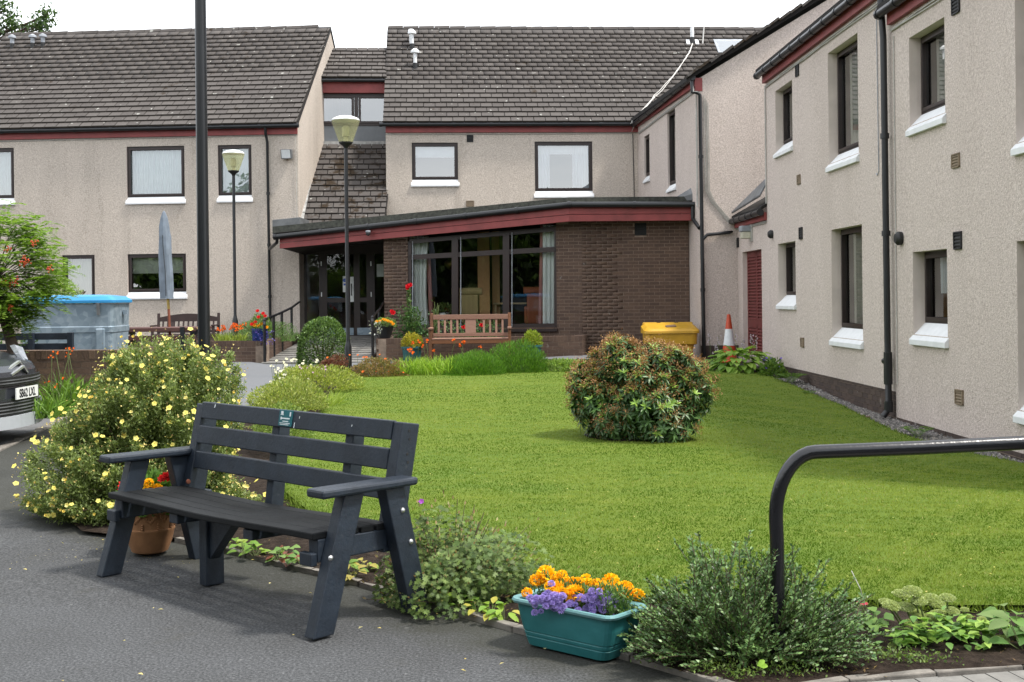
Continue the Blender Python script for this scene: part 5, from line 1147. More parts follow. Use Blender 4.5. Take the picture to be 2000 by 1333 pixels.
# ------------------------------------------------------------------ parked car, its nose in the picture
cf = V(1, -.03, 0).normalized(); cs = V(.03, 1, 0).normalized()       # forward, towards far side
pcn = at(45, 770, 12.55); co_ = V(pcn.x, pcn.y, float(gz(pcn.x, pcn.y)) - .06)    # number plate stands above this point
CR = thing('car', 'dark grey car with silver bumper lip and white number plate parked on the road', 'car', co_ - cf * 2)
def cp_(f, s_, z): q = co_ + cf * f + cs * s_; return V(q.x, q.y, co_.z + z)
# body as sections across the width
prof_c = [(0., .86), (.25, .90), (.5, .93)]
side = []
def body_ring(s_, k):                                              # outline in (f, z), rounded towards the corners
    d = -.10 * k ** 2.2 * 3.2
    return [cp_(f + (d if f > -.9 else 0), s_, z) for f, z in ((-.02, .28), (.015, .40), (.02, .62), (-.02, .78), (-.06, .84), (-.18, .90), (-.9, 1.01), (-1.35, 1.08), (-2.0, 1.66), (-2.6, 1.74), (-4.1, 1.72), (-4.35, 1.1), (-4.35, .35), (-3.2, .28))]
ss = [-.88, -.84, -.7, -.45, 0, .45, .7, .84, .88]; rings = [body_ring(s_, abs(s_)) for s_ in ss]; mb = MB(); loft(mb, rings, cap0=True, cap1=True); body = mb.build('body', 'car_grey', CR, smooth=True)
def front_z(k): return -.10 * abs(k) ** 2.2 * 3.2
def strip(nm, m_, s0, s1, z0, z1, o, dep=.03, par=CR, n=10):
    k = MB()
    for i in range(n):
        a_, b_ = s0 + (s1 - s0) * i / n, s0 + (s1 - s0) * (i + 1) / n; k.obox(cp_(o + front_z(a_), a_, z0), cp_(o + front_z(b_), b_, z0) - cp_(o + front_z(a_), a_, z0), cf * dep, V(0, 0, z1 - z0))
    return k.build(nm, m_, par)
strip('bumper_lip', 'car_silver', -.86, .86, .22, .345, .0, .055); strip('lower_grille', 'car_black', -.50, .50, .352, .495, .005, .02)
for i in range(4): strip('grille_bar', 'lead', -.49, .49, .372 + i * .033, .382 + i * .033, .022, .012)
strip('upper_grille', 'car_black', -.62, .62, .645, .735, .008, .02)
for i in range(2): strip('grille_bar', 'lead', -.60, .60, .668 + i * .03, .678 + i * .03, .025, .01)
strip('bumper_corner', 'car_silver', .50, .60, .345, .48, .0, .045, n=3)
np_ = MB(); np_.obox(cp_(.035, -.26, .505), cs * .52, cf * .012, V(0, 0, .115)); npo = np_.build('number_plate', 'plate_white', CR)
fc = bpy.data.curves.new('plate_text', 'FONT'); fc.body = 'SB62 LXL'; fc.size = .118; fc.extrude = .001; fc.align_x = 'CENTER'; fc.offset = .0025; fo = bpy.data.objects.new('plate_text_source', fc); COL.objects.link(fo)
dg = bpy.context.evaluated_depsgraph_get(); tm = bpy.data.meshes.new_from_object(fo.evaluated_get(dg)); bpy.data.objects.remove(fo); tm.materials.clear(); tm.materials.append(MATS['ink_black'])
link('plate_lettering', tm, npo, mat=frame_m(cp_(.049, .0, .523), cs * .82, V(0, 0, 1), cf))
for z0, dz in ((.75, -.06), (.80, -.10)):                              # double chevron badge
    k = MB()
    for sg in (-1, 1): k.beam(cp_(.06 + dz, 0, z0 + .075), cp_(.03 + dz + front_z(.2), sg * .19, z0), .030, .022, cf)
    k.build('badge_chevron', 'chrome', CR)
for sg in (-1, 1):
    k = MB(); k.prism([cp_(-.10 + front_z(.48), sg * .42, .80), cp_(-.10 + front_z(.84), sg * .80, .80), cp_(-.42, sg * .865, .98), cp_(-.50, sg * .82, 1.01), cp_(-.24 + front_z(.4), sg * .45, .935)], V(0, 0, .012) + cf * .05); k.build('headlight', 'headlight_lens', CR, bevel=.008)
for i in range(4): strip('bumper_stud', 'vent_pipe_white', .18 + .17 * i, .215 + .17 * i, .265, .30, .05, .02, n=1)
for f in (-.85, -3.5):
    for sg in (-1, 1): c_ = cp_(f, sg * .80, .31); w_ = MB().lathe(c_ - cs * .1, [(.2, 0), (.31, .01), (.32, .1), (.31, .19), (.2, .2)], 24, axis=cs).build('wheel', 'tyre', CR, smooth=True); MB().lathe(c_ - cs * .102, [(.02, 0), (.2, .0), (.2, .204), (.02, .204)], 16, axis=cs).build('rim', 'car_silver', w_)
k = MB(); k.prism([cp_(-1.30, -.72, 1.125), cp_(-1.30, .72, 1.125), cp_(-1.96, .62, 1.635), cp_(-1.96, -.62, 1.635)], cf * .02 + V(0, 0, .02)); k.build('windscreen', 'car_black', CR)
for sg in (-1, 1): k = MB(); k.prism([cp_(-1.7, sg * .885, 1.15), cp_(-2.1, sg * .885, 1.58), cp_(-3.9, sg * .885, 1.58), cp_(-4.1, sg * .885, 1.15)], cs * sg * .01); k.build('side_window', 'car_black', CR)
# ------------------------------------------------------------------ plants
def unit(a): return a / np.maximum(np.linalg.norm(a, axis=-1, keepdims=True), 1e-9)
def rdir(n): return unit(rng.normal(size=(n, 3)))
def tint(n, c0, c1, jit=.18):
    f = rng.random((n, 1)); c = np.asarray(c0) * (1 - f) + np.asarray(c1) * f; return np.clip(c * (1 + rng.normal(0, jit, (n, 1))), .004, 1)
def leaf_geo(P, D, L, W, C, N=None, fold=.2, curl=0., shape='q'):
    """leaf blades from base points P along D; returns verts, quads, tris, colours"""
    n = len(P); P = np.asarray(P, float); D = unit(np.asarray(D, float)); L = np.broadcast_to(np.asarray(L, float).reshape(-1, 1), (n, 1)); W = np.broadcast_to(np.asarray(W, float).reshape(-1, 1), (n, 1))
    if N is None: N = np.array([0, 0, 1.]) + rng.normal(0, .45, (n, 3))
    S = unit(np.cross(D, N)); N = np.cross(S, D)
    if shape == 'q':
        m = P + D * L * .48; vs = np.stack([P, m + S * W / 2 + N * W * fold, P + D * L - N * L * curl, m - S * W / 2 + N * W * fold], 1); q = np.arange(n)[:, None] * 4 + np.array([[0, 1, 2, 3]]); k = 4; t = None
    elif shape == 'b':                                              # strap leaf, bending over
        segs = 4; pts = []
        for i in range(segs + 1):
            f = i / segs; c = P + D * L * f - np.array([0, 0, 1.]) * (L * curl * f * f); w = W / 2 * (1 - f ** 2 * .96); pts += [c + S * w, c - S * w]
        vs = np.stack(pts, 1); k = 2 * (segs + 1); q = np.concatenate([np.arange(n)[:, None] * k + np.array([[2 * i, 2 * i + 2, 2 * i + 3, 2 * i + 1]]) for i in range(segs)]); t = None
    else:                                                           # 'l' broad leaf with a midrib
        def at_(f, w, up): return P + D * L * f + S * W * w + N * (W * abs(w) * fold * 2) - N * L * curl * f * f
        pts = [at_(0, 0, 0), at_(.16, .30, 0), at_(.16, -.30, 0), at_(.45, .5, 0), at_(.45, -.5, 0), at_(.78, .30, 0), at_(.78, -.30, 0), at_(1, 0, 0), at_(.16, 0, 0), at_(.45, 0, 0), at_(.78, 0, 0)]
        vs = np.stack(pts, 1); k = 11; b = np.arange(n)[:, None] * k
        q = np.concatenate([b + np.array([[1, 3, 9, 8]]), b + np.array([[8, 9, 4, 2]]), b + np.array([[3, 5, 10, 9]]), b + np.array([[9, 10, 6, 4]])]); t = np.concatenate([b + np.array([[0, 1, 8]]), b + np.array([[0, 8, 2]]), b + np.array([[5, 7, 10]]), b + np.array([[10, 7, 6]])])
    return vs.reshape(-1, 3), q, t, np.repeat(C, k, axis=0)
def join_geo(gs):
    vs, qs, ts, cs_, o = [], [], [], [], 0
    for v, q, t, c in gs:
        vs.append(v); cs_.append(c)
        if q is not None: qs.append(q + o)
        if t is not None: ts.append(t + o)
        o += len(v)
    return np.concatenate(vs), (np.concatenate(qs) if qs else None), (np.concatenate(ts) if ts else None), np.concatenate(cs_)
def plant_mesh(name, gs, mat='leaf'): v, q, t, c = join_geo(gs); return np_mesh(name, v, q, t, c, mat)
def foliage(name, gs, parent, mat='leaf'): return stuff(link(name, plant_mesh(name, gs, mat), parent))
def dome(n, rx, ry, rz, shell=.35, zmin=-.15, lump=.12, seed=1):
    """points and outward directions in the outer part of a lumpy dome"""
    r2 = np.random.default_rng(seed); d = unit(rng.normal(size=(n * 2, 3))); d = d[d[:, 2] > zmin][:n]
    k = r2.normal(size=(7, 3)) * 3.2; ph = r2.random(7) * 6.3; lum = 1 + lump * np.sin(d @ k.T + ph).sum(1) / 2.2
    rad = (1 - shell * rng.random(len(d)) ** 1.6) * lum; return d * rad[:, None] * np.array([rx, ry, rz]), d
def tubes(name, paths, r, mat, parent):
    mb = MB()
    for p in paths: mb.tube(p, r, 5, caps=False)
    o_ = mb.build(name, mat, parent, smooth=True)
    return stuff(o_) if parent is not None and len(paths) > 1 else o_
def bush(name, label, c, rx, ry, rz, n, L, W, c0, c1, mat='leaf', cat='shrub', shell=.4, lump=.12, up=.5, zmin=-.1, seed=1, fold=.2, shape='q', group=None, stems=8, lift=0.):
    r = thing(name, label, cat, c, group); P, d = dome(n, rx, ry, rz, shell, zmin, lump, seed); n = len(P); D = unit(d + np.array([0, 0, up]) + rng.normal(0, .6, (n, 3)))
    P = P + np.array([c.x, c.y, c.z + lift]); P[:, 2] = np.maximum(P[:, 2], c.z + .01)
    foliage('foliage', [leaf_geo(P, D, L * rng.uniform(.7, 1.25, n), W * rng.uniform(.8, 1.2, n), tint(n, c0, c1), shape=shape, fold=fold)], r, mat)
    if stems:
        tubes('stems', [[c + V(random.uniform(-.05, .05), random.uniform(-.05, .05), -.02), c + V(math.cos(a_) * rx * .4, math.sin(a_) * ry * .4, rz * .45 + lift), c + V(math.cos(a_) * rx * .75, math.sin(a_) * ry * .75, rz * .75 + lift)] for a_ in np.linspace(0, 6.28, stems, endpoint=False)], .012, 'twig', r)
    return r
def look(px0, px1, pyb, pyt, Y=None):
    """base centre, half width and height of a plant seen between these pixels"""
    g = gnd((px0 + px1) / 2, pyb) if Y is None else at((px0 + px1) / 2, pyb, Y)
    s = g.y / F; return g, (px1 - px0) / 2 * s, (pyb - pyt) * s
def flower_mesh(name, petals, r, c_pet, c_eye, rows=1, cup=.25, eye=.25, mat='petal'):
    gs = []
    for k in range(rows):
        a = np.arange(petals) * 2 * np.pi / petals + k * .37; f = 1 - .22 * k; el = cup + .38 * k; D = np.stack([np.cos(a) * math.cos(el), np.sin(a) * math.cos(el), np.full(petals, math.sin(el))], 1)
        gs.append(leaf_geo(np.zeros((petals, 3)) + np.array([0, 0, .002 * k]), D, r * f, r * f * 6.0 / petals * 1.05, np.clip(np.tile(c_pet, (petals, 1)) * rng.uniform(.82, 1.12, (petals, 1)), 0, 1), N=np.tile([0, 0, 1.], (petals, 1)), fold=.08))
    a = np.arange(6) * np.pi / 3; gs.append(leaf_geo(np.zeros((6, 3)) + np.array([0, 0, .003 + .004 * rows]), np.stack([np.cos(a), np.sin(a), np.full(6, .5)], 1), r * eye, r * eye * .9, np.tile(c_eye, (6, 1)), N=np.tile([0, 0, 1.], (6, 1))))
    return plant_mesh(name, gs, mat)
def basis(z, spin=None):
    z = Vector(z).normalized(); x = z.orthogonal().normalized(); y = z.cross(x); a = random.uniform(0, 6.28) if spin is None else spin
    return x * math.cos(a) + y * math.sin(a), y * math.cos(a) - x * math.sin(a), z
def place(name, me, parent, p, z, s=1.): x, y, z = basis(z); return link(name, me, parent, mat=frame_m(p, x * s, y * s, z * s))
def toward_cam(p, k=.6): d = (V(0, 0, CAMZ) - Vector(p)).normalized(); return d * k

# ---- lawn: short blades where single ones show, thinning with distance
def inside(px_, py_, poly):
    res = np.zeros(len(px_), bool); j = len(poly) - 1
    for i in range(len(poly)):
        xi, yi, xj, yj = poly[i].x, poly[i].y, poly[j].x, poly[j].y
        m_ = ((yi > py_) != (yj > py_)) & (px_ < (xj - xi) * (py_ - yi) / (yj - yi + 1e-12) + xi); res ^= m_; j = i
    return res
n = 620000; Yb = 5.2 + (21.5 - 5.2) * rng.random(n) ** 1.9; Xb = rng.uniform(-.52, .52, n) * Yb + .03 * Yb
m_ = inside(Xb, Yb, LAWN); Xb, Yb = Xb[m_], Yb[m_]; n = len(Xb)
Zb = gz(Xb, Yb) + .046; hgt = rng.uniform(.007, .019, n); lean = rng.normal(0, .55, (n, 2)); a = rng.random(n) * 6.28; wd_ = (.0016 + .00035 * Yb)
B0 = np.stack([Xb, Yb, Zb], 1); S_ = np.stack([np.cos(a), np.sin(a), np.zeros(n)], 1) * wd_[:, None]; T_ = B0 + np.stack([lean[:, 0] * hgt, lean[:, 1] * hgt, hgt], 1)
gv = np.stack([B0 + S_, B0 - S_, T_], 1).reshape(-1, 3)
pat = np.zeros(n); r3 = np.random.default_rng(5)
for wl_, am in ((5., .5), (2.4, .5), (1.1, .5), (.5, .55), (.25, .6), (.13, .6)):
    for _ in range(5): k3 = r3.normal(size=2) * 2 * np.pi / wl_ * .7; pat += am * np.sin(Xb * k3[0] * .8 + Yb * k3[1] * 1.3 + r3.random() * 6.3) / 2.0
pat = np.clip(.48 + .40 * pat + .10 * np.sign(np.sin(2 * np.pi * (Yb + .12 * Xb) / 1.05)), 0, 1)
gc_ = np.clip(np.array([.078, .140, .014]) * (1 - pat[:, None]) + np.array([.205, .262, .046]) * pat[:, None] + rng.normal(0, .009, (n, 1)) * np.array([1.1, 1, .4]), .01, 1)
dry = rng.random(n) < .02 + .07 * (pat > .8); gc_[dry] = np.array([.30, .29, .11])
stuff(tag(link('grass', np_mesh('grass', gv, tris=np.arange(3 * n).reshape(-1, 3), col=np.repeat(gc_, 3, 0), mats='grass_blade')), 'short mown green grass covering the lawn', 'grass'))

fr_p = []
for p_, q_ in zip(LAWN, LAWN[1:] + LAWN[:1]):
    k_ = int(min(1400, (q_ - p_).length * 3600 / max(p_.y, 4)))
    for f in rng.random(k_): fr_p.append(list(p_.lerp(q_, f)))
fr_p = np.array(fr_p); n = len(fr_p); fr_p[:, :2] += rng.normal(0, .018, (n, 2)); fr_p[:, 2] = gz(fr_p[:, 0], fr_p[:, 1]) + .018
stuff(tag(link('grass', plant_mesh('grass_fringe', [leaf_geo(fr_p, rng.normal(0, .8, (n, 3)) + np.array([0, -.2, .9]), rng.uniform(.035, .075, n), .0045 + .0004 * fr_p[:, 1], tint(n, (.08, .14, .02), (.19, .25, .055)))], 'grass_blade')), 'longer untrimmed grass along the edge of the lawn', 'grass'))

# ---- yellow-flowered potentilla behind the bench
c, rx, rz_h = look(70, 500, 1030, 690); c = gnd(294, 1000); sc = c.y / F
PO = thing('flowering_shrub', 'broad shrub with many small yellow flowers behind the black bench', 'shrub', c)
rx, rz_h = 203 * sc, 300 * sc; tips, gs, fl_pts = [], [], []
nsh = 620; P, d = dome(nsh, rx, rx * .75, rz_h, .30, -.35, .10, 4); P[:, 2] = np.where(P[:, 2] < 0, P[:, 2] * .30, P[:, 2]); P += np.array([c.x, c.y, c.z + .14])
n = 150000; k = rng.integers(0, len(P), n); f = rng.random((n, 1)) ** .7; o = np.array([c.x, c.y, c.z + .1])
up_d = unit(d * .9 + np.array([0, 0, .55])); shoot = P[k] + up_d[k] * (f - .75) * .20 + rng.normal(0, .030, (n, 3)) * (1.15 - f * .6)
inn = rng.random(n) < .24; shoot[inn] = o + (P[k][inn] - o) * rng.uniform(.45, .95, (inn.sum(), 1)) + rng.normal(0, .04, (inn.sum(), 3)); shoot[:, 2] = np.maximum(shoot[:, 2], c.z + .015)
D = unit(up_d[k] * .7 + rng.normal(0, .6, (n, 3))); gs.append(leaf_geo(shoot, D, rng.uniform(.018, .034, n), rng.uniform(.009, .014, n), tint(n, (.105, .150, .045), (.225, .275, .098), .22)))
foliage('foliage', gs, PO)
tubes('stems', [[V(c.x + random.uniform(-.1, .1), c.y + random.uniform(-.1, .1), c.z), V(*(o + (P[i] - o) * .5)), V(*P[i]), V(*(P[i] + up_d[i] * .04))] for i in range(0, len(P), 7)], .003, 'twig', PO)
fm = [flower_mesh('flower', 5, .020, (.86, .76, .20), (.66, .42, .04)), flower_mesh('flower', 5, .018, (.84, .77, .30), (.7, .48, .08), cup=.6), flower_mesh('flower', 5, .016, (.76, .62, .16), (.5, .28, .07), cup=.9)]
cnt = 0; order = rng.permutation(len(P) * 2)
for i in order:
    i = i % len(P); p = V(*(P[i] + up_d[i] * random.uniform(.075, .12) + rng.normal(0, .02, 3)))
    if (p - V(0, 0, CAMZ)).dot(V(*d[i])) > .10 * (p.length): continue
    if cnt >= 285: break
    cnt += 1; place('flower', random.choices(fm, (6, 3, 2))[0], PO, p, V(*d[i]) * .5 + toward_cam(p, .7) + V(*rng.normal(0, .35, 3)) + V(0, 0, .5), random.uniform(.8, 1.2))
n = 3600; k = rng.integers(0, len(P), n); foliage('buds', [leaf_geo(P[k] + up_d[k] * rng.uniform(.03, .10, (n, 1)) + rng.normal(0, .03, (n, 3)), rdir(n), .016, .012, tint(n, (.74, .66, .26), (.46, .30, .12)))], PO, 'petal')

# ---- rhododendron on the lawn
c = gnd(1243, 862); s = c.y / F; RH = thing('rhododendron', 'round rhododendron with brown seed heads standing alone on the lawn', 'shrub', c); hw, ht = 140 * s, 205 * s
P, d = dome(1050, hw * .89, hw * .80, ht * .49, .26, -.85, .115, 3); P += np.array([c.x, c.y, c.z + ht * .42]); P[:, 2] = np.maximum(P[:, 2], c.z + .07); gs = []; seed_gs = []
for i in range(len(P)):
    ax = unit(d[i] * .8 + np.array([0, 0, .75]) + rng.normal(0, .15, 3)); x, y, z = basis(ax); new = rng.random() < (.55 if d[i][2] > -.1 else .10)
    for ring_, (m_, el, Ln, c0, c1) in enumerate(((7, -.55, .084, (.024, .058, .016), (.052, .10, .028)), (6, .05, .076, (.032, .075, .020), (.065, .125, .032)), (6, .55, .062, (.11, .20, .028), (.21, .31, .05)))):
        if ring_ == 2 and not new: continue
        an = np.arange(m_) * 2 * np.pi / m_ + rng.random() * 6; X, Y_, Z = np.array(x), np.array(y), np.array(z)
        D = np.cos(an)[:, None] * X * math.cos(el) + np.sin(an)[:, None] * Y_ * math.cos(el) + Z * math.sin(el) + rng.normal(0, .12, (m_, 3))
        gs.append(leaf_geo(np.tile(P[i] + Z * (.012 * ring_ - .01), (m_, 1)), D, Ln * rng.uniform(.8, 1.15, m_), Ln * .30, tint(m_, c0, c1, .12), N=np.tile(Z, (m_, 1)), fold=.12, curl=.10, shape='l'))
    if rng.random() < (.95 if d[i][2] > .12 else .36):
        m_ = 40; D = unit(np.array(z) * .9 + rng.normal(0, .65, (m_, 3))); seed_gs.append(leaf_geo(P[i] + rng.normal(0, .024, (m_, 3)) + np.array(z) * .028, D, rng.uniform(.016, .03, m_), .011, tint(m_, (.20, .085, .038), (.48, .29, .15), .25)))
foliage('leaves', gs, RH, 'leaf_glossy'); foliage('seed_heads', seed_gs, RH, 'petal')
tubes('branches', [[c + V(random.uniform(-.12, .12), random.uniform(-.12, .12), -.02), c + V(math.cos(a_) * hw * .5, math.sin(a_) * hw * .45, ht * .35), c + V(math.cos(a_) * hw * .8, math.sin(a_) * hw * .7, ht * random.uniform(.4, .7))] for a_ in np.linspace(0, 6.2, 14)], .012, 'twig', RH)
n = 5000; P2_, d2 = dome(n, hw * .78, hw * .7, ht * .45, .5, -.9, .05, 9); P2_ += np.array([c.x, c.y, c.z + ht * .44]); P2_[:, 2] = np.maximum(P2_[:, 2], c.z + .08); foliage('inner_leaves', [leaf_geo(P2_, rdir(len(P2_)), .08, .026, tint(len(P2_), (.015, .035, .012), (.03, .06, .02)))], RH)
sh = [V(c.x + hw * .72 * math.cos(a_) * (1 + .06 * math.sin(3 * a_)), c.y + hw * .62 * math.sin(a_), 0) for a_ in np.linspace(0, 6.283, 28, endpoint=False)]; sheet('soil_patch', sh, .056, 'soil', .2, .003)

# ---- clipped hedge ball by the lamp post
c = gnd(632, 722); c = V(at(632, 700, 22.4).x, 22.4, .19); s = 22.4 / F; HB = thing('clipped_bush', 'glossy dome-clipped hedge bush beside the lamp post at the ramp', 'shrub', c)
n = 15000; dd = unit(rng.normal(size=(n * 2, 3))); dd = dd[dd[:, 2] > -.05][:n]; n = len(dd); sup = 1 / (np.abs(dd[:, 0]) ** 2.8 + np.abs(dd[:, 1]) ** 2.8 + np.abs(dd[:, 2]) ** 2.6) ** (1 / 2.7)
Pp = dd * sup[:, None] * np.array([50 * s, 50 * s, 103 * s]) * (1 - .10 * rng.random((n, 1))) * (1 + .02 * np.sin(dd @ rng.normal(0, 5, (3, 1)))); Pp[:, 2] = np.where(Pp[:, 2] < 0, 0, Pp[:, 2]); low = rng.random(n) < .35; Pp[low, 2] *= rng.random(low.sum())
rr_ = np.hypot(Pp[:, 0], Pp[:, 1]); fix = low & (Pp[:, 2] < 70 * s); Pp[fix, :2] *= (48 * s / np.maximum(rr_[fix], .01))[:, None] * rng.uniform(.92, 1.03, (fix.sum(), 1))
Pp += np.array([c.x, c.y, c.z]); foliage('foliage', [leaf_geo(Pp, dd + rng.normal(0, .7, (n, 3)), rng.uniform(.028, .045, n), rng.uniform(.018, .026, n), tint(n, (.035, .08, .018), (.12, .19, .04), .25), shape='q')], HB, 'leaf_glossy')
tubes('stems', [[c, c + V(math.cos(a_) * .2, math.sin(a_) * .2, .5)] for a_ in np.linspace(0, 6, 6)], .015, 'twig', HB)

# ---- planting round the back of the lawn
def blades(name, label, px0, px1, pyb, pyt, n, w, c0, c1, flowers=None, curl=.35, cat='plant', Y=None, depth=.35, spread=.5, mat='leaf', group=None):
    c, hw_, h_ = look(px0, px1, pyb, pyt, Y); r = thing(name, label, cat, c, group); P = np.stack([c.x + rng.uniform(-1, 1, n) * hw_ * .85, c.y + rng.uniform(-1, 1, n) * depth, np.full(n, c.z)], 1)
    D = np.array([0, 0, 1.]) + rng.normal(0, spread, (n, 3)) * np.array([1, .7, .1]); L = h_ * rng.uniform(.65, 1.2, n); foliage('leaves', [leaf_geo(P, D, L, w * rng.uniform(.7, 1.3, n), tint(n, c0, c1), N=rng.normal(0, 1, (n, 3)) * np.array([1, 1, .1]), curl=curl, shape='b')], r, mat)
    if flowers:
        nf, cf0, cf1, sz = flowers; st = []; m_ = flower_mesh('flower', 5, sz, cf0, cf1, cup=.8)
        for i in range(nf):
            b_ = V(*P[rng.integers(0, n)]); t_ = b_ + V(random.uniform(-.14, .14), random.uniform(-.1, .1), h_ * random.uniform(.8, 1.25)); st.append([b_, b_.lerp(t_, .6) + V(0, 0, .04), t_])
            for k_ in range(3): place('flower', m_, r, t_ + V(random.uniform(-.03, .03), random.uniform(-.03, .03), random.uniform(-.04, .01)), V(random.uniform(-1, 1), -.8, .6), random.uniform(.8, 1.2))
        tubes('flower_stems', st, .004, 'stem_green', r)
    return r
OR = ((.72, .13, .015), (.75, .3, .03))
blades('crocosmia', 'bright green strap leaves with orange flowers in front of the teak bench', 770, 905, 733, 678, 900, .018, (.14, .26, .02), (.27, .38, .05), (9, *OR, .030), Y=20.6)
blades('crocosmia', 'tall fine bright green blades just left of the dark mound', 880, 965, 733, 672, 900, .014, (.12, .24, .02), (.23, .35, .04), (3, *OR, .028), Y=20.9)
blades('crocosmia', 'orange-flowered crocosmia clump against the old low brick wall', 90, 165, 800, 690, 150, .022, (.07, .15, .015), (.15, .25, .04), (5, *OR, .016), Y=13.4, depth=.25)
blades('crocosmia', 'low orange-flowered clump between car and yellow shrub', 70, 125, 815, 745, 130, .022, (.07, .15, .02), (.15, .25, .04), (4, *OR, .016), Y=12.9, depth=.2)
blades('grass_clump', 'yellow-green grassy clump near the left end of the lawn', 560, 665, 800, 745, 500, .012, (.16, .24, .03), (.30, .36, .08), None, Y=15.6)
blades('crocosmia', 'orange and yellow flowers in the planter under the far lamp post', 418, 485, 668, 640, 260, .014, (.14, .22, .03), (.28, .32, .05), (22, *OR, .03), Y=25.5, depth=.2)
bush('heather_mound', 'dark green feathery mound at the lawn edge below the right teal pot', V(*look(965, 1062, 733, 678, 20.9)[0]), .55, .4, .47, 9000, .07, .010, (.045, .12, .012), (.12, .24, .03), up=1.6, shell=.55, seed=2, stems=0)
bush('heather_mound', 'smaller dark green feathery mound between the grass blades', V(*look(860, 985, 735, 690, 20.4)[0]), .52, .35, .36, 6000, .07, .010, (.05, .14, .012), (.13, .25, .03), up=1.6, shell=.55, seed=5, stems=0)
bush('ground_cover', 'pale green leafy ground cover behind the rhododendron', V(*look(1050, 1135, 728, 705, 21.0)[0]), .5, .35, .22, 2600, .05, .026, (.10, .18, .03), (.25, .34, .09), seed=6, stems=0)
bush('geranium_plant', 'reddish-brown fading geranium beside the lamp post base', V(*look(690, 790, 735, 706, 20.3)[0]), .5, .35, .26, 2800, .04, .022, (.10, .12, .03), (.26, .15, .07), seed=7, stems=0)
bush('sedum_plant', 'dark red sedum in front of the clipped hedge bush', V(*look(622, 680, 722, 696, 20.0)[0]), .24, .2, .22, 1500, .03, .02, (.10, .035, .03), (.18, .08, .05), seed=8, stems=0)
bush('mixed_border', 'yellow-green border plants with tiny white and lilac flowers left of the lawn', V(*look(530, 690, 760, 716, 17.6)[0]), .62, .7, .33, 6500, .045, .018, (.14, .20, .03), (.34, .36, .09), seed=9, stems=0)
bush('mixed_border', 'loose yellow-green plants between yellow shrub and lawn', V(*look(500, 620, 800, 740, 14.6)[0]), .42, .6, .32, 5200, .04, .015, (.13, .19, .03), (.32, .34, .10), seed=10, stems=0)
bush('mixed_border', 'green weedy plants at the bench end of the lawn edge', V(*look(500, 600, 860, 790, 11.6)[0]), .28, .6, .30, 3800, .035, .014, (.08, .14, .025), (.22, .28, .07), seed=12, stems=0)
def specks(name, label, px0, px1, py0, py1, Y, n, r_, col, stem=.2, cat='flower'):
    rt = thing(name, label, cat, at((px0 + px1) / 2, py1, Y)); m_ = flower_mesh('flower', 6, r_, col, tuple(x * .8 for x in col), cup=.5); st = []
    for i in range(n):
        p = at(random.uniform(px0, px1), random.uniform(py0, py1), Y + random.uniform(-.3, .3)); place('flower', m_, rt, p, V(random.uniform(-.5, .5), -.7, .8), random.uniform(.7, 1.3)); st.append([p - V(random.uniform(-.05, .05), 0, stem), p])
    tubes('stems', st, .003, 'stem_green', rt)
specks('yarrow', 'sprinkle of tiny cream yarrow heads above the path edge', 530, 620, 702, 745, 17.8, 46, .026, (.68, .66, .5)); specks('yarrow', 'few white flower heads beside the path and yellow shrub', 528, 560, 715, 760, 16.5, 16, .024, (.7, .68, .55))
specks('thrift', 'pale lilac flowers among yellow-green border plants', 580, 640, 715, 745, 17.4, 22, .02, (.5, .32, .45)); specks('poppy', 'scattered orange flowers at the border edge', 640, 790, 690, 730, 20.2, 16, .026, (.65, .16, .03))
specks('geranium', 'violet flowers beside the red louvred door', 1492, 1526, 700, 722, 21.5, 14, .024, (.22, .14, .6))

# ---- hosta with single leaves, and its pale flower spikes
def hosta_leaf(name, L, W, c0): return plant_mesh(name, [leaf_geo(np.zeros((1, 3)), np.array([[1., 0, 0]]), L, W, np.array([c0]), N=np.array([[0, 0, 1.]]), fold=.13, curl=.35, shape='l')], 'leaf')
hc_ = V(at(1445, 720, 22.0).x, 22.0, float(gz(4.1, 22))); HO = thing('hosta', 'large light green hosta in front of the red louvred door', 'plant', hc_)
hm = [hosta_leaf('leaf', .20, .125, c_) for c_ in ((.16, .27, .035), (.21, .33, .05), (.13, .23, .03), (.25, .36, .07), (.10, .19, .03))]
for i in range(270):
    d_ = unit(rng.normal(size=3)); d_[2] = abs(d_[2]); rr2 = .72 + .28 * rng.random(); p = hc_ + V(d_[0] * .64 * rr2, d_[1] * .5 * rr2, d_[2] * .44 * rr2); out = V(d_[0], d_[1] - .25, -.35 + .5 * d_[2] + random.uniform(-.2, .2)).normalized(); nz = V(d_[0] * .5, d_[1] * .5 - .2, 1.1); y = nz.cross(out).normalized(); z = out.cross(y)
    link('leaf', random.choice(hm), HO, mat=frame_m(p, out, y, z))
st = []; fmh = flower_mesh('flower', 5, .03, (.62, .54, .68), (.7, .65, .7), cup=1.0)
for i in range(15):
    x_ = random.choice((random.uniform(1388, 1412), random.uniform(1432, 1452), 1470)); b0 = V(*at(x_, 720, 22.3)); t_ = at(x_ + random.uniform(-8, 8), random.uniform(652, 690), 22.35); st.append([V(b0.x, b0.y, hc_.z), t_])
    for k_ in range(5): place('flower', fmh, HO, t_ - V(random.uniform(-.03, .03), .02, .035 * k_), V(random.uniform(-1, 1), -.6, -.2), random.uniform(.7, 1.1))
tubes('flower_stems', st, .004, 'stem_green', HO)
bush('leafy_plant', 'dark green low leafy plant between hosta and wing wall', V(*look(1490, 1530, 738, 705, 21.3)[0]), .22, .25, .28, 900, .06, .03, (.05, .11, .02), (.14, .22, .04), seed=14, stems=0)
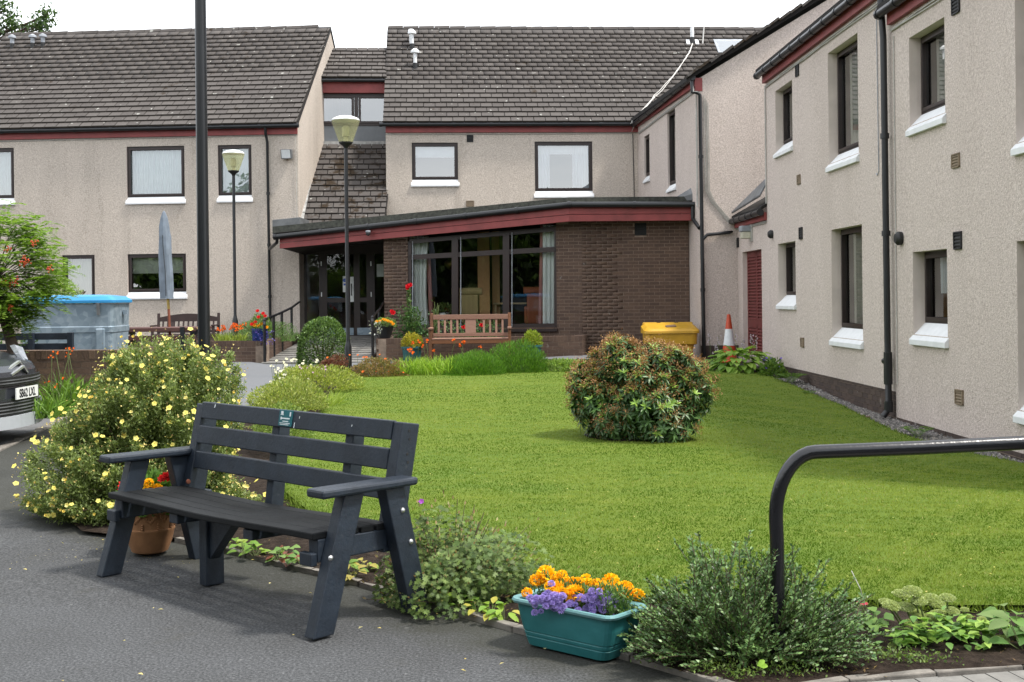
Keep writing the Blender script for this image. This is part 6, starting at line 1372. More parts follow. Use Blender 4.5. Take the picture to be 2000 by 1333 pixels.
def fern(label, px, py, h_, n=9):
    c_ = gnd(px, py); r = thing('fern', label, 'fern', c_); gs_ = []
    for i in range(n):
        a_ = 6.28 * i / n + random.uniform(-.2, .2); dr_ = np.array([math.cos(a_), math.sin(a_), 0]); m_ = 13; f = np.linspace(.12, 1, m_)[:, None]; sp = np.array(c_) + dr_ * f * h_ * .75 + np.array([0, 0, 1]) * (f * h_ * 1.2 - f * f * h_ * .7)
        sd_ = np.cross(dr_, [0, 0, 1.])
        for sg in (-1, 1): gs_.append(leaf_geo(sp, np.tile(sd_ * sg, (m_, 1)) + dr_ * .35, h_ * .28 * np.sin(np.pi * (1 - f * .92)).ravel() + .01, h_ * .09, tint(m_, (.06, .13, .02), (.13, .22, .04)), N=np.tile([0, 0, 1.], (m_, 1))))
    foliage('fronds', gs_, r)
fern('small fern on the gravel near the hosta end of the wing wall', 1545, 752, .34); fern('fern on the gravel to the right of the downpipe foot', 1792, 858, .25, 7); fern('tiny fern at the lawn edge on the gravel', 1580, 775, .16, 6)
# gravel along the wing
gp_ = P2(*[(1480, 733), (1545, 757), (1640, 797), (1750, 852), (1850, 885), (2000, 915), (2200, 958)]); wline = [WW.pt(u_, 0, .01) for u_ in (15.5, 11, 8, 5, 2.9)]
GP = gp_ + wline; sheet('gravel_strip', GP, .012, 'gravel', .35)
n = 26000; gu = rng.uniform(2.5, 15.5, n); go_ = rng.uniform(.0, 1.5, n); GXp = WW.p0.x + WW.u.x * gu + WW.n.x * go_; GYp = WW.p0.y + WW.u.y * gu + WW.n.y * go_; m_ = inside(GXp, GYp, GP); GXp, GYp = GXp[m_], GYp[m_]; n = len(GXp)
oc = np.array([[1, 0, 0], [0, 1, 0], [-1, 0, 0], [0, -1, 0], [0, 0, .8], [0, 0, -.5]], float); of = np.array([[0, 1, 4], [1, 2, 4], [2, 3, 4], [3, 0, 4]]); sz = rng.uniform(.010, .026, n); rot = rng.random(n) * 6.28; ca, sa = np.cos(rot), np.sin(rot)
vv = oc[None] * sz[:, None, None] * rng.uniform(.6, 1.3, (n, 6, 1)); vx = vv[..., 0] * ca[:, None] - vv[..., 1] * sa[:, None]; vy = vv[..., 0] * sa[:, None] + vv[..., 1] * ca[:, None]
vv = np.stack([vx + GXp[:, None], vy + GYp[:, None], vv[..., 2] + (gz(GXp, GYp) + .015 + rng.random(n) * .012)[:, None]], -1).reshape(-1, 3)
stuff(tag(link('gravel', np_mesh('gravel', vv, tris=(of[None] + 6 * np.arange(n)[:, None, None]).reshape(-1, 3), mats='gravel')), 'grey loose gravel along the foot of the wing wall', 'gravel'))

# ---- pots by the entrance
def small_bush(root, c, r_, h_, n, c0, c1, L=.05, W=.02, seed=3, mat='leaf'): P, d = dome(n, r_, r_, h_, .4, -.1, .08, seed); P += np.array([c.x, c.y, c.z]); foliage('foliage', [leaf_geo(P, d + rng.normal(0, .5, (len(P), 3)) + np.array([0, 0, .4]), L, W, tint(len(P), c0, c1))], root, mat)
small_bush(POT1, pc1 + V(0, 0, .29), .20, .27, 1400, (.22, .24, .02), (.42, .33, .05)); small_bush(POT2, pc2 + V(0, 0, .29), .19, .29, 1400, (.14, .22, .02), (.34, .38, .06))
small_bush(POT3, pc3 + V(0, 0, .22), .20, .30, 700, (.06, .12, .02), (.14, .22, .04)); small_bush(POT4, pc4 + V(0, 0, .25), .22, .16, 700, (.07, .14, .03), (.18, .26, .08))
def pompon(c0, c1, r_=.030, n=90):
    d_ = rdir(n * 2); d_ = d_[d_[:, 2] > -.25][:n]; n = len(d_); S3 = d_ * np.array([1, 1, .62]); D_ = unit(S3 * .7 + np.array([0, 0, .25]) + rng.normal(0, .25, (n, 3))); gs2 = [leaf_geo(S3 * r_ * .72, D_, r_ * .50, r_ * .55, tint(n, c0, c1, .08), N=S3 + np.array([0, 0, .6]), fold=-.10)]
    return plant_mesh('marigold', gs2, 'petal')
ma = [pompon((.86, .42, .004), (.94, .58, .012)), pompon((.84, .36, .003), (.92, .50, .008))]; red = flower_mesh('flower', 8, .05, (.66, .015, .015), (.5, .01, .01), rows=3, cup=.3); ora = flower_mesh('flower', 8, .05, (.85, .38, .01), (.8, .3, .01), rows=3, cup=.3); red2 = flower_mesh('flower', 7, .06, (.62, .008, .018), (.42, .005, .01), rows=3, cup=.45)
for x_, y_, m_ in ((505, 620, red), (514, 613, red), (518, 618, red), (503, 608, red), (492, 634, red), (499, 630, red), (497, 636, ora), (505, 637, ora), (510, 634, ora), (515, 632, ora), (521, 640, ora)): p = at(x_, y_, 25.05); place('flower', m_, POT3, p, V(0, -1, .7), .95)
for x_, y_ in ((735, 629), (742, 628), (748, 625), (752, 626), (757, 628), (763, 630), (767, 634)): p = at(x_ + 1, y_, 25.65); place('flower', ora, POT4, p, V(random.uniform(-.3, .3), -.8, .8), .9)
n = 60; P = np.array([at(random.uniform(723, 745), random.uniform(628, 655), 25.6) for _ in range(n)]); foliage('trailing_flowers', [leaf_geo(P, rdir(n), .05, .035, tint(n, (.6, .62, .6), (.75, .77, .75)))], POT4, 'petal')
n = 90; P = np.array([at(random.uniform(496, 535), random.uniform(645, 672), 25.0) for _ in range(n)]); foliage('trailing_flowers', [leaf_geo(P, rdir(n), .04, .03, tint(n, (.10, .07, .38), (.2, .16, .5)))], POT3, 'petal')
# roses in front of the window
def rose(label, px0, px1, pyb, pyt, Y, n, blooms, seed):
    c_, hw_, h_ = look(px0, px1, pyb, pyt, Y); r = thing('rose_bush', label, 'shrub', c_); P, d = dome(n, hw_, hw_ * .6, h_, .8, 0, .22, seed); P += np.array([c_.x, c_.y, c_.z]); foliage('foliage', [leaf_geo(P, d + rng.normal(0, .6, (n, 3))[:len(P)], .065, .042, tint(len(P), (.035, .085, .03), (.10, .18, .07)))], r, 'leaf')
    tubes('stems', [[c_, c_ + V(random.uniform(-.6, .6) * hw_, random.uniform(-.2, .2), h_ * random.uniform(.7, 1.))] for _ in range(9)], .008, 'stem_green', r)
    for x_, y_ in blooms: place('flower', red2, r, at(x_, y_, Y - .15), V(random.uniform(-.3, .3), -.9, .5), random.uniform(.9, 1.2))
    return r
RO = rose('tall red rose bush in front of the curtain left of the teak bench', 770, 842, 662, 600, 26.6, 1100, ((797, 560), (802, 558), (796, 564), (765, 609), (768, 612)), 21)
P = np.array([at(800 + random.uniform(-12, 12) * (1 - f) - 2, 640 - 72 * f, 26.5) for f in rng.random(150)]); foliage('tall_shoot', [leaf_geo(P, rdir(150), .07, .045, tint(150, (.05, .11, .03), (.12, .2, .06)))], RO)
tubes('long_stem', [[at(806, 650, 26.5), at(802, 600, 26.5), at(799, 562, 26.5)]], .01, 'stem_green', RO)
rose('low rose bush with few red blooms behind the teak bench', 850, 1000, 668, 628, 26.6, 650, ((905, 640), (940, 636)), 22)
rose('rose shoots beside the teak bench and the plant pot', 838, 862, 660, 590, 26.7, 120, (), 23)
c_ = at(870, 622, 27.6); r = thing('indoor_plant', 'potted leafy plant in a white bowl inside the lounge window', 'plant', V(c_.x, 28.3, fl + .5)); k = at(868, 618, 28.3); MB().lathe(V(k.x, 28.3, k.z - .12), [(.06, 0), (.12, .08), (.11, .18), (.12, .2)], 16).build('bowl', 'curtain_white', r, smooth=True); small_bush(r, V(k.x, 28.3, k.z + .06), .2, .2, 300, (.06, .1, .02), (.2, .25, .08), .08, .03); MB().box(k.x - .25, k.x + .25, 28.1, 28.5, k.z - .16, k.z - .12).build('stand', 'pale_wood', r)
bush('hebe_hedge', 'blue-green rounded hebe mound behind the ramp handrail', V(*look(443, 575, 668, 621, 26.9)[0]), .76, .6, .5, 9000, .045, .010, (.07, .14, .04), (.17, .27, .09), up=1.2, seed=16, shell=.4, stems=6)

# ---- rowan, variegated shrub and far tree on the left
rc = V(at(22, 690, 14.2).x, 14.2, .1); RW = thing('rowan_tree', 'young rowan with orange berry clusters at the left edge by the car', 'tree', rc); cr_c = at(-10, 545, 14.2)
tk = [rc, at(26, 680, 14.2), at(10, 630, 14.2), cr_c, cr_c + V(-.1, 0, .6)]; MB().tube(tk, [.075, .07, .055, .045, .02], 10).build('trunk', 'bark', RW, smooth=True); br_ = []; tips = []
for i in range(80):
    d_ = unit(rng.normal(size=3)); d_[2] = d_[2] * .8 + .15; t_ = cr_c + V(d_[0] * .62 + .02, d_[1] * .6, d_[2] * .72 + .02); br_.append([cr_c.lerp(t_, .1), cr_c.lerp(t_, .55) + V(0, 0, .07), t_]); tips.append(t_)
for x_, y_ in ((60, 455), (85, 505), (95, 560), (70, 480), (55, 610), (40, 440), (30, 650), (110, 548), (80, 575)): t_ = at(x_ - 8, y_, 14.1 + random.uniform(-.2, .2)); tips.append(t_); br_.append([cr_c, cr_c.lerp(t_, .6) + V(0, 0, .08), t_])
tubes('branches', br_, .005, 'bark', RW); gs_ = []
for t_ in tips:
    for k_ in range(20):
        a_ = rng.random() * 6.28; dr_ = unit(np.array([math.cos(a_), math.sin(a_), rng.uniform(-.5, .5)])); b0 = np.array(t_) + rng.normal(0, .10, 3); m_ = 7; f = np.linspace(.15, 1, m_)[:, None]; sp = b0 + dr_ * f * .17 - np.array([0, 0, 1]) * f * f * .05; sd_ = unit(np.cross(dr_, [0, 0, 1.]))
        for sg in (-1, 1): gs_.append(leaf_geo(sp, np.tile(sd_ * sg, (m_, 1)) + dr_ * .5, .062, .024, tint(m_, (.085, .17, .018), (.20, .30, .045)), N=np.tile([0, 0, 1.], (m_, 1)) + rng.normal(0, .3, (m_, 3))))
foliage('crown', gs_, RW); bmesh_ = MB().lathe(V(0, 0, 0), [(.001, -.008), (.007, -.004), (.008, .002), (.001, .009)], 6).mesh('berry', 'cone_orange')
for x_, y_ in ((65, 476), (50, 514), (47, 508), (97, 525), (30, 549), (8, 553), (19, 602), (15, 490), (20, 555)):
    p = at(x_, y_, 13.7); k = MB()
    for i in range(16): q_ = p + V(*rng.normal(0, .022, 3)); k.lathe(q_, [(.001, -.009), (.008, -.004), (.009, .002), (.001, .009)], 6)
    stuff(k.build('berry_cluster', 'cone_orange', RW, smooth=True))
bush('variegated_shrub', 'grey-green variegated shrub behind the blue-lidded bin', V(*at(110, 640, 19.3)), .62, .6, .75, 5200, .06, .02, (.10, .16, .05), (.34, .38, .20), seed=31, shell=.7)
bush('dark_shrub', 'dark foliage low between rowan trunk and metal bin', V(at(12, 640, 16.9).x, 16.9, .1), .5, .4, .9, 2600, .06, .03, (.03, .06, .02), (.08, .14, .03), seed=32, shell=.8)
def big_tree(name, label, base, h_, r_, n, seed, c0=(.03, .06, .015), c1=(.09, .15, .03), leaf=.40, group=None):
    t_ = thing(name, label, 'tree', base, group); top_ = base + V(0, 0, h_); r2 = random.Random(seed); MB().tube([base, base + V(.1, 0, h_ * .4), base + V(-.1, .1, h_ * .75), top_ - V(0, 0, .4)], [.28, .22, .12, .04], 10).build('trunk', 'bark', t_, smooth=True); tips_ = []; br2 = []
    for i in range(46):
        f = r2.uniform(.10, .97); o_ = base + V(0, 0, h_ * f); a_ = r2.uniform(0, 6.28); rr3 = r_ * (1.05 - abs(f - .55) * 1.3) * r2.uniform(.5, 1); t2 = o_ + V(math.cos(a_) * rr3, math.sin(a_) * rr3, r2.uniform(.1, .9)); br2.append([o_ - V(0, 0, .3), o_.lerp(t2, .5), t2]); tips_.append(t2)
    tubes('branches', br2, .05, 'bark', t_); k_ = rng.integers(0, len(tips_), n); P = np.array([list(q_) for q_ in tips_])[k_] + rng.normal(0, 1, (n, 3)) * np.array([.55, .55, .40]); foliage('crown', [leaf_geo(P, rdir(n), leaf, leaf * .55, tint(n, c0, c1, .3))], t_); return t_
bt_ = thing('tree', 'leafy branches of a tree rising above the tiled roof at the top left corner', 'tree', V(-17.6, 40, 0)); bt_c = V(-18.3, 40, 0)
MB().tube([bt_c, bt_c + V(0, 0, 5), bt_c + V(.1, 0, 11)], [.3, .22, .1], 8).build('trunk', 'bark', bt_, smooth=True); br2, gs_ = [], []
for x_, y_ in ((8, 20), (20, 35), (30, 52), (55, 55), (72, 48), (85, 55), (90, 32), (95, 28), (88, 48), (12, 8), (2, 60), (40, 62), (-20, 0), (-40, 30), (-20, 55), (18, 50), *[(random.uniform(-260, -30), random.uniform(-60, 60)) for _ in range(40)]):
    t2 = at(x_, y_, 40 + random.uniform(-.5, .5)); br2.append([bt_c + V(0, 0, 8.5), (bt_c + V(0, 0, 9.5)).lerp(t2, .6), t2]); n = 70; gs_.append(leaf_geo(np.array(t2) + rng.normal(0, .16, (n, 3)), rdir(n), .17, .08, tint(n, (.025, .055, .02), (.075, .12, .04))))
tubes('branches', br2, .03, 'bark', bt_); foliage('crown', gs_, bt_)
for i, (x_, y_, h_) in enumerate(((-13, -14, 8.2), (-7, -16, 7.6), (-1.5, -15, 7.4), (3.2, -17, 6.0), (8, -15, 6.6), (13.5, -15, 7.6), (-19, -10, 8.2), (-4.5, -14.5, 7.0))): big_tree('tree', 'leafy tree behind the hedge across the road, ' + ('second', 'third', 'fifth', 'sixth', 'seventh', 'last', 'first', 'fourth')[i] + ' in its row', V(x_, y_, 0), h_, 3.3, 9000, 40 + i, group='trees across from the lounge')

for i, (x_, y_, h_) in enumerate(((-16, 9, 4.6), (-17, 3, 5.0), (-16.5, -3, 5.6))): big_tree('tree', ('lowest', 'middle', 'tallest')[i] + ' of three dense trees across the car park', V(x_, y_, 0), h_, 3.2, 9000, 60 + i, group='trees across the car park')
hg = thing('hedge', 'long dark hedge across from the lounge, mirrored in its windows', 'hedge', V(0, -10.5, 0)); n = 16000
P = np.stack([rng.uniform(-26, 20, n), -10.5 + rng.normal(0, .45, n), rng.random(n) ** .8 * 3.3], 1); foliage('foliage', [leaf_geo(P, rdir(n), .30, .20, tint(n, (.02, .045, .012), (.06, .10, .025), .3))], hg)
mb = MB(); mb.box(-26, 20, -11.0, -10.6, 0, 2.9); mb.build('inner_twigs', 'twig', hg)

# ---- foreground bed: geranium mound, arching shrub, sedum, leafy edging plants
c = gnd(880, 1175); s = c.y / F; GE = thing('geranium_mound', 'spreading green hardy geranium behind the right end of the black bench', 'shrub', c); hw, ht = 178 * s, 165 * s
n = 6000; P, d = dome(n, hw, hw * .72, ht, .8, -.02, .24, 51); n = len(P); P += np.array([c.x + .0, c.y + .06, c.z]); P[:, 2] += rng.uniform(-.02, .03, n); P[:, 2] = np.maximum(P[:, 2], c.z + .015); gs = []
NN = unit(d * .5 + np.array([0, -.35, .9]) + rng.normal(0, .45, (n, 3))); X1 = unit(np.cross(NN, rng.normal(size=(n, 3)))); Y1 = np.cross(NN, X1); cl = tint(n, (.055, .100, .024), (.15, .205, .056), .22); szs = rng.uniform(.75, 1.25, n)
for k in range(7): a_ = (k - 3) * .78; gs.append(leaf_geo(P, X1 * math.cos(a_) + Y1 * math.sin(a_), .018 * szs * (1 - .05 * abs(k - 3)), .0072 * szs, cl, N=NN, fold=.1))
foliage('foliage', gs, GE); n = 700; k = rng.integers(0, len(P), n); foliage('seed_heads', [leaf_geo(P[k] + d[k] * rng.uniform(.01, .09, (n, 1)) + np.array([0, 0, .02]), d[k] + np.array([0, 0, .6]), .024, .010, tint(n, (.30, .17, .10), (.45, .40, .22)))], GE, 'petal')
tubes('stems', [[c + V(random.uniform(-.1, .1), random.uniform(-.1, .1), 0), V(*P[i]) * .5 + c * .5, V(*(P[i] + d[i] * .08 + np.array([0, 0, .02])))] for i in range(0, len(P), 60)], .0016, 'twig', GE)
pf = flower_mesh('flower', 5, .016, (.42, .10, .55), (.3, .1, .4)); 
for x_, y_ in ((823, 980),): place('flower', pf, GE, at(x_, y_, c.y + .1), V(0, -1, .6), 1)

c = gnd(1458, 1296); s = c.y / F; LO = thing('arching_shrub', 'small-leaved glossy dark shrub with arching twigs around the handrail post', 'shrub', c); st, Pl, Dl = [], [], []
for i in range(260):
    x_ = random.uniform(-1.05, 1.1); hgt_ = (.36 * math.exp(-(abs(x_) / .95) ** 3) + .05) * random.uniform(.25, 1.05) + (.10 if random.random() < .05 and abs(x_ - .1) < .35 else 0); y_ = random.uniform(-.17, .28); b0 = c + V(x_ * .12, y_ * .3, 0); t_ = c + V(x_ * .47 + random.uniform(-.05, .05), y_, hgt_)
    if random.random() < .25: t_.z = c.z + .02 + random.random() * .08; t_.y -= .06
    mid = b0.lerp(t_, .5) + V(0, 0, .06); pts = [b0.lerp(mid, f).lerp(mid.lerp(t_, f), f) for f in np.linspace(0, 1, 7)]; st.append(pts)
    for tw in range(3):
        f0 = random.uniform(.35, .9); o_ = b0.lerp(mid, f0).lerp(mid.lerp(t_, f0), f0); e_ = o_ + (t_ - b0).normalized() * .09 + V(random.uniform(-.07, .07), random.uniform(-.06, .06), random.uniform(-.02, .07)); st.append([o_, e_])
for pts in st:
    Ltot = sum((b_ - a_).length for a_, b_ in zip(pts[:-1], pts[1:])); k = max(3, int(Ltot / .0125))
    for i in range(k):
        f = (i + .5) / k; g = f * (len(pts) - 1); i0 = int(g); a_, b_ = pts[i0], pts[min(i0 + 1, len(pts) - 1)]; p = a_.lerp(b_, g - i0); dr_ = (b_ - a_).normalized()
        if f < .12 and len(pts) > 3: continue
        for sg in (-1, 1): sd_ = dr_.cross(V(random.uniform(-.4, .4), random.uniform(-.4, .4), 1)).normalized() * sg; Pl.append(list(p)); Dl.append(list(sd_ + dr_ * .7 + V(0, 0, .2)))
n = len(Pl); foliage('leaves', [leaf_geo(np.array(Pl), np.array(Dl), rng.uniform(.016, .027, n), rng.uniform(.009, .013, n), tint(n, (.038, .088, .026), (.12, .195, .06), .22), N=rng.normal(0, .7, (n, 3)) + np.array([0, -.5, .8]))], LO, 'leaf_glossy'); tubes('twigs', st, .0016, 'twig', LO)
for x_, y_ in ((1500, 1302), (1494, 1290)):
    link('bindweed_leaf', hosta_leaf('bindweed_leaf', .035, .022, (.25, .42, .05)), LO, mat=frame_m(at(x_, y_, 4.62), *[Vector(q_) for q_ in basis(V(0, -1, .8))]))

SD = thing('sedum_plant', 'pale green sedum with flat cream-green flower heads at the near right', 'plant', gnd(1850, 1265)); c = gnd(1850, 1255); sl = [plant_mesh('leaf', [leaf_geo(np.zeros((1, 3)), np.array([[1., 0, 0]]), .055, .032, np.array([c_]), N=np.array([[0, 0, 1.]]), fold=.16, curl=.15, shape='l')], 'leaf') for c_ in ((.17, .30, .06), (.22, .36, .07), (.28, .41, .08), (.13, .25, .06))]; st = []
heads = [(1760, 1163, 1.), (1782, 1157, 1.1), (1742, 1186, 1.1), (1768, 1188, 1.), (1730, 1178, .8), (1795, 1177, .9), (1818, 1172, 1.1), (1830, 1182, 1.), (1850, 1170, .9), (1835, 1205, 1.2), (1815, 1212, 1.), (1790, 1200, .9), (1860, 1195, .8), (1778, 1219, .8), (1884, 1192, .5), (1890, 1205, .5), (1745, 1262, .6), (1955, 1252, .9), (1918, 1210, .5)]
def head_mesh():
    n = 800; a_ = rng.random(n) * 6.28; r_ = np.sqrt(rng.random(n)) * .036; P = np.stack([r_ * np.cos(a_), r_ * np.sin(a_), .012 * (1 - (r_ / .034) ** 2) + rng.random(n) * .004], 1); return plant_mesh('flower_head', [leaf_geo(P, np.array([0, 0, 1.]) + rng.normal(0, .5, (n, 3)), .009, .009, tint(n, (.34, .42, .16), (.56, .60, .32), .1))], 'petal')
hdm = [head_mesh() for _ in range(3)]
for x_, y_, k in heads:
    Yh = c.y + random.uniform(-.05, .12) if y_ < 1225 else c.y - .1; p = at(x_, y_, Yh); place('flower_head', random.choice(hdm), SD, p, V(random.uniform(-.15, .15), -.25, 1), k); b0 = V(p.x * .55 + c.x * .45, Yh + .02, 0.0); st.append([b0, p])
tubes('stems', st, .004, 'stem_green', SD)
spots = [(1800, 1235), (1780, 1260), (1830, 1240), (1860, 1250), (1760, 1275), (1810, 1275), (1880, 1225), (1840, 1290), (1870, 1285), (1900, 1260), (1930, 1295), (1950, 1290), (1910, 1290), (1750, 1245), (1920, 1230), (1885, 1300), (1800, 1215), (1850, 1220)]
for x_, y_ in spots:
    p0_ = at(x_, y_, c.y - .05 + random.uniform(-.12, .1)); p0_.z = max(p0_.z, .045)
    for k in range(15):
        a_ = random.uniform(0, 6.28); out = V(math.cos(a_), math.sin(a_) - .3, random.uniform(-.25, .55)).normalized(); y = V(0, 0, 1).cross(out).normalized(); link('leaf', random.choice(sl), SD, mat=frame_m(p0_ + V(random.uniform(-.05, .05), random.uniform(-.05, .05), random.uniform(-.03, .04)), out, y, out.cross(y)))
def leafy(label, pts, Lf, Wf, cols, name='ground_plant', n=9, cat='plant', group=None):
    c_ = gnd(*pts[0]); r = thing(name, label, cat, c_, group); ml = [hosta_leaf('leaf', Lf, Wf, q_) for q_ in cols]; st_ = []
    for x_, y_ in pts:
        b0 = gnd(x_, y_)
        for k in range(n):
            a_ = random.uniform(0, 6.28); h_ = Lf * random.uniform(.3, 1.3); p = b0 + V(math.cos(a_) * Lf * .6, math.sin(a_) * Lf * .5, h_); out = V(math.cos(a_), math.sin(a_) - .35, random.uniform(-.2, .5)).normalized(); y = V(0, -.25, 1).cross(out).normalized(); link('leaf', random.choice(ml), r, mat=frame_m(p, out, y, out.cross(y))); st_.append([b0, p])
    tubes('stalks', st_, .0018, 'stem_green', r)
leafy('light green crinkled leaves under the bench seat beside the kerb', [(455, 1075), (475, 1085), (498, 1090)], .06, .045, ((.19, .30, .04), (.25, .34, .06), (.13, .24, .03)))
leafy('round green heuchera leaves with reddish undersides below the bench', [(545, 1100), (570, 1105), (590, 1110), (560, 1090)], .05, .05, ((.12, .23, .05), (.17, .28, .07), (.20, .07, .04)))
leafy('yellow-green leaves at the kerb between the bench leg and seat', [(690, 1135), (712, 1120), (672, 1125)], .055, .04, ((.19, .29, .03), (.12, .22, .03), (.33, .28, .06)))
leafy('yellowing strap leaves at the kerb left of the teal trough', [(905, 1195), (935, 1205), (960, 1212), (985, 1215), (880, 1188)], .06, .034, ((.21, .32, .04), (.15, .27, .04), (.36, .33, .06)))
leafy('green bergenia leaves beside the right end of the trough', [(1250, 1250), (1275, 1245), (1262, 1225)], .075, .04, ((.10, .20, .03), (.15, .25, .04), (.20, .30, .06)))
leafy('heuchera with small pink flowers between the arching shrub and sedum', [(1700, 1240), (1715, 1225), (1685, 1232)], .05, .05, ((.08, .16, .03), (.12, .21, .04)))
leafy('lobed oak-leaf plant at the right picture edge', [(1985, 1255), (2000, 1275), (1970, 1240), (2020, 1262)], .10, .07, ((.08, .17, .035), (.12, .22, .05), (.15, .22, .07)))
specks('heuchera_flower', 'tiny coral pink flowers on a thin stem beside the sedum', 1672, 1700, 1168, 1185, 5.6, 7, .009, (.60, .10, .14), .1)
for lab, pts_ in (('low weeds and moss tufts at the kerb below the arching shrub', ((1380, 1318), (1420, 1322), (1450, 1335), (1330, 1300))), ('low weeds on the soil between the arching shrub and the kerb stones', ((1560, 1318), (1600, 1300), (1640, 1290), (1530, 1325))), ('low green weeds beside the kerb under the sedum', ((1760, 1300), (1800, 1305), (1720, 1290)))):
    r = thing('weeds', lab, 'plant', gnd(*pts_[0])); gs_ = []
    for q_ in pts_: g_ = np.array(gnd(*q_)); n = 130; Pw = g_ + rng.normal(0, 1, (n, 3)) * np.array([.07, .035, 0]); Pw[:, 2] = .02 + rng.random(n) * .035; gs_.append(leaf_geo(Pw, rng.normal(0, .8, (n, 3)) + np.array([0, 0, .5]), .016, .008, tint(n, (.05, .10, .02), (.15, .21, .05))))
    foliage('foliage', gs_, r)
# dry straw stalks
gd = gnd(1700, 1235); tubes('dry_stalk', [[gnd(1700, 1215), at(1680, 1150, gd.y), at(1663, 1115, gd.y + .02)]], .002, 'cable_white', None); tag(bpy.data.objects['dry_stalk'], 'thin dry straw stalk leaning over the lawn beside the sedum', 'stalk')

# ---- flowers in the near trough and the terracotta pot
def trough_pt(a_, b_, z): return V(tc.x, tc.y, z) + tu * a_ + tv * b_
n = 1500; P = np.array([list(trough_pt(random.uniform(-.20, .24), random.uniform(-.06, .09), random.uniform(.16, .27))) for _ in range(n)]); foliage('foliage', [leaf_geo(P, rng.normal(0, .7, (n, 3)) + np.array([0, 0, .6]), .035, .008, tint(n, (.035, .085, .02), (.09, .16, .035)))], TR)
mari = [(1067, 1120, 1.15), (1048, 1131, .85), (1097, 1122, .7), (1029, 1155, .62), (1092, 1138, 1.15), (1113, 1138, .95), (1075, 1143, .7), (1124, 1156, 1.05), (1115, 1171, .6), (1093, 1148, .95), (1145, 1129, .7), (1130, 1136, .7), (1147, 1140, .85), (1169, 1143, 1.0), (1193, 1134, 1.05), (1221, 1149, 1.05), (1246, 1160, .8), (1094, 1155, .8)]
st = []
for i, (x_, y_, k) in enumerate(mari):
    Yf = tc.y + (.07 if y_ < 1140 else .0) - (.07 if y_ > 1150 and x_ < 1140 else 0); p = at(x_, y_ + 3, Yf); place('marigold', ma[i % 2], TR, p, V(random.uniform(-.3, .3), -.75, .9), k * 1.15); st.append([V(p.x * .85 + tc.x * .15, p.y + .02, .17), p])
tubes('stems', st, .003, 'stem_green', TR)
def puff():
    n = 220; d_ = rdir(n); d_[:, 2] = np.abs(d_[:, 2]); return plant_mesh('lilac_flower', [leaf_geo(d_ * .010, d_ + rng.normal(0, .3, (n, 3)), .010, .004, tint(n, (.36, .27, .72), (.56, .46, .90), .1))], 'petal')
pfm = [puff() for _ in range(3)]
for i in range(110):
    if i < 50: x_, y_ = random.gauss(1078, 17), random.gauss(1170, 8)
    else: x_, y_ = random.gauss(1160, 19), random.gauss(1177, 11)
    y_ += abs(x_ - (1078 if i < 50 else 1160)) * .25; place('lilac_flower', random.choice(pfm), TR, at(x_, y_, tc.y - .10 + random.uniform(-.03, .02)), V(random.uniform(-.4, .4), -.6, .8), random.uniform(.7, 1.05))
place('lilac_flower', pfm[0], TR, at(1095, 1192, tc.y - .12), V(0, -.6, .8), 1.1); place('lilac_flower', pfm[1], TR, at(1100, 1187, tc.y - .12), V(0, -.6, .8), 1.)
small_bush(PT, pc + V(0, 0, .25), .17, .20, 900, (.04, .10, .02), (.12, .22, .04), .05, .03)
for x_, y_, m_, k in ((243, 948, red, .8), (240, 955, red, .7), (325, 932, red, .75), (331, 934, red, .75), (318, 936, red, .7), (290, 945, ma[0], 1.0), (289, 955, ma[0], .9), (308, 954, ma[0], .9), (304, 957, ma[1], .8), (312, 956, ma[0], .8)): place('flower', m_, PT, at(x_, y_, 7.12), V(random.uniform(-.2, .2), -.8, .8), k)
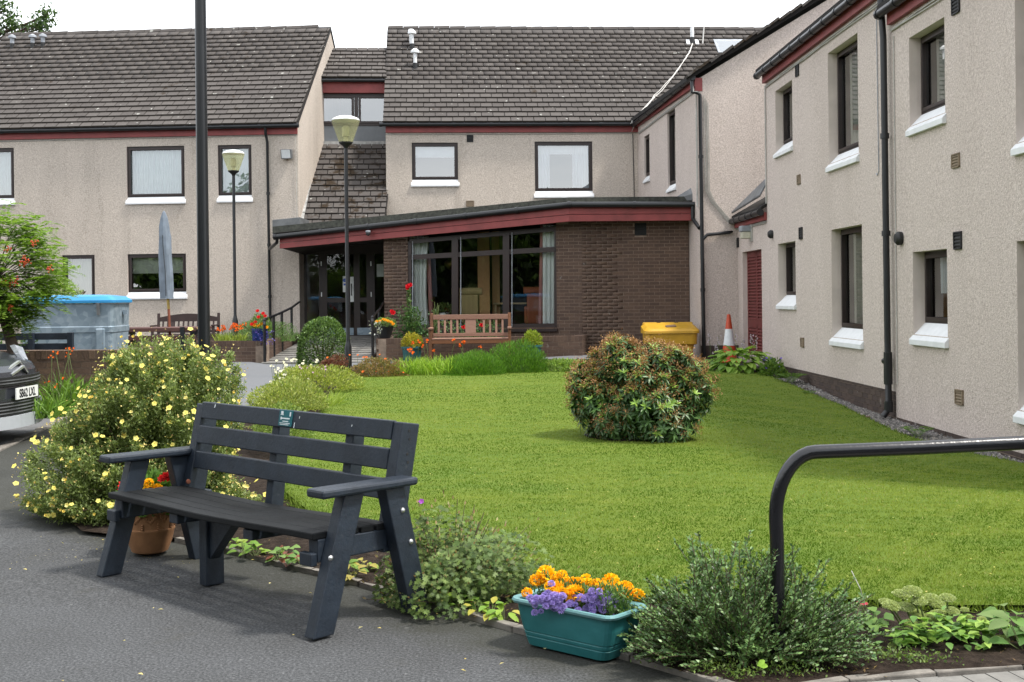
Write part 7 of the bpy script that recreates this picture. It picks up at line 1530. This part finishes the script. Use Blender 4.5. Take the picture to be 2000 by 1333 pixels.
# fallen leaves and petals
lit = []
for x_, y_ in ((700, 1230), (790, 1345), (908, 1290), (900, 1310), (530, 1140), (520, 1070), (160, 1095), (190, 1075), (145, 1090), (200, 1055), (45, 1113), (22, 1112), (320, 1192), (300, 1190), (245, 1253), (570, 1242), (745, 1229), (490, 1095), (280, 1320), (125, 1332), (1063, 1268), (975, 1300), (610, 1160), (350, 1130), (120, 1060), (95, 1075), (1410, 1330)): p = gnd(x_, y_); lit.append((p.x, p.y, p.z + .004))
for _ in range(90):
    p = gnd(random.uniform(20, 420), random.uniform(1045, 1110)); lit.append((p.x, p.y, p.z + .003))
nl = 27; n = len(lit); P = np.array(lit); Ls = np.where(np.arange(n) < nl, rng.uniform(.012, .03, n), rng.uniform(.004, .008, n))
ok = np.array([not inside(np.array([q_[0]]), np.array([q_[1]]), BED)[0] for q_ in lit]); P, Ls = P[ok], Ls[ok]; n = len(P)
stuff(tag(link('leaf_litter', plant_mesh('leaf_litter', [leaf_geo(P, rng.normal(0, 1, (n, 3)) * np.array([1, 1, .15]), Ls, Ls * .6, tint(n, (.50, .38, .08), (.62, .56, .28)), N=np.tile([0, 0, 1.], (n, 1)))], 'petal')), 'small yellow leaves and petals scattered on the asphalt', 'litter'))
n = 340; P = []
while len(P) < n:
    p = gnd(random.uniform(700, 2000), random.uniform(740, 1200))
    if inside(np.array([p.x]), np.array([p.y]), LAWN)[0]: P.append([p.x, p.y, p.z + .068])
P = np.array(P); stuff(tag(link('clover_leaves', plant_mesh('clover_leaves', [leaf_geo(P, rng.normal(0, 1, (n, 3)) * np.array([1, 1, .2]), .016, .012, tint(n, (.12, .22, .03), (.45, .36, .12)), N=np.tile([0, 0, 1.], (n, 1)))], 'leaf')), 'clover and a few dead leaves lying on the lawn', 'leaves'))
# a little litter and low weeds on the soil along the kerb
P = []
while len(P) < 1500:
    p = gnd(random.uniform(350, 2000), random.uniform(1050, 1330)); i_ = np.array([p.x]), np.array([p.y])
    if inside(*i_, BED)[0] and not inside(*i_, LAWN)[0]: P.append([p.x, p.y, p.z + .012])
P = np.array(P); n = len(P); stuff(tag(link('bed_litter', plant_mesh('bed_litter', [leaf_geo(P, rng.normal(0, 1, (n, 3)) * np.array([1, 1, .35]), rng.uniform(.008, .028, n), .009, tint(n, (.10, .06, .035), (.30, .22, .08)), N=np.tile([0, 0, 1.], (n, 1)))], 'petal')), 'brown dead leaves and bits on the soil of the flower bed', 'litter'))
